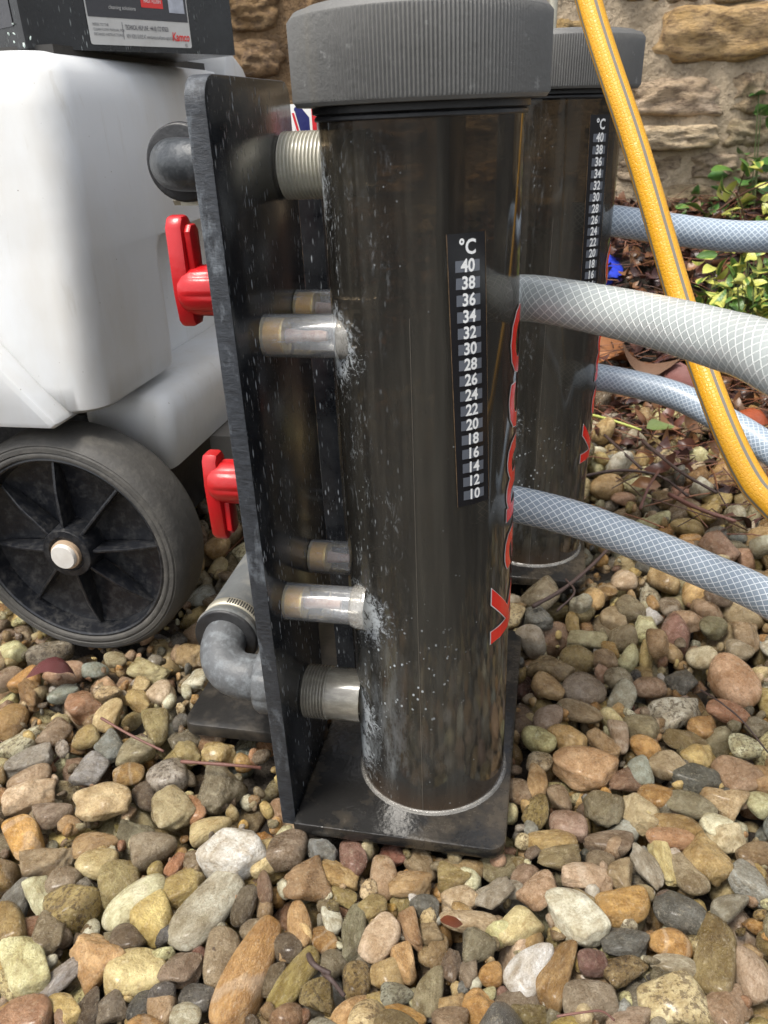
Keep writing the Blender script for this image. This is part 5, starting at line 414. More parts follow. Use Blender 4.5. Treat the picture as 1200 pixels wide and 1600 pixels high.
18,311,672,-57,-1,-2,14,37,17,-195,1341,-15,0,0,-14,28,29,104,668,-18,-3,-1,-23,36,18,100,1016,-66,0,2,27,22,35,211,600,-27,4,5,-15,16,34,-68,714,-60,-3,-3,21,29,13,-418,678,-56,8,1,8,29,10,-205,1194,-20,1,13,-21,30,33,-213,1366,-16,-1,-1,16,22,10,386,1022,-52,2,1,20,39,16,-106,1040,-35,-6,-1,-26,47,15,-538,1360,-30,7,3,-24,41,34,604,1363,-38,-5,7,15,36,6,325,1124,-25,1,-28,15,20,35,151,1066,-33,-6,-20,-17,48,19,115,1242,-42,-7,-3,18,16,14,683,1355,-16,7,-3,-13,25,17,134,639,-60,-3,-5,14,21,23,-121,710,-51,2,-11,-20,23,32,-13,821,-12,-17,-10,2,23,0,206,719,-49,-1,-2,0,46,23,-545,1239,-43,-3,10,30,32,8,143,367,-63,-12,20,-7,12,31,-143,822,-27,1,-3,11,37,28,-115,1389,-40,-15,-23,-7,47,6,-567,1419,-52,19,7,11,31,30,269,1245,-40,7,-3,-24,28,14,-14,801,-60,0,1,-3,40,6,-417,817,-59,0,6,9,21,27,20,1286,-58,-8,-2,6,24,0,468,1109,-51,-5,-1,-19,42,9,394,1104,-48,3,-1,28,48,11,-439,808,-58,-3,-3,18,30,11,677,1278,-17,-11,-1,-23,44,25,-240,778,-55,-2,-2,11,40,33,-234,1241,-16,-11,5,22,25,33,297,784,-50,2,3,19,35,3,-312,951,-54,3,1,27,39,10,175,1064,-59,1,2,3,31,10,506,979,-27,2,10,19,33,2,9,926,-60,-8,-28,-5,21,18,567,1076,-43,6,-9,-12,35,6,471,1422,-13,10,10,-12,28,33,-155,316,-55,-9,-7,-27,28,19,461,1388,-30,11,6,24,22,19,-153,359,-62,3,-3,5,25,13,502,1382,-23,4,4,13,31,24,591,1358,-30,-3,4,20,15,19,-539,1380,-21,6,4,-18,16,14,527,1420,-6,10,-19,-3,23,29,686,1420,-32,6,-6,-6,22,12,313,1405,-29,-24,-10,-1,25,13,367,1401,-28,9,-4,-15,23,0,-259,396,-57,-6,4,4,22,3,-202,387,-59,-6,8,-11,19,2,-349,391,-53,-9,19,-16,22,29,22,1390,-8,-9,-7,17,24,12,43,1404,-5,-14,-21,0,31,31,-297,390,-58,-4,-1,20,24,29,-820,1378,-67,2,-1,-10,18,20,-869,1420,-56,-3,0,27,34,23,-767,1407,-23,-5,1,-3,38,30,-563,1405,-30,-19,-5,10,15,33,-599,1420,-38,8,-13,8,36,27,-436,1402,-56,16,8,-14,23,21,-380,1418,-41,8,-1,20,31,26,823,1374,-63,-1,-2,10,23,24,578,906,-34,11,20,-12,21,10,616,910,-44,0,-5,-9,48,6,641,876,-35,4,-1,-10,32,0,654,882,-42,-4,10,25,18,11,692,863,29,-9,8,-1,28,2,-698,933,-63,7,1,-5,18,11,-608,892,-19,14,5,-22,28,34,-558,911,-42,5,5,-7,43,3,-566,977,-9,24,2,1,37,10,-340,949,-52,-1,1,-11,33,7,-348,929,-36,2,-7,4,33,9,655,955,-18,15,0,-27,34,10,-151,897,7,-2,-2,-8,31,16,-334,907,-44,4,6,-27,21,13,-239,899,-34,-8,4,-9,38,2,-542,888,-32,27,1,5,24,24,-427,931,-36,6,0,-18,23,21,-81,903,-19,10,-23,9,26,20,-388,573,-39,3,5,8,48,34,-355,576,-65,2,0,-12,22,28,776,909,-56,-9,-26,3,22,22,-104,568,-62,17,4,2,17,8,-86,571,-65,29,1,6,17,30,-84,548,-51,16,-16,12,27,30,-618,580,-58,-15,1,25,25,1,-512,566,-56,2,0,29,30,31,-451,585,-43,24,14,4,32,16,-431,560,-56,-2,-5,9,27,25,-405,557,-53,-6,-5,25,32,30,90,521,-67,3,-1,-10,17,19,78,567,-61,-1,0,28,27,15,99,562,-56,-5,-5,22,28,28,236,569,-48,5,4,27,17,23,-120,574,-60,1,-6,-2,20,34,317,565,-50,8,-1,-8,25,27,326,582,-55,9,3,27,23,16,345,575,-63,2,2,-20,30,35,366,572,-57,-5,1,-16,27,25,405,580,-61,-3,2,-2,30,13,11,579,-49,5,2,15,35,12,191,879,-44,5,-5,-28,48,17,-293,885,-20,-3,4,3,27,35,-82,889,-11,13,9,7,27,14,405,942,-23,-11,-3,14,14,23,511,895,
-13,3,28,-14,28,5,-111,859,-31,-4,2,-6,28,32,634,1058,-53,-11,27,2,41,14,-609,864,-50,20,-12,-7,28,23,-585,867,-16,3,1,24,42,32,-512,865,14,4,-3,-21,30,4,-549,876,4,5,9,3,29,27,478,859,19,-6,2,-16,20,0,-194,886,-13,9,3,24,40,33,-66,866,-18,-11,-5,24,27,9,177,993,-62,-2,3,-28,20,9,-31,936,-7,-1,-6,-18,26,17,-716,929,-45,9,3,-21,41,4,-586,941,-34,2,5,23,48,29,430,980,-11,2,-6,-15,21,31,417,954,-25,24,-2,15,45,6,598,926,-38,-11,1,-18,23,30,629,1027,-32,1,1,-5,24,24,445,932,-40,2,-2,-2,40,33,566,959,-28,3,-4,-1,42,33,602,948,-55,-1,1,-9,37,10,664,901,-54,-21,5,6,36,11,-585,905,0,-3,-1,0,38,0,-561,935,-58,5,-2,-5,23,2,-542,931,-52,9,-6,15,30,19,595,977,-61,9,-6,16,18,4,649,862,-58,1,8,12,27,6,-669,932,-53,6,-28,-3,35,31,-605,877,-34,1,-2,27,18,7,-571,885,-51,3,5,-29,30,18,382,870,-51,23,-2,9,37,20,-553,583,-41,-8,0,21,48,3,-481,601,-57,0,0,-12,47,0,-453,608,-56,-4,-4,-15,34,28,-433,601,-57,-9,-2,-15,34,6,495,859,4,3,-1,0,26,12,542,899,36,16,-18,8,36,15,597,889,-14,-11,-12,12,48,12,597,859,-56,-6,2,-4,29,3,443,584,-54,5,-2,9,37,31,499,577,-42,-2,-6,8,48,29,560,595,-58,1,-2,6,30,13,579,581,-36,-15,-2,16,37,22,-102,586,-51,2,-1,19,35,3,-58,631,-51,23,0,-9,34,33,-27,599,-48,-27,-2,-5,48,24,15,640,-50,-7,7,-17,31,18,30,613,-52,-1,2,22,34,9,-412,581,-57,-1,0,2,32,15,-352,607,-65,-2,2,21,19,22,-461,565,-52,-17,0,-5,39,31,-397,544,-31,-19,5,-6,30,3,-376,548,-1,-5,-4,-19,40,15,-248,520,-45,5,6,27,32,11,-134,546,-66,3,-1,25,24,35,305,546,-59,-17,-2,-18,23,5,316,549,-39,11,2,-12,20,30,-119,557,-59,-6,2,2,27,30,-76,515,-56,3,0,26,26,27,-43,532,-57,-10,3,-1,22,27,-5,554,-49,5,3,1,30,12,34,528,-66,-2,-30,7,24,35,497,545,-58,-1,-2,-30,25,7,545,532,-51,5,-1,-12,42,31,246,547,-55,21,-13,5,19,11,285,546,-62,7,-3,10,20,35,363,552,-58,-20,2,-2,21,33,424,573,-60,-5,22,16,20,19,434,560,-61,-15,-2,15,20,9,449,545,-60,3,-3,27,28,34,457,530,-43,3,5,-19,21,24,72,623,-57,0,-1,1,25,12,63,590,-47,5,0,-19,48,31,95,589,-44,7,-2,-13,40,15,-123,597,-60,6,-4,10,16,27,-49,1032,-63,4,-1,-9,28,0,359,1033,-54,11,-9,0,24,27,424,1013,-40,-12,-8,-13,42,7,489,1031,-46,10,3,-26,42,13,540,1027,-43,-10,25,6,37,9,612,1035,-53,15,-10,11,26,31,-638,1042,-54,3,-3,14,35,9,-590,1057,-49,0,7,-24,37,1,-574,1038,-38,-18,6,11,46,21,430,1042,-45,-10,2,24,48,19,-475,1060,-57,12,4,-6,28,32,-395,1054,-50,-2,-1,28,36,12,-329,1061,-60,3,4,-29,35,28,-296,1060,-51,-9,-7,25,34,19,-248,1060,-53,4,-3,5,35,32,-723,1018,-51,-3,1,18,48,5,-626,979,-56,1,-4,27,26,8,-642,932,-29,0,1,15,48,0,-535,965,-16,5,4,22,31,35,421,965,11,-1,2,-27,19,26,-399,993,-45,9,-4,5,26,4,-250,930,-45,3,1,-26,27,14,54,983,-17,-3,4,7,21,0,413,980,-17,-9,7,12,36,6,421,996,-6,0,2,-17,18,6,358,538,-56,-2,-2,7,30,26,629,995,-24,10,0,13,39,19,637,964,-61,4,1,-7,22,22,-605,1014,-1,1,-1,-7,25,27,-602,970,-63,-2,-2,23,24,17,-410,998,-20,-9,-25,11,23,1,-389,998,-18,6,0,-27,18,7,532,957,-32,1,1,-23,37,6,545,991,-30,-20,-20,-4,48,28,561,998,-6,-10,-12,6,20,18,571,1020,-7,-6,9,24,41,28,450,982,-15,7,-1,-10,25,3,584,992,-7,-10,6,-24,48,26,668,933,-50,-3,-2,26,
48,13,815,961,-56,-3,6,-24,38,28,-568,977,-55,-3,-3,1,34,3,47,1042,-29,2,2,-5,23,5,30,1053,-54,1,4,13,37,0,178,1056,-56,6,0,-9,36,6,247,1057,-26,-2,1,13,31,15,342,1024,-33,-1,-7,11,46,10,-169,1018,-52,3,-9,-11,29,4,-101,1015,-64,-3,1,-8,26,34,-72,1010,-43,-1,4,-9,41,8,-42,992,-41,-4,-3,-15,41,34,-587,1033,-61,-9,-6,-25,20,35,-426,1044,-57,7,1,6,28,30,114,1003,-29,-5,-3,23,29,23,169,1024,-54,6,2,9,35,30,305,1015,-55,-5,-4,-28,35,20,-159,1047,-41,14,-6,23,47,6,563,1010,-44,12,-7,25,37,7,587,999,-57,5,24,11,25,16,610,997,-54,22,-3,8,37,8,634,1001,-63,-4,2,-2,22,31,756,972,-58,1,7,8,21,27,-633,1023,-61,-11,5,13,21,20,-324,545,-67,-2,3,19,23,28,576,1060,-11,10,1,-17,20,29,600,1017,-58,-9,1,8,26,19,-101,527,-49,-2,9,15,33,2,-97,557,-54,-21,-13,5,24,30,-615,556,-56,-3,2,-4,31,26,-500,551,-36,-7,21,11,41,20,-466,544,-52,-10,4,4,28,33,-417,541,-40,-8,5,-18,31,26,-332,519,-61,-4,-1,12,22,7,-339,536,-61,0,-4,-11,23,6,293,526,-61,0,1,23,35,35,-156,536,-60,16,0,10,23,8,-127,525,-59,-2,-1,13,23,29,363,520,-44,-11,-1,-23,32,25,387,535,-63,3,0,-6,32,21,470,537,-61,2,-2,16,28,34,494,521,-53,2,0,27,39,10,522,531,-56,2,-8,-5,21,2,-491,561,-61,4,-21,-16,18,11,-70,584,-62,-8,-9,-26,13,16,46,509,-47,2,-1,2,40,12,-16,973,-50,2,3,19,35,3,8,1011,-47,-12,0,-20,34,33,-412,1034,-56,15,7,10,26,10,-314,1029,-68,0,1,1,13,18,-227,1052,-57,-7,6,-9,21,22,-297,1008,-58,-27,6,10,31,20,-225,1006,-69,6,3,19,12,13,-215,997,-56,-25,4,14,27,18,657,982,-43,6,-9,0,40,29,-614,1004,-44,5,-3,23,41,12,-566,1013,-32,1,30,5,24,15,-548,1016,-57,-2,10,-16,24,32,-505,989,-61,7,-2,-21,22,32,77,1012,-51,-1,2,22,34,9,-464,1014,-26,-3,-1,-13,31,19,-347,1015,-52,22,-5,-7,27,18,-319,1013,-64,2,1,-3,30,6,-282,1005,-59,-9,2,-17,25,14,575,983,-54,-11,2,-4,27,33,-492,1029,-59,-1,2,14,37,28,-438,1027,-55,3,-6,-4,22,26,668,1011,-35,16,-3,-7,39,32,698,1033,-67,-2,3,21,15,19,-651,1050,-8,-2,-3,-25,45,17,-604,1033,-54,-3,-19,21,24,18,113,1046,-39,-18,-7,7,30,20,106,1062,-37,-8,9,0,33,4,-69,989,-11,-21,-21,-3,29,34,-83,1027,-61,5,-2,12,20,24,-364,968,-61,-11,5,-19,27,26,-299,971,-52,-2,-2,11,21,22,-229,981,-60,3,0,-22,26,30,-194,963,-56,3,-4,-9,32,4,-81,946,-54,3,-2,13,34,8,-449,1004,-56,1,-1,27,46,34,8,980,-48,-14,2,-6,48,28,60,963,-62,1,5,11,20,29,142,969,-59,14,11,4,17,30,202,1003,-57,4,-4,-28,27,30,538,957,-58,6,2,26,23,16,583,966,-53,3,6,12,25,4,616,970,-54,-3,5,-17,27,25,626,946,-62,-3,1,14,27,33,-640,957,-57,0,0,12,30,11,-589,989,-52,-3,-6,20,30,6,-529,984,-44,-8,-6,5,41,31,-490,982,-58,-6,2,11,21,16,267,505,-44,10,7,9,30,11,316,497,-55,1,-26,-3,36,18,366,493,-64,-1,2,20,21,15,379,501,-43,-13,-4,20,30,24,468,508,-57,-13,2,-10,28,1,491,501,-55,12,3,-5,22,16,475,1041,-17,-2,0,-12,27,33,582,1031,-42,-2,7,-24,40,12,641,1021,-57,-5,1,-14,30,23,647,1015,-30,10,-1,-22,20,33,681,1034,-33,-3,2,-22,25,11,263,1038,-27,-3,9,25,30,30,-586,1054,7,15,9,15,35,21,-559,1032,-9,5,-3,-29,21,9,-477,1039,-48,-14,3,22,29,15,444,1032,14,8,-7,-24,29,13,-597,1037,-22,4,0,-24,22,29,-566,1010,5,5,-5,-3,37,4,-244,1056,-12,4,-2,-10,32,19,
-663,1063,-58,7,-2,19,19,29,-614,1058,-56,-5,-5,7,26,22,455,1056,-3,2,-28,10,31,25,604,1059,-32,7,5,-22,40,8,624,1041,-70,-1,0,-18,13,34,653,1042,-24,-6,-3,17,38,2,722,1015,-55,-22,2,14,25,19,-612,1058,-48,8,-9,-28,29,11,487,485,-57,-3,26,-9,28,3,506,480,-64,2,-3,29,22,5,-516,525,-54,-1,-3,17,39,13,-488,526,-53,-23,-1,12,34,33,-463,514,-60,0,4,-3,33,6,-378,521,-45,-1,-5,25,39,2,-357,533,-64,3,3,29,20,17,-308,494,-54,7,-7,25,22,27,-162,518,-55,-8,-7,16,27,19,-79,533,-62,2,-6,-8,18,33,527,496,-56,-4,-30,4,38,22,1,492,-55,-1,3,14,32,17,50,481,-56,25,8,6,24,24,73,492,-52,-8,12,-13,24,25,144,489,-54,-7,2,-22,27,24,-235,950,-54,27,-6,-10,41,26,-211,937,-55,4,-2,10,32,4,-177,917,-47,12,5,-21,31,11,-79,924,-42,2,4,5,33,28,-8,930,-60,7,1,-18,21,24,128,1034,-56,0,0,-19,35,5,583,925,-50,2,-20,17,25,3,734,904,-54,24,-13,0,19,11,-617,960,-40,2,-9,17,35,31,-552,957,-41,-13,-11,-5,34,22,-361,906,-53,2,1,30,36,27,-297,927,-59,2,-3,2,24,29,-271,959,-49,15,2,26,41,30,-232,927,-61,0,4,4,28,35,-209,899,-56,1,2,-27,47,35,460,975,-52,-19,-2,-8,34,7,545,936,-51,-5,-9,-27,32,4,617,1058,-55,10,0,3,30,31,739,1064,-56,-19,2,19,29,3,-657,1089,-56,-4,0,25,37,18,-618,1103,-57,1,-3,9,30,16,-85,1061,-61,-1,-2,22,27,13,-471,1101,-57,7,-27,8,29,27,-457,1089,-48,7,-16,-14,28,24,-326,1076,-45,10,-4,12,40,32,-302,1097,-50,-12,-7,-17,30,7,-229,1093,-39,3,2,-18,48,25,53,1062,-13,-8,-7,29,37,33,-538,1092,-58,4,-2,18,36,20,285,1045,1,-2,-1,21,32,12,303,1061,-1,1,-2,13,22,1,7,1049,-44,-1,8,-8,21,14,537,920,-54,-14,-13,-2,24,30,-50,912,-55,12,10,-13,22,27,146,951,-54,9,-4,23,34,20,188,935,-34,4,7,10,40,26,273,919,-66,-3,2,18,23,28,284,926,-57,-8,-6,-21,25,0,485,963,-33,6,5,-26,23,28,-359,887,-48,1,-8,13,22,31,-295,889,-60,1,-3,-5,30,22,-125,886,-32,3,0,18,22,25,538,906,-24,-4,-7,-30,13,16,558,918,-42,-9,-7,7,40,12,580,912,-63,5,-3,4,19,32,640,906,-53,3,-4,-13,35,30,-528,943,-54,3,-17,-21,22,21,24,889,-46,15,5,-17,24,20,153,927,-62,-1,4,4,27,0,229,922,-61,-24,1,-18,33,35,-429,873,-60,-4,2,-8,29,23,-401,867,-53,8,1,4,30,9,43,1096,-52,-30,-5,-6,30,16,304,1085,-36,17,-8,-1,48,23,328,1090,-50,6,-19,6,29,11,-160,1102,-54,-13,2,30,29,33,-139,1123,-53,1,1,-8,29,32,703,1088,-30,7,-13,-11,46,16,-692,1155,-54,15,-4,12,30,28,-633,1126,-62,0,1,-4,29,34,-591,1119,-58,3,3,-14,22,2,-99,1082,-53,2,-3,-19,38,31,-483,1112,-53,2,-17,-5,23,24,-398,1123,-60,3,1,1,24,29,-382,1108,-52,-9,-4,-27,31,3,-354,1094,-50,13,3,26,41,30,-292,1153,-53,-5,1,-27,47,35,196,1094,-56,5,-2,12,37,17,239,1065,-51,1,6,18,34,10,391,1057,-45,-9,10,-5,21,15,-601,1077,-50,0,-1,-29,41,31,-509,1075,-60,17,2,-7,28,6,-428,1060,-59,-3,-3,23,26,4,310,888,-53,-3,-10,-17,28,4,352,895,-50,9,-18,2,29,11,491,950,-58,3,-1,-2,38,33,-15,887,-49,-29,-5,-7,30,16,562,886,-42,6,-11,-10,35,6,641,879,-62,0,2,-4,24,10,673,873,-30,7,-13,-12,46,16,696,871,-53,-6,-20,10,27,14,-587,909,-53,2,-5,22,34,22,-515,922,-58,2,0,-4,43,35,740,858,-56,4,0,21,31,26,-640,863,-51,3,-8,-25,29,11,-626,884,-51,1,-3,-29,41,31,-544,865,-42,22,7,4,40,16,-518,875,-60,16,2,-7,28,6,-507,
884,-35,0,-21,5,47,10,-444,861,-59,-3,-3,23,26,4,529,904,-50,-16,-7,8,28,10,437,862,-52,-24,-2,15,30,29,3,865,-54,0,-2,-25,36,18,121,887,-49,3,-3,6,48,24,161,873,-62,-2,4,-15,23,31,651,861,-61,1,-2,-20,23,31,285,1098,-42,-5,-3,11,21,17,359,1118,-31,5,2,-26,23,28,599,1099,-56,3,3,-29,39,13,661,1109,-56,-4,11,-18,23,17,-651,1141,-54,3,10,-6,20,12,-627,1152,-46,-10,25,-10,40,3,-564,1136,-65,0,0,17,26,0,-542,1147,-51,-1,-8,23,26,18,-479,1141,-55,4,-2,11,32,4,-461,1126,-43,-10,-23,10,35,1,-147,1157,-56,-3,-2,-19,35,5,-121,1139,-50,0,-2,23,41,8,-83,1121,-45,3,8,26,32,11,-160,1087,-46,-5,-1,-1,24,10,-129,1082,-51,-5,0,16,38,3,-52,1093,-46,10,-3,-14,38,10,248,1147,-52,-3,-7,-28,32,4,574,1132,-61,1,3,-19,21,24,595,1127,-58,1,0,-29,25,7,622,1129,-51,5,-1,-12,42,31,679,1138,-46,-29,9,-3,30,3,700,1128,-43,-5,9,26,28,4,-660,1162,-58,-7,-6,16,20,26,-650,1153,-61,8,7,-4,23,21,-538,1178,-50,-1,-2,-9,48,17,-426,1154,-51,-18,4,17,36,4,-301,1180,-38,0,-2,30,20,20,-129,1179,-59,-3,-2,-25,23,25,-111,1168,-58,1,28,4,30,11,-51,1158,-52,-10,7,-25,31,35,-27,1156,-62,10,29,-2,25,35,205,1160,-49,-12,-3,-19,40,18,-58,1121,-51,8,-11,5,25,16,-29,1135,-56,10,0,25,27,8,-3,1117,-59,-2,1,-23,41,35,134,1185,-56,0,1,7,30,27,266,1112,-48,-2,-4,-27,40,25,-526,909,-36,-1,3,-30,33,30,175,859,-56,1,4,4,31,10,298,871,-37,-12,0,15,25,17,391,859,-55,1,-9,-6,22,19,410,867,-52,2,-2,14,38,18,477,873,-30,-6,-7,5,48,26,500,896,-52,-5,-2,-19,42,9,531,877,-27,0,11,-27,46,16,583,890,-61,1,0,4,33,34,691,859,-64,0,1,20,18,16,-697,879,-64,-6,-3,-19,18,0,-617,910,-35,11,5,-23,42,26,-402,862,-52,8,-8,-28,29,13,-349,859,-21,-21,-6,16,23,4,-316,859,-41,-2,-1,-13,27,33,576,845,19,12,3,-11,41,2,-513,857,9,-13,2,21,29,15,133,848,-42,23,0,-13,33,26,182,860,-50,-14,-6,6,36,35,652,1159,-59,-1,-2,-16,34,28,700,1165,-58,-1,-1,3,32,15,-669,1180,-56,-2,2,-4,31,31,-652,1186,-55,18,-3,23,23,13,-574,1179,-52,1,-3,21,39,31,-519,1204,-53,3,-8,28,19,20,-41,1187,-55,3,-10,22,21,6,106,1190,-60,-30,-3,-10,32,33,638,1138,-32,2,3,-9,21,0,210,1188,-49,24,13,1,27,24,366,1192,-55,0,0,27,46,34,341,1186,-27,-6,0,-14,31,19,496,1193,-56,-1,4,3,27,25,562,1197,-64,0,-6,6,13,2,564,1175,-55,-15,-1,17,30,35,-357,1196,-59,-1,-4,27,25,16,-34,1154,-30,7,-2,-15,28,9,185,1137,-51,-17,-1,-12,34,7,215,1138,-47,-9,-1,27,18,17,-209,1218,-40,16,-7,20,37,7,-101,1220,-59,0,6,8,21,27,1,1208,-57,11,2,11,28,1,323,1201,-46,12,-5,-11,42,26,392,1223,-54,-4,-3,13,42,0,458,1208,-46,-11,-27,-2,36,34,537,1209,-42,-14,-24,-6,47,6,610,1180,-46,-13,3,19,35,21,630,1187,-64,3,-2,-6,28,0,653,1202,-41,13,-4,22,31,16,692,1207,-53,-6,-5,-7,28,22,721,1202,-59,-2,2,-1,31,5,737,1217,-58,-2,1,-7,30,1,-722,1216,-41,-12,3,2,37,16,21,1214,-63,5,2,-24,20,34,402,1163,-48,-10,9,15,24,16,447,1169,-56,4,-2,-10,39,19,474,1174,-53,-5,-3,4,32,31,555,1190,-66,-2,5,28,15,17,579,1154,-61,5,-5,28,21,34,380,601,-56,17,-4,10,30,6,407,599,-69,3,-29,-7,17,6,425,591,-62,3,0,6,23,11,513,860,11,1,4,23,32,30,448,861,-25,4,2,-26,35,6,466,850,-30,11,1,29,27,8,527,850,-9,3,4,-23,30,24,-532,634,-37,
-16,18,-4,42,29,-506,639,-51,-9,7,-25,16,1,-480,631,-36,-5,-8,-7,41,22,-452,636,-57,7,-24,-13,24,32,-436,633,-66,1,0,-1,17,24,306,594,-56,-11,2,13,32,10,342,576,-38,-1,8,-16,17,18,363,598,-63,-18,6,-19,18,17,-360,631,-62,-5,2,-22,24,19,-190,652,-40,-4,-7,8,13,2,460,605,-60,-3,1,25,24,30,536,617,-55,-10,2,-4,27,33,553,621,-65,-6,3,18,18,17,-160,848,-29,-5,-2,0,28,9,-133,848,-46,0,-3,-6,38,31,-80,653,-53,2,0,-21,36,18,-85,626,-52,0,-10,-9,29,4,-396,610,-59,-2,1,18,34,21,364,1235,-55,-6,2,-14,34,10,522,1240,-66,-1,2,-14,23,35,610,1226,-54,-6,-10,-25,25,29,-611,1242,-57,-2,7,16,22,31,-549,1243,-54,-5,4,-1,34,17,-563,1074,-61,-4,0,24,22,3,-438,1067,-21,0,-6,9,30,27,-27,1235,-32,5,1,-18,32,21,58,1241,-48,22,-13,-10,29,25,-315,1113,-61,-1,-5,5,23,29,-248,1062,-36,23,1,6,24,30,714,1235,-62,-1,1,-10,36,6,744,1235,-58,-6,2,27,34,35,-638,1059,-44,-5,11,-29,31,8,632,1161,-45,4,5,-20,36,18,653,1180,-52,3,-10,-12,29,4,739,1163,-64,2,-1,-9,26,34,-767,1194,-50,-2,10,22,28,19,-670,1205,-47,9,2,-29,44,10,-614,1218,-53,-3,-1,15,33,7,301,481,-61,-5,-2,-5,21,10,313,474,-54,-9,-9,8,25,35,330,474,-32,-6,-3,16,38,3,408,465,-47,8,-3,-12,38,10,446,509,-32,2,-8,1,47,16,676,1059,-56,6,3,30,26,7,-676,1069,-52,-4,8,17,20,7,-704,1063,-62,0,-1,-19,35,6,63,1066,-31,-4,21,15,48,11,-419,1094,-39,1,-2,19,24,3,-403,1097,-36,1,8,12,27,6,-194,1240,-54,7,-6,16,35,21,-157,1233,-41,6,-6,9,44,24,-43,1215,-51,-1,-1,-10,48,33,537,814,21,-5,2,0,29,11,-16,806,-9,-3,-5,-14,22,3,157,827,-55,-2,-2,27,31,9,374,812,-32,7,6,20,21,4,404,822,-35,-6,-6,-10,29,1,-559,863,-26,3,-5,29,23,5,-532,859,-30,10,22,1,38,4,493,819,29,-4,-3,-15,24,16,543,834,18,7,3,-5,33,4,500,841,0,20,7,4,40,18,551,850,-1,9,-5,14,26,7,521,820,-19,-20,-6,-10,32,2,375,796,-18,13,18,-5,25,16,600,665,-29,-10,-1,-9,31,24,601,835,-29,9,-1,20,30,14,620,856,-21,9,-2,26,33,29,663,830,-38,-8,2,11,48,21,-764,843,-53,1,-4,-8,30,25,-608,826,-44,-2,-1,22,38,16,465,808,13,-11,-7,-16,48,12,510,824,12,6,-2,-8,20,9,491,812,-15,17,6,12,26,16,504,807,-10,16,-10,13,29,20,523,800,9,0,1,28,30,8,556,778,-36,8,-8,12,28,2,-5,818,-57,-4,5,7,21,3,-766,1226,-52,1,2,27,41,11,-665,1118,-37,11,3,28,48,34,-582,1154,-33,10,19,-13,21,10,300,1069,-16,-21,7,-8,21,33,340,1098,-24,-5,1,-5,29,25,504,466,-43,12,-11,-4,34,1,-562,487,-40,6,16,5,35,16,-522,494,-53,3,-2,11,32,32,-486,487,-44,4,-3,-16,47,7,-399,506,-49,-21,-8,10,27,10,667,1093,-23,-3,-8,30,30,13,630,1077,-21,11,5,-6,19,31,679,1075,-34,-24,-9,5,31,31,-348,510,-56,6,-6,1,26,14,-223,467,-46,-5,-18,17,27,12,-146,517,-58,4,-10,-9,21,29,330,454,-56,-2,-7,-18,25,29,423,487,-58,8,-4,1,30,17,482,464,-58,-5,0,21,29,26,-41,498,-50,-12,-5,-22,34,32,7,469,-53,-8,-7,-29,27,27,32,474,-61,-4,4,-5,29,23,158,474,-56,-4,-8,17,22,31,633,833,-33,-14,-1,-25,29,26,677,792,-51,24,-6,-13,26,25,-639,818,-57,2,0,-5,40,14,-586,809,-50,8,1,-17,26,16,-575,814,-25,-1,3,-15,15,14,-540,836,-56,25,0,16,24,12,-468,832,-24,-13,29,1,21,31,586,799,16,9,-3,11,20,24,584,815,-40,7,4,26,23,35,577,768,-14,19,-1,14,44,3,620,819,-18,4,3,-25,21,9,639,789,
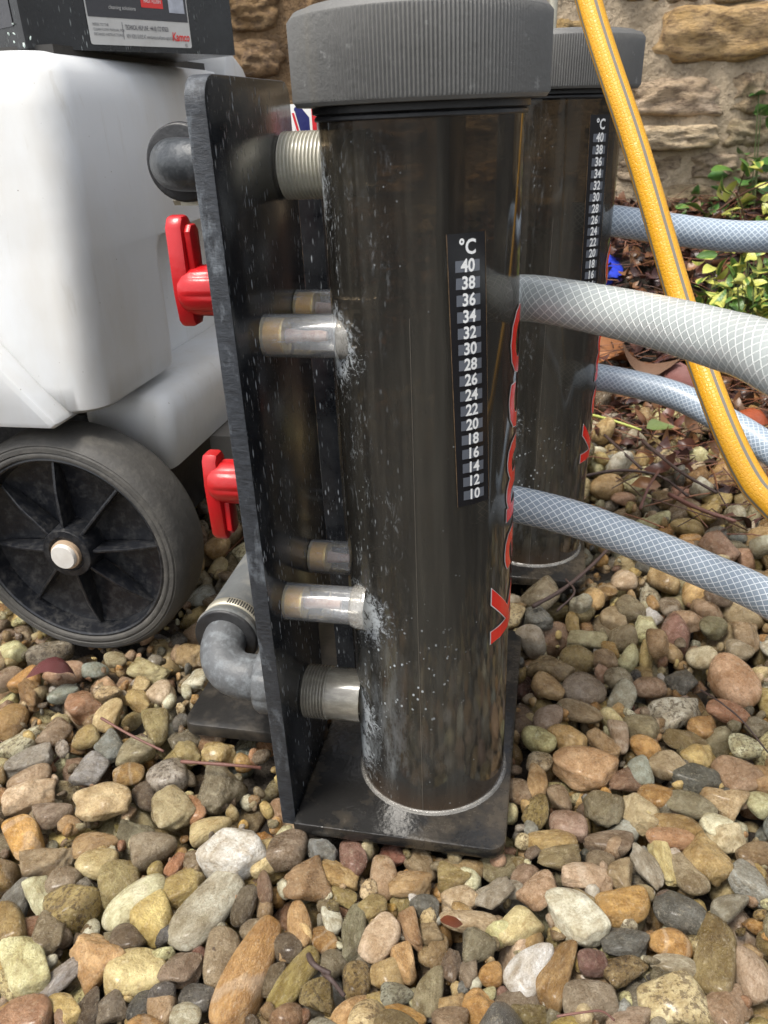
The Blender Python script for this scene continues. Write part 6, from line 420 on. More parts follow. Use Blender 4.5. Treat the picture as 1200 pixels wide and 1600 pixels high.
-50,1,-2,-1,35,7,723,807,-49,-2,-4,-24,38,25,-664,780,-47,4,-4,15,38,2,-555,810,-29,5,-2,-24,35,18,-522,837,-28,-9,0,13,26,28,-478,817,-25,3,-1,-7,22,12,-394,829,-31,-8,-1,24,23,15,535,790,-6,-2,8,17,21,34,548,784,-6,-4,10,22,18,9,43,1105,-20,24,-11,-9,17,11,-256,1103,-45,-6,11,-17,30,8,207,1112,-21,-22,-5,-18,26,20,244,1105,-22,-5,0,-14,18,7,258,1096,-14,-3,-3,15,29,13,281,1070,-38,11,9,5,27,14,450,1058,-16,-6,2,-24,30,5,617,1077,-30,8,-8,25,34,0,190,1082,-22,25,10,-5,27,23,-287,856,-1,-2,-1,-28,31,6,-273,862,23,7,-8,-14,24,7,-532,800,-13,5,4,-15,29,25,-529,818,-35,19,-10,-3,34,35,269,638,-55,3,0,8,35,30,-30,797,-29,-8,1,14,24,7,-39,807,-49,10,-2,-20,20,13,435,613,-29,-1,-9,11,46,10,442,619,-63,-4,2,29,23,0,474,618,-60,8,25,-11,23,4,505,642,-50,11,1,-3,27,2,149,629,-65,-2,-2,-8,21,20,193,634,-58,4,0,-4,28,31,-438,651,-54,10,4,11,28,1,-355,653,-65,0,-27,-12,28,35,353,641,-57,8,-4,-18,22,25,403,620,-58,-11,2,29,23,21,501,1119,-57,-12,-5,0,27,17,284,451,-44,14,-1,7,29,16,646,1114,-25,8,-16,16,44,15,650,1088,-48,-2,3,-1,40,33,681,1111,-54,-3,-4,-25,32,22,764,1080,-47,-1,-5,-12,41,11,-643,1186,-11,13,1,9,30,18,-632,1118,-32,-1,-2,16,33,31,-223,1146,7,4,0,0,23,12,-212,1152,-15,-28,-9,3,37,20,-450,1138,-13,-10,7,-1,28,2,-257,1159,-49,-4,-11,21,26,7,-365,1156,-14,13,-6,-17,24,22,-271,1119,-16,-8,2,-21,23,18,-201,662,-57,1,5,-19,21,16,541,637,-61,28,-3,2,29,19,569,618,-57,-4,0,20,28,3,-496,658,-56,16,-6,17,30,8,-455,658,-63,-1,1,-12,28,20,477,765,37,0,12,11,27,32,441,783,13,-7,21,-2,33,15,500,786,22,-1,19,-8,43,31,18,770,-28,-13,-1,-3,22,15,177,792,-56,-2,0,16,48,0,-30,761,-24,29,-2,4,27,14,63,771,-61,0,3,-3,26,15,620,1137,-13,-10,-2,-28,23,35,633,1127,-16,26,8,10,19,4,662,1143,-32,-9,4,16,24,30,699,1173,-13,3,-2,0,42,33,772,1112,-56,-1,2,-9,37,10,-808,1235,-46,-10,-20,12,36,9,400,1149,-23,-11,-2,-21,19,17,300,425,-39,-4,-16,-11,38,5,314,440,-35,0,-5,21,32,12,333,404,-45,7,1,-22,48,5,375,430,-20,-12,6,-19,40,35,400,434,-26,-3,-3,-2,30,23,416,451,-58,11,1,-28,24,5,447,444,-25,23,-6,11,35,9,548,1178,-62,-5,-2,4,20,27,498,421,-55,3,-3,14,42,6,-537,453,-59,-1,-3,-2,30,24,-506,450,-51,-16,27,1,32,7,-482,451,-40,6,5,-11,23,27,-414,448,-65,1,2,24,28,6,-395,480,-39,-12,6,-21,48,2,-370,460,-59,4,3,8,33,13,307,452,-48,-8,4,-18,29,16,314,449,-18,5,-5,-26,28,21,-190,453,-54,5,2,18,34,3,-50,460,-46,-9,1,16,42,5,18,451,-48,-7,1,-26,40,23,49,454,-53,6,-5,-4,34,33,511,757,14,20,10,-2,34,30,532,773,-13,-26,3,6,38,28,618,786,-25,-2,5,16,36,3,637,737,3,0,0,-14,39,34,-492,799,-33,-5,3,6,24,8,-469,798,-26,5,-7,-24,28,20,434,721,1,1,3,-11,39,0,429,714,42,-6,1,-18,48,9,455,740,7,-5,-14,4,30,32,457,773,1,-2,-6,-1,28,20,436,704,-34,11,29,-1,26,10,498,735,20,8,-24,10,30,13,522,736,1,20,0,6,39,18,554,753,-19,10,-2,20,47,1,-577,784,-35,-1,-3,-5,24,29,-538,778,-25,12,-5,11,18,1,-513,802,-11,-2,-6,3,22,13,645,703,3,-4,4,-4,34,13,-603,742,-49,-12,0,23,36,9,-566,766,-26,7,-2,25,23,1,-520,773,-10,-14,-2,-4,28,25,-500,791,-9,-3,2,15,23,20,-484,786,-43,-6,0,25,16,21,475,675,16,2,-3,-6,25,8,
17,1180,-48,5,-19,6,34,26,-367,1173,-29,-9,-2,10,23,20,-140,1187,3,10,27,-5,18,6,209,1135,-20,-15,-3,21,24,9,267,1152,-29,1,7,23,37,28,427,1117,-42,-17,2,-8,25,15,458,1134,-31,9,3,20,24,5,478,1159,-8,1,-5,-15,21,31,168,1113,-28,-12,9,-18,34,6,658,1162,-29,-13,0,5,21,12,682,1154,-34,-15,-7,3,24,21,724,1123,-57,-14,1,-3,22,15,264,1177,-15,-5,-9,-22,33,18,364,1079,-32,4,-4,-25,31,28,-341,444,9,8,-8,-26,48,34,-507,1191,-36,1,4,26,22,13,629,1161,-13,5,1,-21,27,28,-322,1195,-43,17,12,11,17,23,-702,1173,-55,-6,0,25,30,4,-684,1242,-19,0,-11,-10,31,23,-663,1183,-26,28,5,-8,25,31,-647,1213,3,10,0,-18,32,0,-627,1145,-10,-2,-4,27,16,18,-469,783,-18,17,-9,-6,21,28,-428,701,-40,6,-2,14,42,6,587,739,-34,-1,-3,13,31,25,632,713,-27,-5,0,16,27,11,-153,741,-18,9,-1,-13,15,29,258,659,-52,-7,-6,-8,28,22,288,662,-59,-1,3,1,31,5,426,652,-58,4,-3,14,30,20,451,638,-56,4,1,21,44,6,523,644,-60,-7,-5,-11,21,32,538,656,-58,-5,5,26,23,1,565,654,-53,2,25,7,32,7,-503,465,-32,-1,-4,-4,23,24,-507,468,-64,-1,4,4,30,28,-503,487,-4,0,0,7,43,35,-465,483,6,10,-5,20,45,7,-462,453,-40,18,14,11,35,13,-477,456,-64,1,4,-14,25,13,-438,454,-35,12,5,19,22,4,-302,407,-26,2,-1,-5,24,6,424,1168,-60,4,0,-8,22,22,519,1198,-42,9,-1,25,37,34,605,1173,-22,8,1,-8,12,12,650,1174,-13,-12,-3,-11,21,12,304,385,-18,-4,0,17,16,14,297,403,-13,-3,3,3,30,34,324,389,-6,-15,23,3,31,11,438,377,-47,7,-1,1,27,13,472,388,-30,-8,-5,-11,29,1,-407,416,-51,17,4,19,30,5,-392,422,-47,-13,-20,-8,32,10,-358,399,-26,19,6,10,28,29,457,418,-52,18,19,-6,25,27,-456,436,-58,9,2,-15,26,32,-424,429,-27,-18,6,-21,47,22,-375,451,-48,1,6,9,29,8,303,397,17,4,5,13,34,22,-318,443,-36,19,1,18,37,28,342,373,-33,-5,7,21,39,24,383,402,-29,-4,0,-9,25,21,419,409,-10,8,0,9,22,24,426,405,-39,-8,-1,19,23,3,-379,750,-43,-6,11,17,18,8,-394,451,-32,5,-1,-26,23,16,-537,518,-60,15,3,12,19,11,-366,473,-18,0,-10,-9,40,19,-371,451,-27,1,-3,-16,26,5,-687,449,-62,-2,-2,-4,28,14,-335,455,-18,-8,-5,4,44,26,352,516,-2,15,-4,16,23,16,-225,800,-33,-1,4,10,28,19,-562,737,-38,1,-3,24,23,20,-528,746,6,19,0,7,38,30,-499,741,-9,3,0,-23,35,24,-472,753,-9,1,-11,-24,32,4,-472,773,-24,-9,-5,-6,23,33,-463,738,-8,3,5,-5,16,11,625,658,-54,11,1,5,21,29,-64,731,4,-12,6,8,27,30,51,758,-40,7,3,10,18,24,87,792,-61,11,-11,-22,15,33,-484,788,13,1,10,-11,29,29,431,661,52,9,7,-11,29,12,12,706,-23,-5,-12,24,26,7,-543,843,-22,-13,-23,-4,22,34,-461,1216,-26,8,-3,12,20,24,-405,1216,8,-6,-21,17,26,25,66,1197,-34,13,3,-14,19,33,294,1183,-33,5,27,8,44,23,303,1208,-32,-1,11,-21,30,30,-58,1180,-42,0,2,10,33,13,-23,1176,-46,4,20,13,34,5,472,1216,-14,-2,-5,-16,22,3,671,1207,-25,-8,5,13,42,26,710,1200,-27,6,0,1,27,13,725,1187,-30,4,5,21,21,4,736,1199,-30,-8,-5,-10,29,1,-718,1240,-62,-1,4,11,24,23,-685,1231,-58,1,29,-14,33,19,-650,1234,-33,3,6,-6,31,31,-565,1236,-23,17,2,21,30,5,682,1183,-47,-1,1,-26,28,29,708,1184,-49,-7,3,8,21,31,734,1173,-39,6,1,-25,41,34,-723,1198,-59,-7,-2,-23,21,33,-697,1196,-54,-10,4,14,28,13,-594,1195,-23,-3,-2,2,26,12,-563,1215,-12,0,3,-12,20,32,411,707,17,0,-7,28,24,34,
439,686,-25,0,4,28,31,17,464,711,11,-8,3,-21,44,25,426,682,53,-2,7,-20,29,14,500,697,26,8,-6,27,46,18,563,707,17,14,-2,24,42,19,613,713,-51,8,-23,12,26,20,-631,725,-56,-25,5,3,31,15,321,457,2,6,24,-13,27,33,346,450,-22,-7,1,-13,23,10,377,448,-9,-7,6,-8,18,19,391,452,-32,0,4,-12,30,33,466,450,-49,-4,1,29,40,4,495,448,-38,-4,-20,-10,31,4,510,450,-66,3,1,-13,23,35,-615,453,-62,1,0,-15,29,20,-525,472,-39,-3,8,-25,29,23,-479,520,-17,2,-5,-15,37,3,-440,515,-36,2,-1,6,39,2,-497,463,-52,-5,1,16,12,35,-448,460,-64,-4,0,18,29,6,-527,454,-27,-4,0,1,22,2,-371,489,-14,-7,1,23,22,3,-442,499,-6,-11,-5,22,21,22,-544,501,-51,-7,-19,12,26,15,-546,472,-56,14,1,-29,23,34,-418,459,-34,17,-7,-12,30,24,-12,478,-57,5,-2,6,23,29,338,461,37,-16,-5,-16,48,17,320,488,7,11,5,16,31,32,351,467,-8,0,-3,-23,36,0,-207,1240,-9,-10,-6,17,24,12,-135,398,-53,2,6,2,28,3,-124,407,-40,16,-4,-4,16,18,48,1237,-15,-8,-6,16,29,24,155,1242,-11,-12,23,5,31,11,212,1236,-19,-4,0,-9,25,21,279,1241,-43,-15,-24,-6,28,24,83,1234,-24,3,2,14,34,22,365,455,-34,-3,-3,-11,32,9,376,469,-14,-6,9,11,23,4,407,461,-14,5,23,6,22,35,434,468,-37,-6,23,14,48,11,507,459,4,4,-2,-4,30,14,482,477,-29,3,4,-19,21,4,525,451,-53,15,5,19,26,22,161,701,-26,0,-3,25,26,18,-178,674,-47,-10,23,-1,21,28,-156,679,-27,-6,1,6,23,7,416,681,2,22,10,-7,27,23,426,672,-21,-10,5,23,22,14,481,681,-11,-4,-2,14,29,13,489,693,-37,15,1,10,33,35,500,687,-26,15,7,6,27,14,616,678,-56,-3,2,-6,29,25,617,695,-31,-2,1,-6,28,32,27,670,-7,-5,-1,-10,29,13,-664,692,-52,0,-7,24,31,13,-537,727,-57,13,5,-4,19,31,-498,726,-60,-10,-8,-21,20,6,-485,708,-45,-28,-8,8,31,31,-455,757,-3,6,2,-15,26,3,-440,746,-65,-10,2,11,14,23,-353,1290,-25,2,-1,22,22,25,127,1270,-57,-2,-3,15,37,17,160,1260,-49,0,7,17,34,10,226,1238,-48,9,2,-30,48,6,615,1247,-43,8,4,-14,37,27,762,1246,-55,3,3,15,27,12,-823,1254,-55,2,1,-14,42,22,-306,393,-28,3,-8,-8,16,22,-312,361,-29,13,-6,-18,43,16,439,423,-58,-19,4,5,23,13,465,439,-49,-4,7,27,32,26,-23,411,-57,-9,10,12,23,32,408,389,-26,-9,7,13,42,26,-420,393,-21,6,5,-2,40,13,-329,402,-20,18,2,-17,48,29,-447,705,-58,4,-1,0,26,12,226,661,-54,-2,9,30,27,18,401,661,5,1,10,15,40,29,440,673,15,-3,2,24,48,23,459,662,-24,7,2,-8,36,22,494,661,-21,-16,3,5,40,13,523,667,25,3,-6,4,48,34,574,661,-59,-27,2,1,32,5,639,662,33,-2,0,-6,33,21,-559,663,-52,2,4,-9,33,32,-590,692,-53,-5,-3,11,45,6,-505,755,-68,-23,-1,-15,15,26,-489,692,-25,1,-3,12,29,20,-443,733,-27,-2,1,-16,35,0,613,853,-58,0,2,14,31,15,-17,853,-62,0,4,-29,35,28,110,859,-53,4,-3,5,35,32,145,858,-57,1,-25,-14,27,33,209,850,-65,-6,-1,0,19,35,-462,711,-8,-4,-7,15,48,27,-450,678,-42,-4,-21,-5,35,21,488,852,-38,1,6,-11,24,24,543,855,-52,-6,3,-15,34,15,592,858,-52,-6,5,26,34,35,352,1305,-65,1,2,15,24,28,521,1261,-42,-6,13,3,36,30,663,1256,-46,-8,10,20,34,30,700,1252,-32,-8,1,19,40,2,748,1239,-18,2,3,21,32,30,-722,1296,-44,-1,6,-17,36,8,-696,1274,-25,-4,-1,-1,21,16,-597,1304,-56,-4,1,15,38,1,-572,1307,-33,4,-7,12,16,32,-543,1281,-54,-13,2,30,29,33,-391,1306,-50,7,-12,5,25,16,-64,1244,-54,0,-2,-24,36,18,
667,1227,-12,5,8,19,33,1,692,1232,-35,13,1,17,39,22,]

D3, F3 = ico(4); D2, F2 = ico(3)
SH3 = [pebble_shape(k, D3) for k in range(NVAR)]; SH2 = [pebble_shape(k, D2) for k in range(NVAR)]
HR = np.array(HERO, float).reshape(-1, 11); BR_ = np.array(BED, float).reshape(-1, 8); NH, NB = len(HR), len(BR_)
def quats(E): return [Euler(tuple(np.radians(e * 6))).to_quaternion() for e in E]
hp = HR[:, :3] / (1000, 1000, 2000); hq = quats(HR[:, 3:6]); hsc = HR[:, 6:9] / 2000; hk = HR[:, 9].astype(int); hc = HR[:, 10].astype(int)
bp = BR_[:, :3] / (1000, 1000, 2000); bq = quats(BR_[:, 3:6]); bs = BR_[:, 6] / 1000; bk = BR_[:, 7].astype(int)
RS = np.random.RandomState(11)
WTS = dict(b=.18, t=.11, i=.05, o=.12, m=.05, s=.11, g=.10, v=.07, l=.15, w=.065, k=.05, u=.04, r=.04, d=.06, y=.12, p=.03, q=.05, n=.012)
wt = np.array([WTS.get(k, .0) for k in PALKEYS]); wt /= wt.sum()
def pick_col(key=None):
    k = RS.choice(len(PALKEYS), p=wt) if key is None else int(key)
    c = np.array(PALL[k]) * np.exp(RS.normal() * .30) * np.exp(RS.normal(size=3) * .035) * np.array((1.42, 1.36, 1.18))
    ch = PALKEYS[k]; a = .9 if ch == 'q' else (.75 if ch in 'lgv' and RS.rand() < .35 else (.1 if ch in 'pwmo' and RS.rand() < .3 else .4))
    return (*np.clip(c, .012, .80), a)
M_peb = pebble_mat('wet_pebble', False); M_pebs = pebble_mat('wet_pebble_mass', True)
PM = []
for k in range(NVAR):
    me = bpy.data.meshes.new('pebble'); me.from_pydata(SH3[k].tolist(), [], F3.tolist()); me.polygons.foreach_set('use_smooth', [True] * len(me.polygons)); me.materials.append(M_peb); PM.append(me)
gravel = bpy.data.objects.new('gravel_bed', None); COL.objects.link(gravel); gravel['kind'] = 'structure'; gravel.empty_display_size = .05
def pebble(k, loc, q, scale, col):
    o = bpy.data.objects.new('pebble', PM[k]); COL.objects.link(o); o.parent = gravel; o.location = loc; o.rotation_mode = 'QUATERNION'
    o.rotation_quaternion = q; o.scale = scale; o.color = col
for i in range(NH): pebble(int(hk[i]), hp[i], hq[i], hsc[i], pick_col(hc[i]))
NSEL = 300 - NH
for i in range(NSEL): pebble(int(bk[i]), bp[i], bq[i], (bs[i],) * 3, pick_col())
vv, ff, cc = [], [], []; off = 0
D1, F1 = ico(2); SH1 = [pebble_shape(k, D1) for k in range(NVAR)]
for i in range(NSEL, NB):
    R = np.array(bq[i].to_matrix()); near = i < 1500
    s, f = (SH2[bk[i]], F2) if near else (SH1[bk[i]], F1)
    v = (s * bs[i]) @ R.T + bp[i]; vv.append(v); ff.append(f + off); off += len(v)
    c = pick_col(); cc.append(np.tile(c, (len(v), 1)))
for i in range(5200):                       # chips and grit lying in the gaps
    y = .2 + 1.15 * RS.rand() ** 1.25; x = .02 + (RS.rand() * 2 - 1) * (.22 + .42 * y); k = RS.randint(NVAR); s_ = .006 + .013 * RS.rand() ** 1.7
    R = np.array(Euler(tuple(RS.uniform(-3, 3, 3))).to_matrix()); v = (SH1[k] * s_) @ R.T + (x, y, RS.uniform(-.019, -.001)); vv.append(v); ff.append(F1 + off); off += len(v)
    cc.append(np.tile(pick_col(), (len(v), 1)))
vv = np.vstack(vv); ff = np.vstack(ff); cc = np.vstack(cc)
me = bpy.data.meshes.new('pebble_mass'); me.vertices.add(len(vv)); me.vertices.foreach_set('co', vv.ravel())
me.loops.add(ff.size); me.loops.foreach_set('vertex_index', ff.ravel().astype(np.int32)); me.polygons.add(len(ff))
me.polygons.foreach_set('loop_start', np.arange(0, ff.size, 3, dtype=np.int32)); me.polygons.foreach_set('use_smooth', np.ones(len(ff), bool))
at = me.attributes.new('col', 'FLOAT_COLOR', 'POINT'); at.data.foreach_set('color', cc.ravel().astype(np.float32)); me.update(calc_edges=True); me.validate()
pm = link('pebble_mass', me, M_pebs, gravel); pm['kind'] = 'stuff'

# ------------------------------------------------------------------ old rubble wall behind
WY = 1.92
wall = thing('stone_wall', 'old rubble stone wall with pale mortar behind the filters and hoses', 'stone wall', (0, WY, 0))
M_mort = NT('lime_mortar'); M_mort.set(rough=.9, spec=.2); v_ = M_mort.coord(); tc_ = M_mort.n('ShaderNodeTexCoord'); sp_ = M_mort.n('ShaderNodeSeparateXYZ'); M_mort.l(tc_.outputs['Object'], sp_.inputs[0])
c_ = M_mort.mix(M_mort.noise(v_, 14, 8, .7), (.36, .28, .19), (.64, .52, .37)); c_ = M_mort.mix(M_mort.ramp(M_mort.noise(v_, 34, 8, .75), (.50, 0.), (.68, .7)), c_, (.16, .13, .10))
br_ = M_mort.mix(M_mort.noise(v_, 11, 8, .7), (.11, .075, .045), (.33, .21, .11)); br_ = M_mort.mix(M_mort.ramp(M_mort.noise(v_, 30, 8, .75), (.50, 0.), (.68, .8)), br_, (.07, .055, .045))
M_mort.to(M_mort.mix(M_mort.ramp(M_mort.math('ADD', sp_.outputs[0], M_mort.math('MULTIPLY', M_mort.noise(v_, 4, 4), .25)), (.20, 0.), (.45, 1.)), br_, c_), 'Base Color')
M_mort.bump(M_mort.math('ADD', M_mort.noise(v_, 26, 8, .7), M_mort.math('MULTIPLY', M_mort.noise(v_, 110, 4), .4)), .022); M_mort = M_mort.m
mb = bmesh.new(); gx, gz_ = 120, 44
rs = random.Random(4); grid = []
for j in range(gz_ + 1):
    row = []
    for i in range(gx + 1):
        x = -2.2 + 5.0 * i / gx; z = -.05 + 1.75 * j / gz_
        row.append(mb.verts.new((x, rs.uniform(-.032, -.010), z)))
    grid.append(row)
for j in range(gz_):
    for i in range(gx): mb.faces.new((grid[j][i], grid[j][i + 1], grid[j + 1][i + 1], grid[j + 1][i]))
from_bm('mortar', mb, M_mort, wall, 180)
box('core', (-2.2, .02, -.05), (2.8, .35, 1.7), M_mort, wall, 0)
def stone_mat(name, a, b, dark):
    m = NT(name); m.set(rough=.85, spec=.25); v = m.coord('Object', (1, 1, 1)); oi = m.n('ShaderNodeObjectInfo')
    cv = m.n('ShaderNodeVectorMath', operation='ADD'); m.l(v, cv.inputs[0]); m.l(oi.outputs['Random'], cv.inputs[1]); v = cv.outputs[0]
    tc = m.n('ShaderNodeTexCoord')
    n1 = m.noise(v, 2.2, 8, .7, .5); n2 = m.noise(v, 7, 10, .75); c = m.mix(m.ramp(n1, (.35, 0.), (.65, 1.)), a, b); c = m.mix(m.ramp(n2, (.46, 0.), (.62, .9)), c, dark)
    c = m.mix(1., c, oi.outputs['Color'], 'MULTIPLY')
    m.to(c, 'Base Color'); m.bump(m.math('ADD', n2, m.math('MULTIPLY', m.noise(v, 22, 6, .7), .7)), .016); return m.m
M_st = stone_mat('ochre_stone', (.62, .40, .16), (.70, .50, .27), (.20, .13, .075))
M_st2 = stone_mat('buff_stone', (.66, .51, .31), (.74, .61, .43), (.22, .16, .105))
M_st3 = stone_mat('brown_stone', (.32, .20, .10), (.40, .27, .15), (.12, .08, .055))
SD, SF = ico(4)
def stone_mesh(k):
    r = np.random.RandomState(500 + k); p = r.uniform(7, 15)
    q = np.abs(SD); rad = (q ** p).sum(1) ** (-1 / p); v = SD * rad[:, None]
    for j in range(26):
        w = r.normal(size=3); w /= np.linalg.norm(w); f = r.uniform(1.5, 22); v = v + (SD * (.105 / f ** .6 * np.sin(f * (SD @ w) + r.uniform(0, 6.28)))[:, None])
    v[:, 0] *= 1 + .12 * r.uniform(-1, 1) * v[:, 2]; v[:, 2] *= 1 + .16 * r.uniform(-1, 1) * v[:, 0]
    v /= (v.max(0) - v.min(0)); v -= (v.max(0) + v.min(0)) / 2
    me = bpy.data.meshes.new('stone'); me.from_pydata(v.tolist(), [], SF.tolist()); me.polygons.foreach_set('use_smooth', [True] * len(me.polygons)); return me
SM = [stone_mesh(k) for k in range(14)]
placed = []
def stone(x0, x1, z0, z1, mat, tone=1.0, proud=.03, k=None):
    o = bpy.data.objects.new('stone', SM[rs.randrange(14) if k is None else k]); COL.objects.link(o); o.parent = wall
    o.location = ((x0 + x1) / 2, -proud * .8 + .042, (z0 + z1) / 2); o.scale = (x1 - x0, .12, z1 - z0); o.rotation_euler = (rs.uniform(-.05, .05), rs.uniform(-.05, .05), rs.uniform(-.03, .03))
    t = tone * rs.uniform(.85, 1.1); o.color = (t, t * rs.uniform(.95, 1.02), t * rs.uniform(.9, 1.03), 1)
    mat = getattr(mat, "m", mat)
    if not o.data.materials: o.data.materials.append(mat)
    o.material_slots[0].link = 'OBJECT'; o.material_slots[0].material = getattr(mat, "m", mat)
    placed.append((x0, x1, z0, z1))
def wpx(x0, y0, x1, y1):
    """wall rectangle seen between two image points when the wall is looked at from the taking position"""
    P = []
    for (px, py) in ((x0, y0), (x1, y1)):
        d = RX * ((px - 600) / 1240) - up * ((py - 800) / 1240) + RZ; t = WY / d.y; P.append((d.x * t, .452 + d.z * t))
    return P[0][0], P[1][0], min(P[0][1], P[1][1]), max(P[0][1], P[1][1])
for (a, b, c, d, mt, tone, pr) in (
        (1000, 10, 1215, 104, M_st, 1.05, .045), (1095, -45, 1205, 8, M_st2, .75, .03), (955, -40, 1035, 8, M_st, .95, .03), (1036, -40, 1090, 14, M_st2, .7, .02),
        (972, 125, 1128, 182, M_st2, 1.0, .04), (1132, 112, 1200, 178, M_st2, .8, .03), (984, 196, 1116, 233, M_st2, 1.1, .065), (1122, 184, 1205, 232, M_st2, .72, .03),
        (955, 243, 1062, 285, M_st2, .85, .03), (1066, 240, 1150, 280, M_st2, .85, .025), (985, 288, 1112, 338, M_st2, .8, .03), (1116, 284, 1200, 330, M_st3, 1.3, .02), (1155, 236, 1215, 282, M_st2, .75, .03), (925, 60, 1000, 118, M_st2, .9, .03), (925, 125, 968, 180, M_st2, .8, .03), (905, 190, 978, 235, M_st2, .8, .03),
        (1210, 5, 1330, 80, M_st2, .9, .03), (1210, 85, 1350, 170, M_st, .9, .03), (1222, 176, 1340, 230, M_st2, .8, .03),
        (335, 62, 452, 128, M_st3, 1.2, .03), (340, -10, 448, 54, M_st3, 1.0, .035), (455, -20, 560, 60, M_st3, 1.1, .03), (230, -20, 330, 60, M_st3, .9, .03), (455, 66, 560, 130, M_st3, 1.0, .03), (240, 66, 330, 130, M_st3, 1.2, .03)):
    stone(*wpx(a, b, c, d), mt, tone, pr)
z = .08; row = 0
while z < 1.62:
    h = rs.uniform(.055, .105); x = -2.1 + rs.uniform(0, .1)
    while x < 2.7:
        w = rs.uniform(.11, .26)
        if not any(x < b - .004 and x + w > a + .004 and z < d - .004 and z + h > c + .004 for a, b, c, d in placed[:25]):
            br = x + w / 2 < .15
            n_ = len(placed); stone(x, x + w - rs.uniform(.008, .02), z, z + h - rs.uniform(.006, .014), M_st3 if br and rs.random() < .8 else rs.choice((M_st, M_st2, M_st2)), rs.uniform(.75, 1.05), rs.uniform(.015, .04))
        x += w
    z += h

for i in range(2600):                       # small packing stones in the joints
    w, h = rs.uniform(.05, .15), rs.uniform(.025, .06); x, z = rs.uniform(-.5, 1.4), rs.uniform(.15, .85)
    if not any(x < b - .003 and x + w > a + .003 and z < d - .003 and z + h > c + .003 for a, b, c, d in placed):
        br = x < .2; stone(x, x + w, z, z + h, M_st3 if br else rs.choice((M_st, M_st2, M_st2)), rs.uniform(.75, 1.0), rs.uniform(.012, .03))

# ------------------------------------------------------------------ leaf litter on the bank
M_leaf = NT('dead_leaf'); M_leaf.set(rough=.32, spec=.5); oi = M_leaf.n('ShaderNodeObjectInfo'); v_ = M_leaf.coord()
M_leaf.to(M_leaf.mix(1., M_leaf.mix(M_leaf.noise(v_, 60, 5), (.55, .5, .5), (1.25, 1.1, 1.0)), oi.outputs['Color'], 'MULTIPLY'), 'Base Color'); M_leaf.bump(M_leaf.noise(v_, 220, 4), .0008)
def leaf_mesh(k, L=.05, wid=.55, curl=.3):
    r = random.Random(70 + k); n = 8; m = 5; vs, fs = [], []
    cu, cw, tw = r.uniform(-curl, curl) * 9, r.uniform(.1, 1.) * (1 if r.random() < .7 else -1), r.uniform(-.6, .6)
    for i in range(n + 1):
        t = i / n; w = L * wid * .5 * (math.sin(PI * t ** .85) ** .8) * (1 + .10 * math.sin(9 * t + k)) + .0004
        for j in range(m):
            s = (j / (m - 1) - .5) * 2; x = (t - .5) * L; y = s * w
            z = cw * y * y / (L * .35) + cu * (t - .5) ** 2 * L * .5 + .0035 * math.sin(7 * t + 3 * s + k) + abs(s) * .002
            a = tw * (t - .5); vs.append((x, y * math.cos(a) - z * math.sin(a), y * math.sin(a) + z * math.cos(a)))
    for i in range(n):
        for j in range(m - 1): fs.append((i * m + j, i * m + j + 1, (i + 1) * m + j + 1, (i + 1) * m + j))
    return vs, fs
LV = [leaf_mesh(k, 1.0, random.Random(k).uniform(.4, .75), .5) for k in range(12)]
rl = random.Random(21); vs, fs = [], []
def bed_edge(x): return float(np.interp(x, (-1, .1, .26, .33, .40, .48, .6, 1.6), (1.5, 1.45, 1.25, 1.10, .96, .84, .74, .62))) + .05 * math.sin(23 * x)
def in_bed(x, y): return y > bed_edge(x)
M_litter = NT('leaf_litter'); M_litter.set(rough=.38, spec=.5); at_ = M_litter.n('ShaderNodeAttribute', attribute_name='col'); v_ = M_litter.coord()
M_litter.to(M_litter.mix(1., M_litter.mix(M_litter.noise(v_, 60, 5), (.5, .45, .45), (1.2, 1.1, 1.0)), at_.outputs['Color'], 'MULTIPLY'), 'Base Color'); M_litter.bump(M_litter.noise(v_, 200, 4), .0008)
BR = [(.060, .028, .022), (.09, .038, .028), (.035, .018, .016), (.12, .06, .03), (.07, .036, .034), (.05, .026, .028), (.16, .085, .04)]
cl = []; cnt = 0
while cnt < 5200:
    x, y = rl.uniform(-.7, 1.6), rl.uniform(.70, 1.93)
    edge = y - bed_edge(x)
    if edge < 0 and rl.random() > max(0, .34 + edge * 1.2) * (1 if x > .22 else .1): continue
    cnt += 1
    lv, lf = LV[rl.randrange(12)]; L = rl.uniform(.018, .05); R = Euler((rl.gauss(0, .5), rl.gauss(0, .5), rl.uniform(0, 6.3))).to_matrix()
    z = max(gz_at(x, y) + .035, .008) + rl.uniform(-.012, .016); o = len(vs); c = rl.choice(BR); f = rl.uniform(.6, 1.5)
    vs += [R @ (Vector(p) * L) + Vector((x, y, z)) for p in lv]; fs += [tuple(q + o for q in t) for t in lf]; cl += [(*[q * f for q in c], 1)] * len(lv)
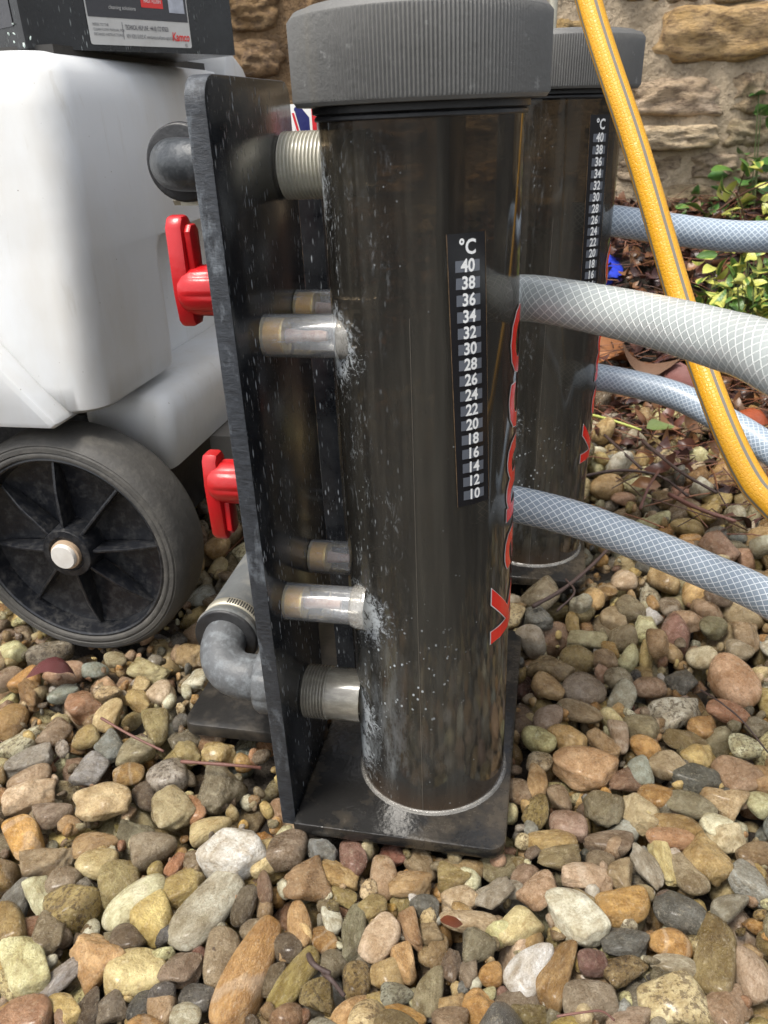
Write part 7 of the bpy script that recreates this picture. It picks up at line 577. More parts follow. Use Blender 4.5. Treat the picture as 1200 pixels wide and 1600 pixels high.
# needles and bits of stalk among the leaves
for i in range(4600):
    x, y = rl.uniform(-.4, 1.5), rl.uniform(.7, 1.9)
    if not in_bed(x, y) and rl.random() > (.34 if x > .2 and y > bed_edge(x) - .25 else .03): continue
    L = rl.uniform(.03, .09); d = Vector((rl.gauss(0, 1), rl.gauss(0, 1), rl.gauss(0, .22))).normalized() * L; p = Vector((x, y, max(gz_at(x, y) + .045, .018) + rl.uniform(0, .012))); s_ = Vector((-d.y, d.x, 0)).normalized() * rl.uniform(.0005, .0014); u_ = Vector((0, 0, .0012))
    o = len(vs); md = p + d * .5 + Vector((0, 0, rl.uniform(-.004, .006)))
    for q in (p, md, p + d): vs += [q - s_, q + s_, q + u_]
    for a in (0, 3): fs += [(o + a, o + a + 1, o + a + 4, o + a + 3), (o + a + 1, o + a + 2, o + a + 5, o + a + 4), (o + a + 2, o + a, o + a + 3, o + a + 5)]
    c = rl.choice([(.16, .06, .03), (.10, .05, .035), (.22, .10, .05), (.07, .04, .03)]); cl += [(*c, 1)] * 9
lit = mesh('leaf_litter', vs, fs, M_litter, None, True); lit['kind'] = 'stuff'
a_ = lit.data.attributes.new('col', 'FLOAT_COLOR', 'POINT'); a_.data.foreach_set('color', [q for c in cl for q in c])

LVM = []
for lv, lf in LV:
    me = bpy.data.meshes.new('dead_leaf'); me.from_pydata([tuple(p) for p in lv], [], lf); me.polygons.foreach_set('use_smooth', [True] * len(me.polygons)); me.materials.append(M_leaf.m); LVM.append(me)
def px_ground(px, py, z=.012):
    d = RX * ((px - 600) / 1240) - up * ((py - 800) / 1240) + RZ; t = (z - .452) / d.z; return Vector((d.x * t, d.y * t, z))
def dead_leaf(px, py, L, rot, col, label, k, z=.016, tilt=(0, 0), group=None):
    o = bpy.data.objects.new('dead_leaf', LVM[k]); COL.objects.link(o); o.location = px_ground(px, py, z); o.scale = (L,) * 3
    o.rotation_euler = (tilt[0], tilt[1], math.radians(rot)); o.color = (*col, 1); tag(o, label, 'leaf', group)
dead_leaf(86, 1026, .044, 20, (.12, .03, .03), 'dark red curled fallen leaf on the pebbles under the wheel', 2, .030, (-.35, .35))
dead_leaf(706, 1440, .014, -15, (.16, .045, .015), 'small rusty orange leaf scrap wedged under a long tan pebble', 1, .018, (.5, .2))
dead_leaf(960, 560, .12, 15, (.36, .17, .07), 'large orange brown curled leaf beside the rear filter tube', 6, .05, (.3, .2))
dead_leaf(1008, 575, .10, -20, (.17, .11, .075), 'large dull brown leaf overlapping the orange brown one', 8, .05, (.2, .2))
dead_leaf(1055, 590, .11, -35, (.19, .09, .085), 'pinkish brown broad leaf above the grey braided hose', 9, .045, (.2, -.1))
dead_leaf(1185, 640, .06, 35, (.33, .07, .02), 'bright rust red small leaf at the edge of the litter', 2, .045, (.3, .1))
dead_leaf(1145, 505, .10, 10, (.30, .15, .09), 'pale tan fallen leaf below the variegated plant', 10, .10, (.2, .1))
dead_leaf(1032, 668, .050, 20, (.16, .24, .08), 'small fresh green leaf lying on the brown litter', 11, .035, (.2, .1))
rk = random.Random(9)
M_twig = plain('dark_twig', (.055, .035, .030), .6, .4, .4, 90, .0006)
M_twig2 = plain('red_brown_twig', (.14, .065, .05), .5, .4, .3, 90, .0006)
def twig(pts, r, mat, label):
    P = [px_ground(x, y, z) for x, y, z in pts]; tag(sweep('twig', spline([p + Vector((rk.uniform(-1, 1), rk.uniform(-1, 1), 0)) * (.0022 if 0 < i < len(P) - 1 else 0) for i, p in enumerate(P)], 9), lambda s: r * .62 * (1 - .3 * min(1, s / .2)) * (1 + .16 * math.sin(s * 310) * math.sin(s * 97 + 1)), mat, None, 7), label, 'twig')
twig([(158, 1122, .030), (205, 1150, .026), (256, 1174, .020)], .0018, M_twig2, 'thin reddish brown twig slanting over pebbles below the wheel')
twig([(283, 1190, .02), (330, 1194, .024), (385, 1196, .022), (408, 1200, .016)], .0022, M_twig2, 'straight reddish twig lying on pebbles beside the black plate')
twig([(832, 948, .022), (880, 920, .028), (920, 890, .034), (950, 858, .04)], .0035, M_twig, 'thick dark brown twig beside the rear filter base')
twig([(870, 955, .02), (900, 925, .03), (884, 905, .03)], .0018, M_twig, 'short forked twig under the thick dark twig')
twig([(1095, 1078, .03), (1130, 1098, .036), (1165, 1130, .026), (1200, 1176, .022)], .0012, M_twig, 'thin curved dark stem lying over pebbles under the lower hose')
twig([(915, 646, .03), (955, 656, .04), (1002, 672, .03)], .0034, plain('green_stem', (.42, .46, .12), .5, .4, .2), 'yellow green cut stem beside the rear filter tube')
twig([(945, 680, .03), (975, 708, .04), (1003, 733, .03)], .0035, M_twig, 'dark straight twig leaning on pale pebbles below the green stem')
twig([(905, 745, .025), (970, 735, .035), (1030, 742, .03), (1075, 775, .025)], .0035, M_twig, 'long arched twig across the litter under the lower rear hose')
twig([(1005, 690, .04), (1060, 735, .04), (1120, 770, .03)], .004, M_twig, 'purplish long leaf stalk lying across the litter')
twig([(1045, 772, .03), (1095, 795, .03), (1150, 815, .025)], .0045, M_twig2, 'flat reddish stalk among brown leaves left of the yellow hose')
twig([(1000, 795, .03), (1010, 760, .04), (1030, 735, .04)], .003, M_twig2, 'upright reddish stalk pointing into the litter heap')
twig([(482, 1492, .026), (497, 1506, .030), (516, 1522, .028)], .0026, M_twig, 'short dark broken stalk lying on an olive pebble near the bottom edge')
twig([(505, 1520, .024), (520, 1536, .028), (538, 1556, .022)], .0022, M_twig, 'dark brown broken stalk beside the olive pebble near the bottom edge')
twig([(870, 1588, .03), (905, 1576, .032), (935, 1578, .03), (960, 1594, .026)], .0010, M_twig2, 'fine curled root fibre on pebbles at the bottom edge')
twig([(1120, 455, .12), (1165, 440, .15), (1210, 425, .18)], .0035, plain('black_cable', (.02, .02, .022), .4, .5, .1), 'short black stem poking out below the variegated plant')
for (a, b, c, d, z0, z1) in ((990, 430, 1040, 395, .10, .14), (1070, 470, 1110, 445, .10, .12), (1150, 300, 1165, 350, .34, .26), (1120, 330, 1200, 285, .28, .34)):
    twig([(a, b, z0), ((a + c) / 2, (b + d) / 2 - 3, (z0 + z1) / 2), (c, d, z1)], .0025, M_twig2, {990: 'orange brown pine needle stalk behind the yellow hose', 1070: 'rust coloured dry stalk under the variegated plant', 1150: 'thin orange stalk standing up against the wall', 1120: 'long thin tan stalk slanting across the ivy at the wall'}[a])
# blue cap half hidden behind the rear tube
M_blue = plain('blue_plastic', (.03, .06, .55), .35, .5, .1)
bc = thing('bottle_cap', 'blue plastic bottle cap lying behind the rear filter tube', 'bottle cap', px_ground(941, 420, .16)); bc.scale = (1.25,) * 3; bc.rotation_euler = (.5, .3, 0)
lathe('cap_shell', [(.0, .012), (.026, .012), (.032, .009), (.034, .004), (.034, -.018), (.031, -.018), (.031, .002)], M_blue, bc, 48)
lathe('cap_rim', [(.0345, -.018), (.036, -.017), (.036, -.012), (.0345, -.011)], M_blue, bc, 48)

# variegated ground cover
def green_leaf_mat(name, a, b):
    m = NT(name); m.set(rough=.28, spec=.5); tc = m.n('ShaderNodeTexCoord'); sep = m.n('ShaderNodeSeparateXYZ'); m.l(tc.outputs['Object'], sep.inputs[0]); oi = m.n('ShaderNodeObjectInfo')
    e = m.math('ADD', m.math('MULTIPLY', m.math('ABSOLUTE', sep.outputs[1]), 3.2), m.math('MULTIPLY', m.noise(tc.outputs['Object'], 5, 3), .35))
    thr = m.ramp(m.math('ADD', e, m.math('MULTIPLY', m.math('SUBTRACT', oi.outputs['Random'], .5), 1.1)), (.36, 0.), (.56, 1.))
    c = m.mix(thr, a, b); m.to(c, 'Base Color'); m.p.inputs['Subsurface Weight'].default_value = .12; m.p.inputs['Subsurface Radius'].default_value = (.01, .01, .004)
    m.bump(m.noise(tc.outputs['Object'], 14, 3), .001); return m.m
M_var = green_leaf_mat('variegated_leaf', (.075, .155, .03), (.42, .43, .10)); M_grn = green_leaf_mat('green_leaf', (.05, .13, .03), (.11, .22, .055))
M_stem = plain('green_stem_thin', (.09, .12, .04), .6, .4, .2)
GL = []
for k in range(5):
    lv, lf = leaf_mesh(40 + k, 1.0, .52, .22); me = bpy.data.meshes.new('leaf'); me.from_pydata([tuple(p) for p in lv], [], lf); me.polygons.foreach_set('use_smooth', [True] * len(me.polygons)); me.materials.append(getattr(M_var, "m", M_var)); GL.append(me)
rp = random.Random(33)
def plant(px, py, y, spread, n, size, mat, label, hang=0.0):
    d = RX * ((px - 600) / 1240) - up * ((py - 800) / 1240) + RZ; c = d * (y / d.y) + Vector((0, 0, .452))
    zb = gz_at(c.x, y) + .02; t = thing('groundcover_plant', label, 'plant', (c.x, y, zb), 0, 'ground cover plants along the wall foot')
    for i in range(n):
        a = rp.uniform(0, 6.3); rr = spread * math.sqrt(rp.random()); tip = Vector((rr * math.cos(a) * 1.2, rr * math.sin(a) * .7, max(.015, (c.z - zb) + rp.gauss(0, spread * .45))))
        base = Vector((tip.x * .4, tip.y * .4, 0))
        if i % 4 == 0: sweep('stem', spline([base, (base + tip) / 2 + Vector((0, 0, .015)), tip], 4), .0012, M_stem, t, 5)
        o = bpy.data.objects.new('leaf', GL[rp.randrange(5)]); COL.objects.link(o); o.parent = t; o.location = tip; o.scale = (size * rp.uniform(.65, 1.15),) * 3
        o.rotation_euler = (rp.gauss(0, .5), rp.gauss(-.2, .5), rp.uniform(0, 6.3)); o.material_slots[0].link = 'OBJECT'; o.material_slots[0].material = getattr(mat, "m", mat)
plant(1180, 425, 1.48, .11, 110, .042, M_var, 'yellow green variegated ground cover plant under the grey hose', 0)
plant(1140, 475, 1.36, .07, 70, .036, M_var, 'low yellow variegated sprigs between the two pale hoses')
plant(1195, 500, 1.32, .08, 80, .038, M_var, 'variegated ground cover patch above the white hose')
plant(1185, 330, 1.78, .09, 42, .052, M_var, 'leafy variegated plant standing against the wall behind the grey hose')
plant(1125, 315, 1.84, .07, 26, .045, M_grn, 'dark green sprig at the foot of the stone wall')
plant(1195, 245, 1.86, .06, 10, .050, M_grn, 'sparse green shoot climbing the stone wall')
plant(1205, 175, 1.86, .045, 7, .045, M_grn, 'bright green leaves high on the stone wall')
plant(1290, 420, 1.5, .12, 40, .045, M_var, 'variegated patch beyond the hose bend')

# ------------------------------------------------------------------ filter units
M_plate = drip_plastic('black_sheet', (.007, .008, .010), .16, 1.15)
M_base = plain('grimy_black_base', (.014, .0135, .013), .16, .5, .25, 40, .0003, (.095, .074, .048), .6, dscale=22)
M_basedust = plain('dusty_black_base', (.018, .017, .016), .30, .5, .3, 40, .0003, (.10, .082, .06), .65)
M_edge = edge_plastic()
M_tube = tube_mat()
M_cap = NT('grey_pvc_cap'); M_cap.set(rough=.55, spec=.4); v_ = M_cap.coord()
c_ = M_cap.mix(M_cap.noise(v_, 25, 6, .7), (.098, .097, .092), (.145, .143, .137)); c_ = M_cap.mix(M_cap.ramp(M_cap.noise(v_, 70, 8, .75), (.60, 0.), (.72, .7)), c_, (.33, .33, .32))
c_ = M_cap.mix(M_cap.ramp(M_cap.noise(M_cap.coord('Object', (1, 1, .3)), 40, 4), (.55, 0.), (.75, .45)), c_, (.17, .15, .11))
M_cap.to(c_, 'Base Color'); M_cap.bump(M_cap.noise(v_, 260, 5, .7), .0005); M_cap = M_cap.m
M_black = plain('black_rubber', (.012, .012, .013), .45, .5, .3, 60, .0003, (.10, .10, .10), .3)
M_abs = plain('dark_grey_abs', (.028, .032, .036), .35, .5, .2, 60, .0003, (.16, .17, .18), .5, dscale=70)
M_abs2 = plain('scaled_grey_abs', (.088, .092, .096), .45, .4, .25, 60, .0004, (.24, .265, .28), .6, dscale=130)
M_thread = clear_mat('clear_threaded_pipe', (.9, .88, .78), .70, (.74, .72, .62), .2, .14)
M_thread2 = clear_mat('dirty_threaded_pipe', (.66, .6, .48), .66, (.25, .235, .195), .5, .14)
M_clear = clear_mat('clear_sight_tube', (.99, .99, .98), .22, (.70, .72, .74), .22, .10)  # pale haze mixed into the plastic stands in for light inside the tube
M_brass = plain('brass', (1.0, .72, .26), .2, .5, .15, 200, .0002, metal=.6)
M_rod = plain('silted_core', (.46, .33, .26), .7, .2, .3, 90, .0002, (.22, .08, .05), .9, dscale=90)
M_white = plain('white_print', (.80, .80, .78), .4, .4, .03, 30, 0)
M_strip = plain('black_strip', (.010, .010, .012), .22, .5, .2, 60, 0)
M_win = plain('crystal_window', (.115, .125, .145), .25, .5, .25, 60, 0)
M_red = plain('red_vinyl', (.74, .018, .012), .22, .5, .06, 60, 0)
M_redv = plain('red_plastic', (.44, .008, .011), .30, .5, .10, 40, .0002, (.20, .03, .02), .4)
M_weld = clear_mat('solvent_weld', (.9, .88, .84), .35, (.5, .48, .44), .2, .05)
M_hosegrey = plain('grey_dusty_hose', (.10, .105, .105), .55, .4, .25, 30, .0005, (.30, .28, .24), .7, dscale=40)
M_steel = plain('weathered_steel', (.50, .47, .38), .42, .5, .15, 80, .0002, (.25, .22, .16), .5, metal=.55)
M_dark = plain('slot_shade_plinth_brown', (.03, .028, .025), .6)  # dark brown of the box plinth, also paints shade into the clamp slots
M_jack_b = plain('navy_print', (.012, .016, .12), .4); M_jack_r = plain('red_print', (.60, .02, .03), .4)
TR = .0533

def cyl_map(vs, th0, s_sign=1, r=TR + .0004):
    """flat (s,z) sheet wrapped round the tube"""
    return [(r * math.cos(th0 + x / r), r * math.sin(th0 + x / r), z) for x, z in vs]
def wrap_sheet(name, s0, s1, z0, z1, slant, th0, r, mat, parent, nx=8, nz=2):
    vs, fs = [], []
    for j in range(nz + 1):
        for i in range(nx + 1):
            z = z0 + (z1 - z0) * j / nz; s = s0 + (s1 - s0) * i / nx + slant * (z - z1); vs.append((s, z))
    for j in range(nz):
        for i in range(nx):
            a = j * (nx + 1) + i; fs.append((a, a + 1, a + nx + 2, a + nx + 1))
    return mesh(name, cyl_map(vs, th0, 1, r), fs, mat, parent, True)
def fine_tris(vs, fs, cuts):
    b = bmesh.new(); bv = [b.verts.new(v) for v in vs]
    for f in fs:
        try: b.faces.new([bv[i] for i in f])
        except ValueError: pass
    bmesh.ops.triangulate(b, faces=b.faces)
    if cuts: bmesh.ops.subdivide_edges(b, edges=b.edges, cuts=cuts)
    bmesh.ops.triangulate(b, faces=b.faces); b.verts.index_update()
    r = [v.co.copy() for v in b.verts], [tuple(v.index for v in f.verts) for f in b.faces]; b.free(); return r
def thermometer(parent, th0, ztop, slant, zlen=.1487, wid=.0213):
    st = wrap_sheet('temperature_strip', -wid / 2, wid / 2, ztop - zlen, ztop, slant, th0, TR + .0004, M_strip, parent, 8, 6)
    bor = [wrap_sheet('strip_edge', s - .00018, s + .00018, ztop - zlen, ztop, slant, th0, TR + .00055, M_mort, st, 1, 6) for s in (-wid / 2, wid / 2)]
    nums = [str(k) for k in range(40, 8, -2)]; av, af, wv, wf = [], [], [], []
    zs = [ztop - .0157 - (zlen - .0222) * i / 15 * 1.0 for i in range(16)]
    for i, t in enumerate(['\u00b0C'] + nums):
        z = ztop - .0068 if i == 0 else zs[i - 1]
        vs, fs = text_mesh(t, .0088 if i else .0100, .00024)
        vs = [(v.x * .88 + slant * (z - ztop), v.y + z) for v in vs]; o = len(av)
        av += cyl_map(vs, th0, 1, TR + .0008); af += [tuple(q + o for q in f) for f in fs]
        if i:
            o = len(wv); q = []
            for jj in range(2):
                for ii in range(7): q.append((-.0068 + .0136 * ii / 6 + slant * (z - ztop), z - .0028 + .0056 * jj))
            wv += cyl_map(q, th0, 1, TR + .0006); wf += [(o + k, o + k + 1, o + k + 8, o + k + 7) for k in range(6)]
    mesh('numbers', av, af, M_white, st); mesh('colour_windows', wv, wf, M_win, st, True)
def red_word(parent, th_base, z0, z1, text='Kamco', hgt=.036):
    """vinyl lettering reading upwards; letter tops point to -theta side"""
    vs, fs = text_mesh(text, 1.0, .012, 'LEFT'); xs = [v.x for v in vs]; k = (z1 - z0) / (max(xs) - min(xs)); x0 = min(xs); y0 = -.35 if False else min(v.y for v in vs); ymax = max(v.y for v in vs); ky = hgt / (ymax - y0)
    wv, wf = text_mesh(text, 1.0, .018, 'LEFT')
    for nm, (a, f), r, m in (('lettering', (vs, fs), TR + .0009, M_red), ('lettering_outline', (wv, wf), TR + .0006, M_white)):
        a2, f2 = fine_tris(a, f, 3)
        pts = [(-(v.y - y0) * ky, z0 + (v.x - x0) * k) for v in a2]
        o = mesh(nm, cyl_map(pts, th_base, 1, r), f2, m, parent)
        parent = o if nm == 'lettering' else parent
def cap_prof(i, r, h): return r + (.00055 if i % 2 else -.00035) if .4605 < h < .4955 and r > .063 else r

def filter_unit(name, label, loc):
    t = thing(name, label, 'filter unit', loc, -A0, 'magnetic filter units standing on the gravel')
    b = extrude_poly('base_plate', rrect(-.0880, .0592, -.077, .179, (.002, .011, .012, .004)), 'z', .0035, .0130, M_base, t, .0012)
    pl = [(-.070, .0035), (.0205, .0035), (.0205, .112)] + [(.0235, .118)] + [(.0594, .1185)] + arc(.0594 - .010, .474 - .010, .010, 0, 90, 5) + arc(-.070 + .013, .474 - .013, .013, 90, 180, 6)
    p = extrude_poly('side_plate', pl, 'x', -.0988, -.0882, M_plate, t, .0010)
    p.data.materials.append(getattr(M_edge, "m", M_edge))
    for f in p.data.polygons:
        if abs(f.normal.x) < .9: f.material_index = 1
    tb = lathe('tube', [(TR, .0135), (TR, .03), (TR, .10), (TR, .2), (TR, .3), (TR, .4), (TR, .4545)], M_tube, t, 160)
    lathe('foot_weld', [(TR - .001, .0131), (TR + .0022, .0131), (TR + .0014, .0150), (TR - .001, .0158)], M_weld, t, 96)
    lathe('collar', [(TR - .001, .4515), (TR + .0012, .4515), (TR + .0018, .4522), (TR + .0014, .4536), (TR + .0004, .4542), (TR + .0026, .4550), (TR + .0026, .4578), (TR + .006, .4590)], M_black, t, 96)
    lathe('cap', [(TR - .002, .4595), (.0612, .4582), (.0634, .4584), (.0646, .4600), (.0648, .4610), (.0648, .478), (.0648, .4950), (.0645, .4960), (.0622, .4986), (.058, .4992), (.0565, .5005), (0.0001, .5005)], M_cap, t, 420, rad=cap_prof, smooth=28)
    return t
f1 = filter_unit('filter_unit', 'front magnetic filter with dark smoked tube and full temperature strip in view', T1)
tube1 = [c for c in f1.children if c.name.startswith('tube')][0]
thermometer(f1, math.radians(-57.5), .4001, -.0385)
def seam(parent, th):
    wrap_sheet('seam_line', -.00013, .00013, .016, .36, 0, math.radians(th), TR + .0002, M_seam, parent, 1, 4)
M_seam = plain('moulding_seam', (.10, .09, .075), .3)
seam(tube1, -89.3)
red_word(f1, math.radians(14), .1465, .357, hgt=.047)
f2 = copy_tree(f1); f2.location = T2 + Vector((0, 0, .009)); f2.rotation_euler = (0, math.radians(1.2), -A0)
f2['label'] = 'rear magnetic filter partly hidden behind the front filter and hoses'
def kids(o): return list(o.children)
for c in kids(f2):
    if c.name.startswith('temperature_strip'): c.location = (0, 0, -.001); c.scale = (1, 1, 1.1); c.rotation_euler = (0, 0, math.radians(6))
    if c.name.startswith('lettering'): c.location = (0, 0, -.022)
# vent stub on the rear lid
lathe('vent_pipe', [(.004, .5005), (.004, .60), (.0035, .60), (.0035, .5005)], M_steel, f2, 24, (-.012, .0, 0))
# rear upright panel and the foot on the common base of the front unit
rp_ = box('rear_panel', (-.0992, .0938, .0131), (-.0832, .162, .462), M_plate, f1, .001)
fl = mesh('flag_sticker', [(-.1055, .0925, .4400), (-.0815, .0925, .4400), (-.0815, .0925, .4625), (-.1055, .0925, .4625)], [(0, 1, 2, 3)], M_white, rp_)
flag_b, flag_r = [], []
def quad(y, pts): return [(x, y, z) for x, z in pts]
mesh('flag_blue', quad(.0922, [(-.0965, .4400), (-.0868, .4400), (-.0868, .4545), (-.0935, .4625), (-.0965, .4600)]) , [(0, 1, 2, 3, 4)], M_jack_b, rp_)
mesh('flag_white_stripe', quad(.0919, [(-.0945, .4400), (-.0915, .4400), (-.0960, .4585), (-.0985, .4585)]) + quad(.0919, [(-.0866, .4400), (-.0850, .4400), (-.0850, .4600), (-.0866, .4600)]), [(0, 1, 2, 3), (4, 5, 6, 7)], M_white, rp_)
mesh('flag_red_stripe', quad(.0916, [(-.0938, .4400), (-.0922, .4400), (-.0965, .4575), (-.0980, .4575)]) + quad(.0916, [(-.0849, .4400), (-.0820, .4400), (-.0820, .4600), (-.0849, .4600)]), [(0, 1, 2, 3), (4, 5, 6, 7)], M_jack_r, rp_)
extrude_poly('foot_plate', rrect(-.2085, -.0992, .0060, .175, (.010, .001, .001, .008)), 'z', .0035, .0150, M_basedust, f1, .0012)
# threaded fittings between plate and tube
def threaded(name, v, z, r, u_in, mat, thr_len, turns):
    prof = []; u = -.0881; nn = int(thr_len / .00225)
    for i in range(nn): prof += [(r - .0018, u), (r - .0016, u + .0006), (r, u + .0010), (r, u + .0015)]; u += .00225
    prof += [(r - .0006, u), (r - .0004, u + .002), (r - .0004, u_in)]
    return lathe(name, prof, mat, f1, 64, (0, v, z), 'x', smooth=30)
threaded('upper_fitting', .0375, .4290, .0187, -.036, M_thread, .027, 11)
threaded('lower_fitting', -.0190, .0835, .0193, -.046, M_thread2, .018, 8)
for v, z, rr in ((-.0243, .3433, .0123), (.0390, .3450, .0120), (-.0385, .1725, .0123), (.0200, .1732, .0122)):
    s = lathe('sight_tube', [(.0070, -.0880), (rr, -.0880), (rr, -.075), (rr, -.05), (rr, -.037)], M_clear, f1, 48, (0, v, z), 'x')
    prof = [(.0098, -.0878)] + [q for k in range(7) for q in ((.0104, -.0868 + k * .0014), (.0090, -.0861 + k * .0014))] + [(.0103, -.0768), (.0103, -.0758), (.0055, -.0757)]
    lathe('brass_insert', prof, M_brass, s, 40, (0, v, z), 'x', rad=lambda i, r, h: r + (.00022 if i % 2 else -.00022))
    lathe('core', [(.0001, -.0757), (.0042, -.0757), (.0036, -.070), (.0030, -.064), (.0034, -.057), (.0026, -.052), (.0001, -.0515)], M_rod, s, 24, (0, v, z), 'x')
    lathe('weld_bead', [(rr - .001, -.0445), (rr + .0012, -.0435), (rr + .0026, -.0405), (rr + .0030, -.034)], M_weld, s, 40, (0, v, z), 'x', rad=lambda i, r, h: r + .0006 * math.sin(i * 1.7) * math.sin(i * .6))
# elbows, nuts, hose tails, clamps on the back of the plate
def ring_sweep(name, path, r, mat, par, n=32, caps=True): return sweep(name, path, r, mat, par, n, caps)
def elbow(v, z, r, uleg, mat, zdrop, hose_r, nut, hose_len, rise):
    u0 = -.0990
    if nut:
        lathe('union_nut', [(.0205, u0), (.0252, u0), (.0252, u0 - .004), (.0246, u0 - .006), (.0252, u0 - .008), (.0252, u0 - .020), (.0238, u0 - .0225), (r, u0 - .0235)][::-1], M_abs2, f1, 72, (0, v, z), 'x', rad=lambda i, rr, h: rr - (.0012 if (i % 9) < 2 and rr > .0245 else 0))
    P = [Vector((u0 + .004 - (.018 if nut else 0), v, z)), Vector((uleg + .026, v, z))] + [Vector((uleg + .026 - .026 * math.sin(t), v + .026 - .026 * math.cos(t), z + zdrop * (1 - math.cos(t)))) for t in [PI / 2 * k / 8 for k in range(1, 9)]]
    P += [Vector((uleg, v + .042, z + zdrop * 1.4))]
    e = sweep('elbow', P, r, mat, f1, 40)
    d = Vector((0, 1, rise)).normalized(); q = Vector((uleg, v + .030, z + zdrop * 1.1))
    pts = [q + d * s for s in (0, .001, .0035, .0055, .007, .06, .12, hose_len)]; rr = [hose_r - .002, hose_r + .0012, hose_r + .0020, hose_r + .0012, hose_r, hose_r, hose_r, hose_r]
    Ls = [(p - q).length for p in pts]
    h = sweep('hose_tail', pts, lambda s: float(np.interp(s, Ls, rr)), M_hosegrey if nut else M_black, f1, 48)
    sweep('tail_rim', [q + d * s for s in (-.0012, -.0008, .003, .0062, .0066)], lambda s: hose_r + (.0012 if .0002 < s < .0074 else .0), M_black, h, 48)
    return e, q, d, h
e, q, d, h = elbow(-.0190, .0905, .0168, -.160, M_abs2, .010, .0235, True, .33, .03)
def clamp(q, d, s0, r, par, screw_angle):
    a = d.normalized(); sweep('hose_clamp', [q + a * s for s in (s0, s0 + .0002, s0 + .0085, s0 + .0087)], lambda s: r + (.0010 if .0001 < s < .0086 else 0), M_steel, par, 48)
    n1 = a.cross(Vector((0, 0, 1))).normalized(); n2 = n1.cross(a)
    bm = bmesh.new()
    for k in range(13):
        t = screw_angle + k * .085; c = q + a * (s0 + .0043) + (n1 * math.cos(t) + n2 * math.sin(t)) * (r + .0011)
        x = (n1 * -math.sin(t) + n2 * math.cos(t)); nn = (n1 * math.cos(t) + n2 * math.sin(t))
        vs = [bm.verts.new(c + x * sx * .0005 + a * sy * .0030 + nn * sz * .0002) for sz in (-1, 1) for sy in (-1, 1) for sx in (-1, 1)]
        for f in ((0, 2, 3, 1), (4, 5, 7, 6), (0, 1, 5, 4), (2, 6, 7, 3), (0, 4, 6, 2), (1, 3, 7, 5)): bm.faces.new([vs[i] for i in f])
    o = from_bm('clamp_slots', bm, M_dark, par); return o
clamp(q, d, .010, .0235, h, .55)
e2, q2, d2, h2 = elbow(.0300, .4320, .0150, -.164, M_abs, .0, .0218, False, .20, .0)
clamp(q2, d2, .010, .0218, h2, 2.2)
sc_ = q2 + d2 * .014
box('clamp_screw', (sc_.x - .008, sc_.y - .006, sc_.z - .0262), (sc_.x + .012, sc_.y + .008, sc_.z - .0195), M_steel, h2, .001)
lathe('screw_head', [(.0001, sc_.x - .0145), (.0036, sc_.x - .0145), (.0036, sc_.x - .008)], M_steel, h2, 6, (0, sc_.y, sc_.z - .023), 'x')
# red lever valves
def valve(v, z, up_, lab):
    b = lathe('valve_body', [(.011, -.0985), (.0125, -.0990), (.0125, -.1035), (.0112, -.1045), (.0112, -.116)], M_abs, f1, 40, (0, v, z), 'x')
    hub = lathe('valve_handle', [(.0095, -.1070), (.0135, -.1070), (.0141, -.1080), (.0138, -.1230), (.0130, -.1275), (.0105, -.1310), (.0001, -.1315)], M_redv, b, 72, (0, v, z), 'x', rad=lambda i, rr, h: rr - (.0007 if i % 9 < 2 and rr > .0133 else 0))
    # lever: a tapered channel-section bar across the hub, long end first
    L1, L2 = (.0400, .0190); S = 1 if up_ else -1
    def outline(w0, w1, l1, l2): return [(v - w0, z - S * l2 * .82), (v - w0 * .6, z - S * l2), (v + w0 * .6, z - S * l2), (v + w0, z - S * l2 * .82), (v + w0 * 1.25, z), (v + w1, z + S * l1 * .86), (v + w1 * .5, z + S * l1), (v - w1 * .5, z + S * l1), (v - w1, z + S * l1 * .86), (v - w0 * 1.25, z)]
    o = extrude_poly('lever', outline(.0074, .0080, L1, L2), 'x', -.1345, -.1245, M_redv, b, .0022)
    r = extrude_poly('lever_web', [(v - .0055, z + S * .010), (v + .0055, z + S * .010), (v + .0062, z + S * L1 * .80), (v + .003, z + S * L1 * .88), (v - .003, z + S * L1 * .88), (v - .0062, z + S * L1 * .80)], 'x', -.1245, -.1205, M_redv, b, .0012)
    return b
valve(-.0300, .3700, True, ''); valve(-.0300, .2530, False, '')

# ------------------------------------------------------------------ hoses
M_hw = hose_mat('white_braided_hose', (.36, .39, .385), (.66, .69, .68), 15, .0068, .052)
M_hb = hose_mat('blue_grey_braided_hose', (.24, .29, .34), (.76, .79, .82), 15, .0062, .050)
M_hs = hose_mat('steel_grey_braided_hose', (.24, .30, .37), (.56, .63, .70), 16, .0058, .070, .35)
HG = 'braided hoses leaving the filters'
def hose(pts, r, mat, label, sub=14):
    return tag(sweep('braided_hose', spline(pts, sub), r, mat, None, 40), label, 'hose', HG)
hose([(.060, .474, .3535), (.0765, .481, .3525), (.0995, .4745, .3520), (.1385, .4225, .3515), (.1572, .365, .3540), (.1640, .3190, .3560), (.166, .24, .352), (.16, .12, .33), (.20, .0, .25), (.32, -.1, .10), (.5, -.15, .02)], .0136, M_hw, 'thick whitish braided hose from the top of the front filter')
hose([(.062, .500, .2055), (.078, .503, .2050), (.0927, .5023, .2044), (.135, .497, .193), (.1794, .4884, .1764), (.222, .475, .1600), (.263, .4607, .1431), (.32, .435, .11), (.42, .40, .05), (.55, .38, .016), (.8, .40, .014)], .0130, M_hb, 'blue grey braided hose from the lower front filter across the pebbles')
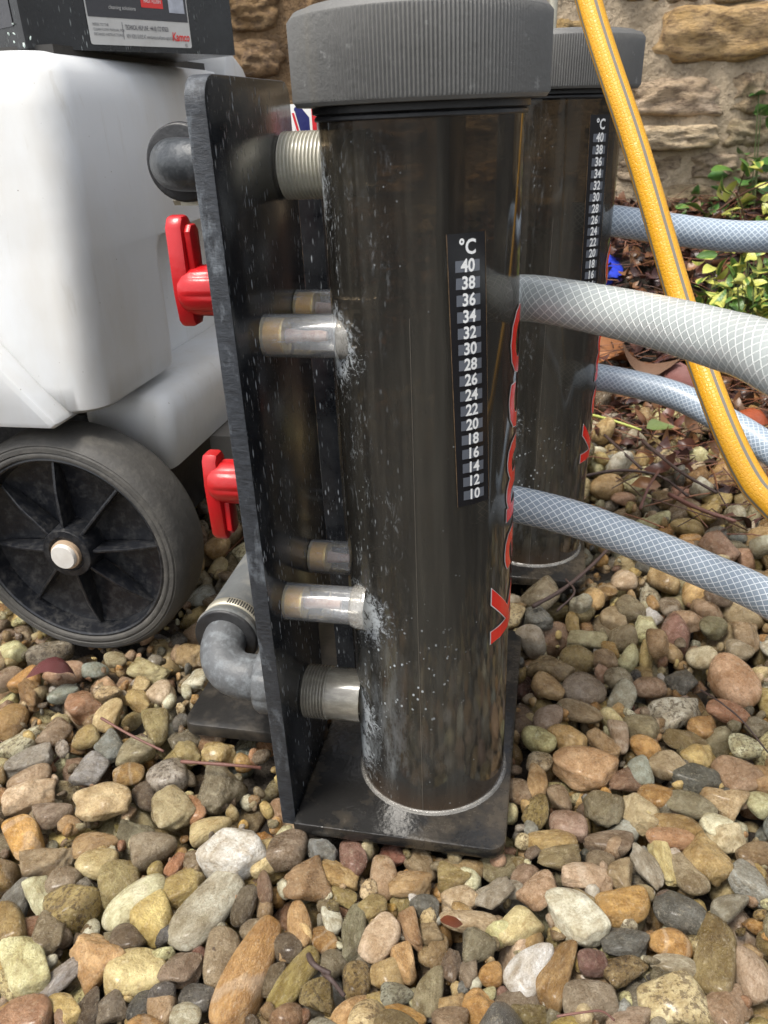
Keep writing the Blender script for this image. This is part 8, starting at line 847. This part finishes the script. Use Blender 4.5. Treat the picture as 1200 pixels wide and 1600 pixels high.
hose([(.19, .792, .360), (.2273, .7896, .3564), (.28, .786, .3475), (.33, .778, .3400), (.3697, .7694, .3382), (.43, .755, .3405), (.52, .73, .345), (.7, .68, .32), (.9, .66, .22)], .0142, M_hs, 'steel grey braided hose from the top of the rear filter')
hose([(.19, .810, .205), (.224, .8024, .2015), (.262, .786, .1965), (.3019, .7622, .1885), (.333, .725, .1760), (.3605, .6821, .1619), (.39, .62, .14), (.46, .54, .07), (.6, .50, .016)], .0138, M_hs, 'grey braided hose from the lower rear filter passing behind the yellow hose')
yh = sweep('garden_hose', spline([(.06, .80, 1.05), (.10, .70, .80), (.122, .640, .62), (.1437, .5884, .5134), (.1668, .534, .4261), (.1862, .4813, .3423), (.1962, .4346, .293), (.2078, .4079, .2616), (.219, .3914, .2475), (.25, .35, .215), (.33, .27, .16), (.48, .16, .07), (.62, .1, .01)], 16), .0079, yellow_hose_mat(), None, 40, roll=-.13)
tag(yh, 'yellow garden hose with grey stripes crossing in front of the rear filter', 'hose')

# ------------------------------------------------------------------ flushing machine: tank, box, wheel
M_tank = NT('white_polyethylene'); M_tank.set(base=(.74, .75, .73), rough=.42, spec=.4, sss=.35); v_ = M_tank.coord()
M_tank.p.inputs['Subsurface Radius'].default_value = (.02, .02, .02); M_tank.p.inputs['Subsurface Scale'].default_value = .6
c_ = M_tank.mix(M_tank.ramp(M_tank.noise(M_tank.coord('Object', (1, 1, .35)), 9, 6, .6), (.42, 0.), (.72, .7)), (.64, .655, .665), (.52, .485, .42))
c_ = M_tank.mix(M_tank.ramp(M_tank.noise(M_tank.coord('Object', (1, 1, .12)), 60, 5, .7), (.60, 0.), (.75, .45)), c_, (.42, .39, .33))
c_ = M_tank.mix(M_tank.ramp(M_tank.noise(v_, 240, 2, .5), (.76, 0.), (.79, .8)), c_, (.15, .12, .09))
M_tank.to(c_, 'Base Color'); M_tank.bump(M_tank.noise(v_, 18, 3), .0012); M_tank = M_tank.m
M_tyre = plain('worn_grey_rubber', (.065, .062, .057), .62, .35, .3, 40, .0006, (.15, .14, .12), .45, dscale=70)
M_rim = plain('black_wheel_plastic', (.009, .010, .013), .30, .5, .3, 60, .0003, (.12, .115, .105), .35, dscale=120)
M_hubcap = plain('white_axle_cap', (.62, .60, .56), .4, .4, .05, 40, 0, (.35, .30, .24), .4)
M_rust = plain('stained_ring', (.38, .28, .19), .5)
M_box = drip_plastic('black_machine_box', (.009, .009, .010), .18, 1.0, (.35, .38, .37))
M_lab = plain('grey_label', (.60, .59, .56), .5, .3, .06, 60, 0, (.40, .38, .34), .4); M_labd = plain('dark_label', (.05, .05, .055), .45); M_ink = plain('grey_ink', (.10, .10, .11), .5)
mach = thing('flushing_machine', 'white plastic tank machine with black box on top and a black spoked wheel', 'machine', T1, -A0)
def loft(name, secs, mat, parent, n=7, sub=1):
    """stack of rounded rectangles (z, u0,u1,v0,v1,r) skinned and smoothed"""
    bm = bmesh.new(); rings = []
    for (z, u0, u1, v0, v1, r) in secs: rings.append([bm.verts.new((x, y, z)) for x, y in rrect(u0, u1, v0, v1, r, n)])
    for a, b in zip(rings[:-1], rings[1:]):
        for i in range(len(a)): bm.faces.new((a[i], a[(i + 1) % len(a)], b[(i + 1) % len(a)], b[i]))
    bm.faces.new(rings[0]); bm.faces.new(rings[-1]); return from_bm(name, bm, mat, parent, 50)
tank = loft('tank', [(.2335, -.72, -.318, .142, .27, .022), (.2350, -.72, -.306, .130, .28, .028), (.240, -.72, -.300, .124, .287, .023), (.262, -.72, -.299, .122, .289, .025), (.352, -.72, -.298, .132, .291, .025), (.362, -.72, -.297, .134, .300, .025), (.372, -.72, -.297, .135, .560, .025), (.382, -.72, -.297, .136, .575, .025),
        (.470, -.72, -.298, .146, .577, .029), (.494, -.72, -.302, .150, .575, .031), (.506, -.72, -.312, .160, .566, .029), (.5105, -.72, -.330, .176, .55, .024)], M_tank, mach)
extrude_poly('wheel_arch', [(-.70, .2300), (-.334, .2300), (-.325, .2345), (-.372, .2900), (-.46, .385), (-.70, .40)], 'y', .1000, .160, M_tank, mach, .0065)
loft('tank_recess', [(.226, -.70, -.345, .27, .57, .02), (.366, -.70, -.340, .27, .57, .02)], M_tank, mach)
extrude_poly('rear_lip', [(.500, .505), (.512, .529), (.520, .529), (.560, .511), (.576, .494), (.574, .46), (.50, .46)], 'x', -.60, -.2985, M_tank, mach, .003)
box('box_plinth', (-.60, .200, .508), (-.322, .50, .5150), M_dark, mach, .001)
loft('tank_leg', [(.150, -.360, -.288, .205, .60, .012), (.154, -.362, -.282, .200, .60, .014), (.205, -.366, -.274, .194, .60, .016), (.220, -.366, -.276, .196, .60, .016), (.2265, -.366, -.283, .203, .60, .014), (.228, -.366, -.290, .21, .60, .01)], M_tank, mach)
loft('chassis', [(.03, -.70, -.35, .22, .58, .01), (.20, -.70, -.33, .22, .60, .01)], M_rim, mach)
box('leg_strap', (-.287, .30, .118), (-.262, .60, .151), plain('grey_strap', (.14, .13, .115), .6), mach, .004)
# black control box, turned a little on the tank
ba = math.atan2(.138, .0722); bx = Vector((-.3408, .1935, .5125)); bd = Vector((math.cos(ba), math.sin(ba), 0)); bn = Vector((math.sin(ba), -math.cos(ba), 0))
bm = box_bm((0, 0, 0), (.215, .26, .24), .004)
for v in bm.verts: p = bx + bd * v.co.x - bn * v.co.y + Vector((0, 0, v.co.z)); v.co = p
cb = from_bm('control_box', bm, M_box, mach, 35)
def on_box(pts, e): return [tuple(bx + bd * a + bn * e + Vector((0, 0, z))) for a, z in pts]
# label on the box side
l0, l1, lz0, lz1 = .058, .163, .0045, .120
lb = mesh('machine_label', on_box(rrect(l0, l1, lz0, lz1, .002, 3), .0006), [tuple(range(16))], M_lab, cb)
mesh('label_band', on_box([(l0 + .0012, .0245), (l1 - .0012, .0245), (l1 - .0012, .118), (l0 + .0012, .118)], .0009), [(0, 1, 2, 3)], M_labd, cb)
def label_text(body, a, z, size, sx, mat, name='label_print', off=.0, align='LEFT', shear=0):
    vs, fs = text_mesh(body, size, off, align, 0, shear); return mesh(name, on_box([(a + v.x * sx, z + v.y) for v in vs], .0012), fs, mat, cb)
for i, s in enumerate(('REFER TO THE', 'CLEAN FLOW MANUAL FOR', 'DETAILED INSTRUCTIONS')): label_text(s, l0 + .004, .0190 - i * .0035, .0028, .85, M_ink)
mesh('label_rule', on_box([(l0 + .0325, .009), (l0 + .0330, .009), (l0 + .0330, .0215), (l0 + .0325, .0215)], .0012), [(0, 1, 2, 3)], M_ink, cb)
label_text('TECHNICAL HELP LINE : +44 (0) 1727 875020', l0 + .0355, .0180, .0050, .46, M_ink, off=.00006)
label_text('VIEW VIDEO GUIDES AT: www.kamco.co.uk/kamco-support.html', l0 + .0355, .0115, .0042, .44, M_ink)
label_text('Kamco', l1 - .0215, .0125, .0092, .74, M_red, off=.0002, shear=.15)
label_text('\u00ae', l1 - .008, .0062, .004, 1, M_ink)
mesh('label_red_panel', on_box([(l0 + .055, .0335), (l0 + .078, .0335), (l0 + .078, .047), (l0 + .055, .047)], .0012), [(0, 1, 2, 3)], M_red, cb)
label_text('FAST FLUSH', l0 + .058, .0385, .0042, .8, M_white).location = (bn * .0004)
mesh('label_picture', on_box([(l0 + .084, .031), (l1 - .004, .031), (l1 - .004, .060), (l0 + .084, .060)], .0012), [(0, 1, 2, 3)], plain('pale_photo_print', (.45, .47, .52), .5, .3, .5, 120, 0), cb)
label_text('cleaning solutions', l0 + .022, .0320, .0042, .9, M_lab)
# front recess with corroded lip
mesh('recess_panel', [tuple(bx - bn * a + bd * -.0006 + Vector((0, 0, z))) for a, z in ((.012, .016), (.20, .016), (.20, .2), (.012, .2))], [(0, 1, 2, 3)], M_labd, cb)
rr_ = random.Random(2); bm = bmesh.new()
for i in range(46):
    p = bx - bn * rr_.uniform(-.001, .022) + bd * rr_.uniform(-.0008, .010) + Vector((0, 0, abs(rr_.gauss(.004, .010))))
    mt = Matrix.Translation(p) @ Euler((rr_.uniform(0, 3), rr_.uniform(0, 3), 0)).to_matrix().to_4x4() @ Matrix.Diagonal((rr_.uniform(.5, 1.6), rr_.uniform(.5, 1.4), rr_.uniform(.3, .6), 1))
    bmesh.ops.create_icosphere(bm, subdivisions=1, radius=.0014, matrix=mt)
cr = from_bm('corrosion_crust', bm, plain('pale_green_corrosion', (.50, .58, .54), .9, .2, .3), cb, 180); cr['kind'] = 'stuff'
# wheel
RW = .1126; wc = Vector((-.3532, .1139, .1065))
wroot = bpy.data.objects.new('wheel', None); COL.objects.link(wroot); wroot.parent = mach; wroot.location = wc; wroot.rotation_euler = (0, .35, 0); wroot.empty_display_size = .02
lathe('tyre', [(.0935, -.002), (.0945, -.0045), (.0965, -.0052), (.0985, -.0046), (.0992, -.0036), (.1000, -.0050), (.1035, -.0046), (.1048, -.0030), (.1056, -.0036), (.1085, -.0010), (.1112, .0040), (.1124, .0100), (.1126, .025), (.1126, .040), (.1115, .046), (.108, .050), (.094, .051)], M_tyre, wroot, 128, (0, 0, 0), 'y')
lathe('rim', [(.0940, -.0015), (.0915, -.0025), (.0900, -.0015), (.0885, .004), (.0875, .017), (.070, .021), (.040, .022), (.0235, .020)], M_rim, wroot, 96, (0, 0, 0), 'y')
lathe('hub', [(.0255, .021), (.0240, -.004), (.0232, -.0055), (.0175, -.0060), (.0165, -.0045), (.0120, -.0045)], M_rim, wroot, 64, (0, 0, 0), 'y')
lathe('axle_ring', [(.0142, -.0040), (.0140, -.0085), (.0118, -.0092)], M_rust, wroot, 48, (0, 0, 0), 'y')
lathe('axle_cap', [(.0122, -.0085), (.0121, -.0115), (.0112, -.0128), (.0001, -.0132)], M_hubcap, wroot, 48, (0, 0, 0), 'y')
sp = None
for k in range(8):
    if sp is None:
        bm = bmesh.new(); w = .0014
        prof = [(.0225, .020), (.0225, -.0012), (.030, -.0005), (.058, .0035), (.062, .0045), (.086, .0120), (.0885, .0160), (.0885, .021)]
        A_ = [bm.verts.new((x, y, -w)) for x, y in prof]; B_ = [bm.verts.new((x, y, w)) for x, y in prof]; n_ = len(prof)
        bm.faces.new(A_); bm.faces.new(B_[::-1])
        for i in range(n_): bm.faces.new((A_[i], A_[(i + 1) % n_], B_[(i + 1) % n_], B_[i]))
        bmesh.ops.recalc_face_normals(bm, faces=bm.faces); bevel(bm, .0006, 2, 60); sp = from_bm('spoke', bm, M_rim, wroot, 35); o = sp
    else: o = sp.copy(); COL.objects.link(o)
    o.rotation_euler = (0, math.radians(45 * k + 22), 0)
sweep('axle', [Vector((-.3532, .13, .1065)), Vector((-.3532, .6, .1065))], .009, M_steel, mach, 16)
bpy.context.view_layer.update()
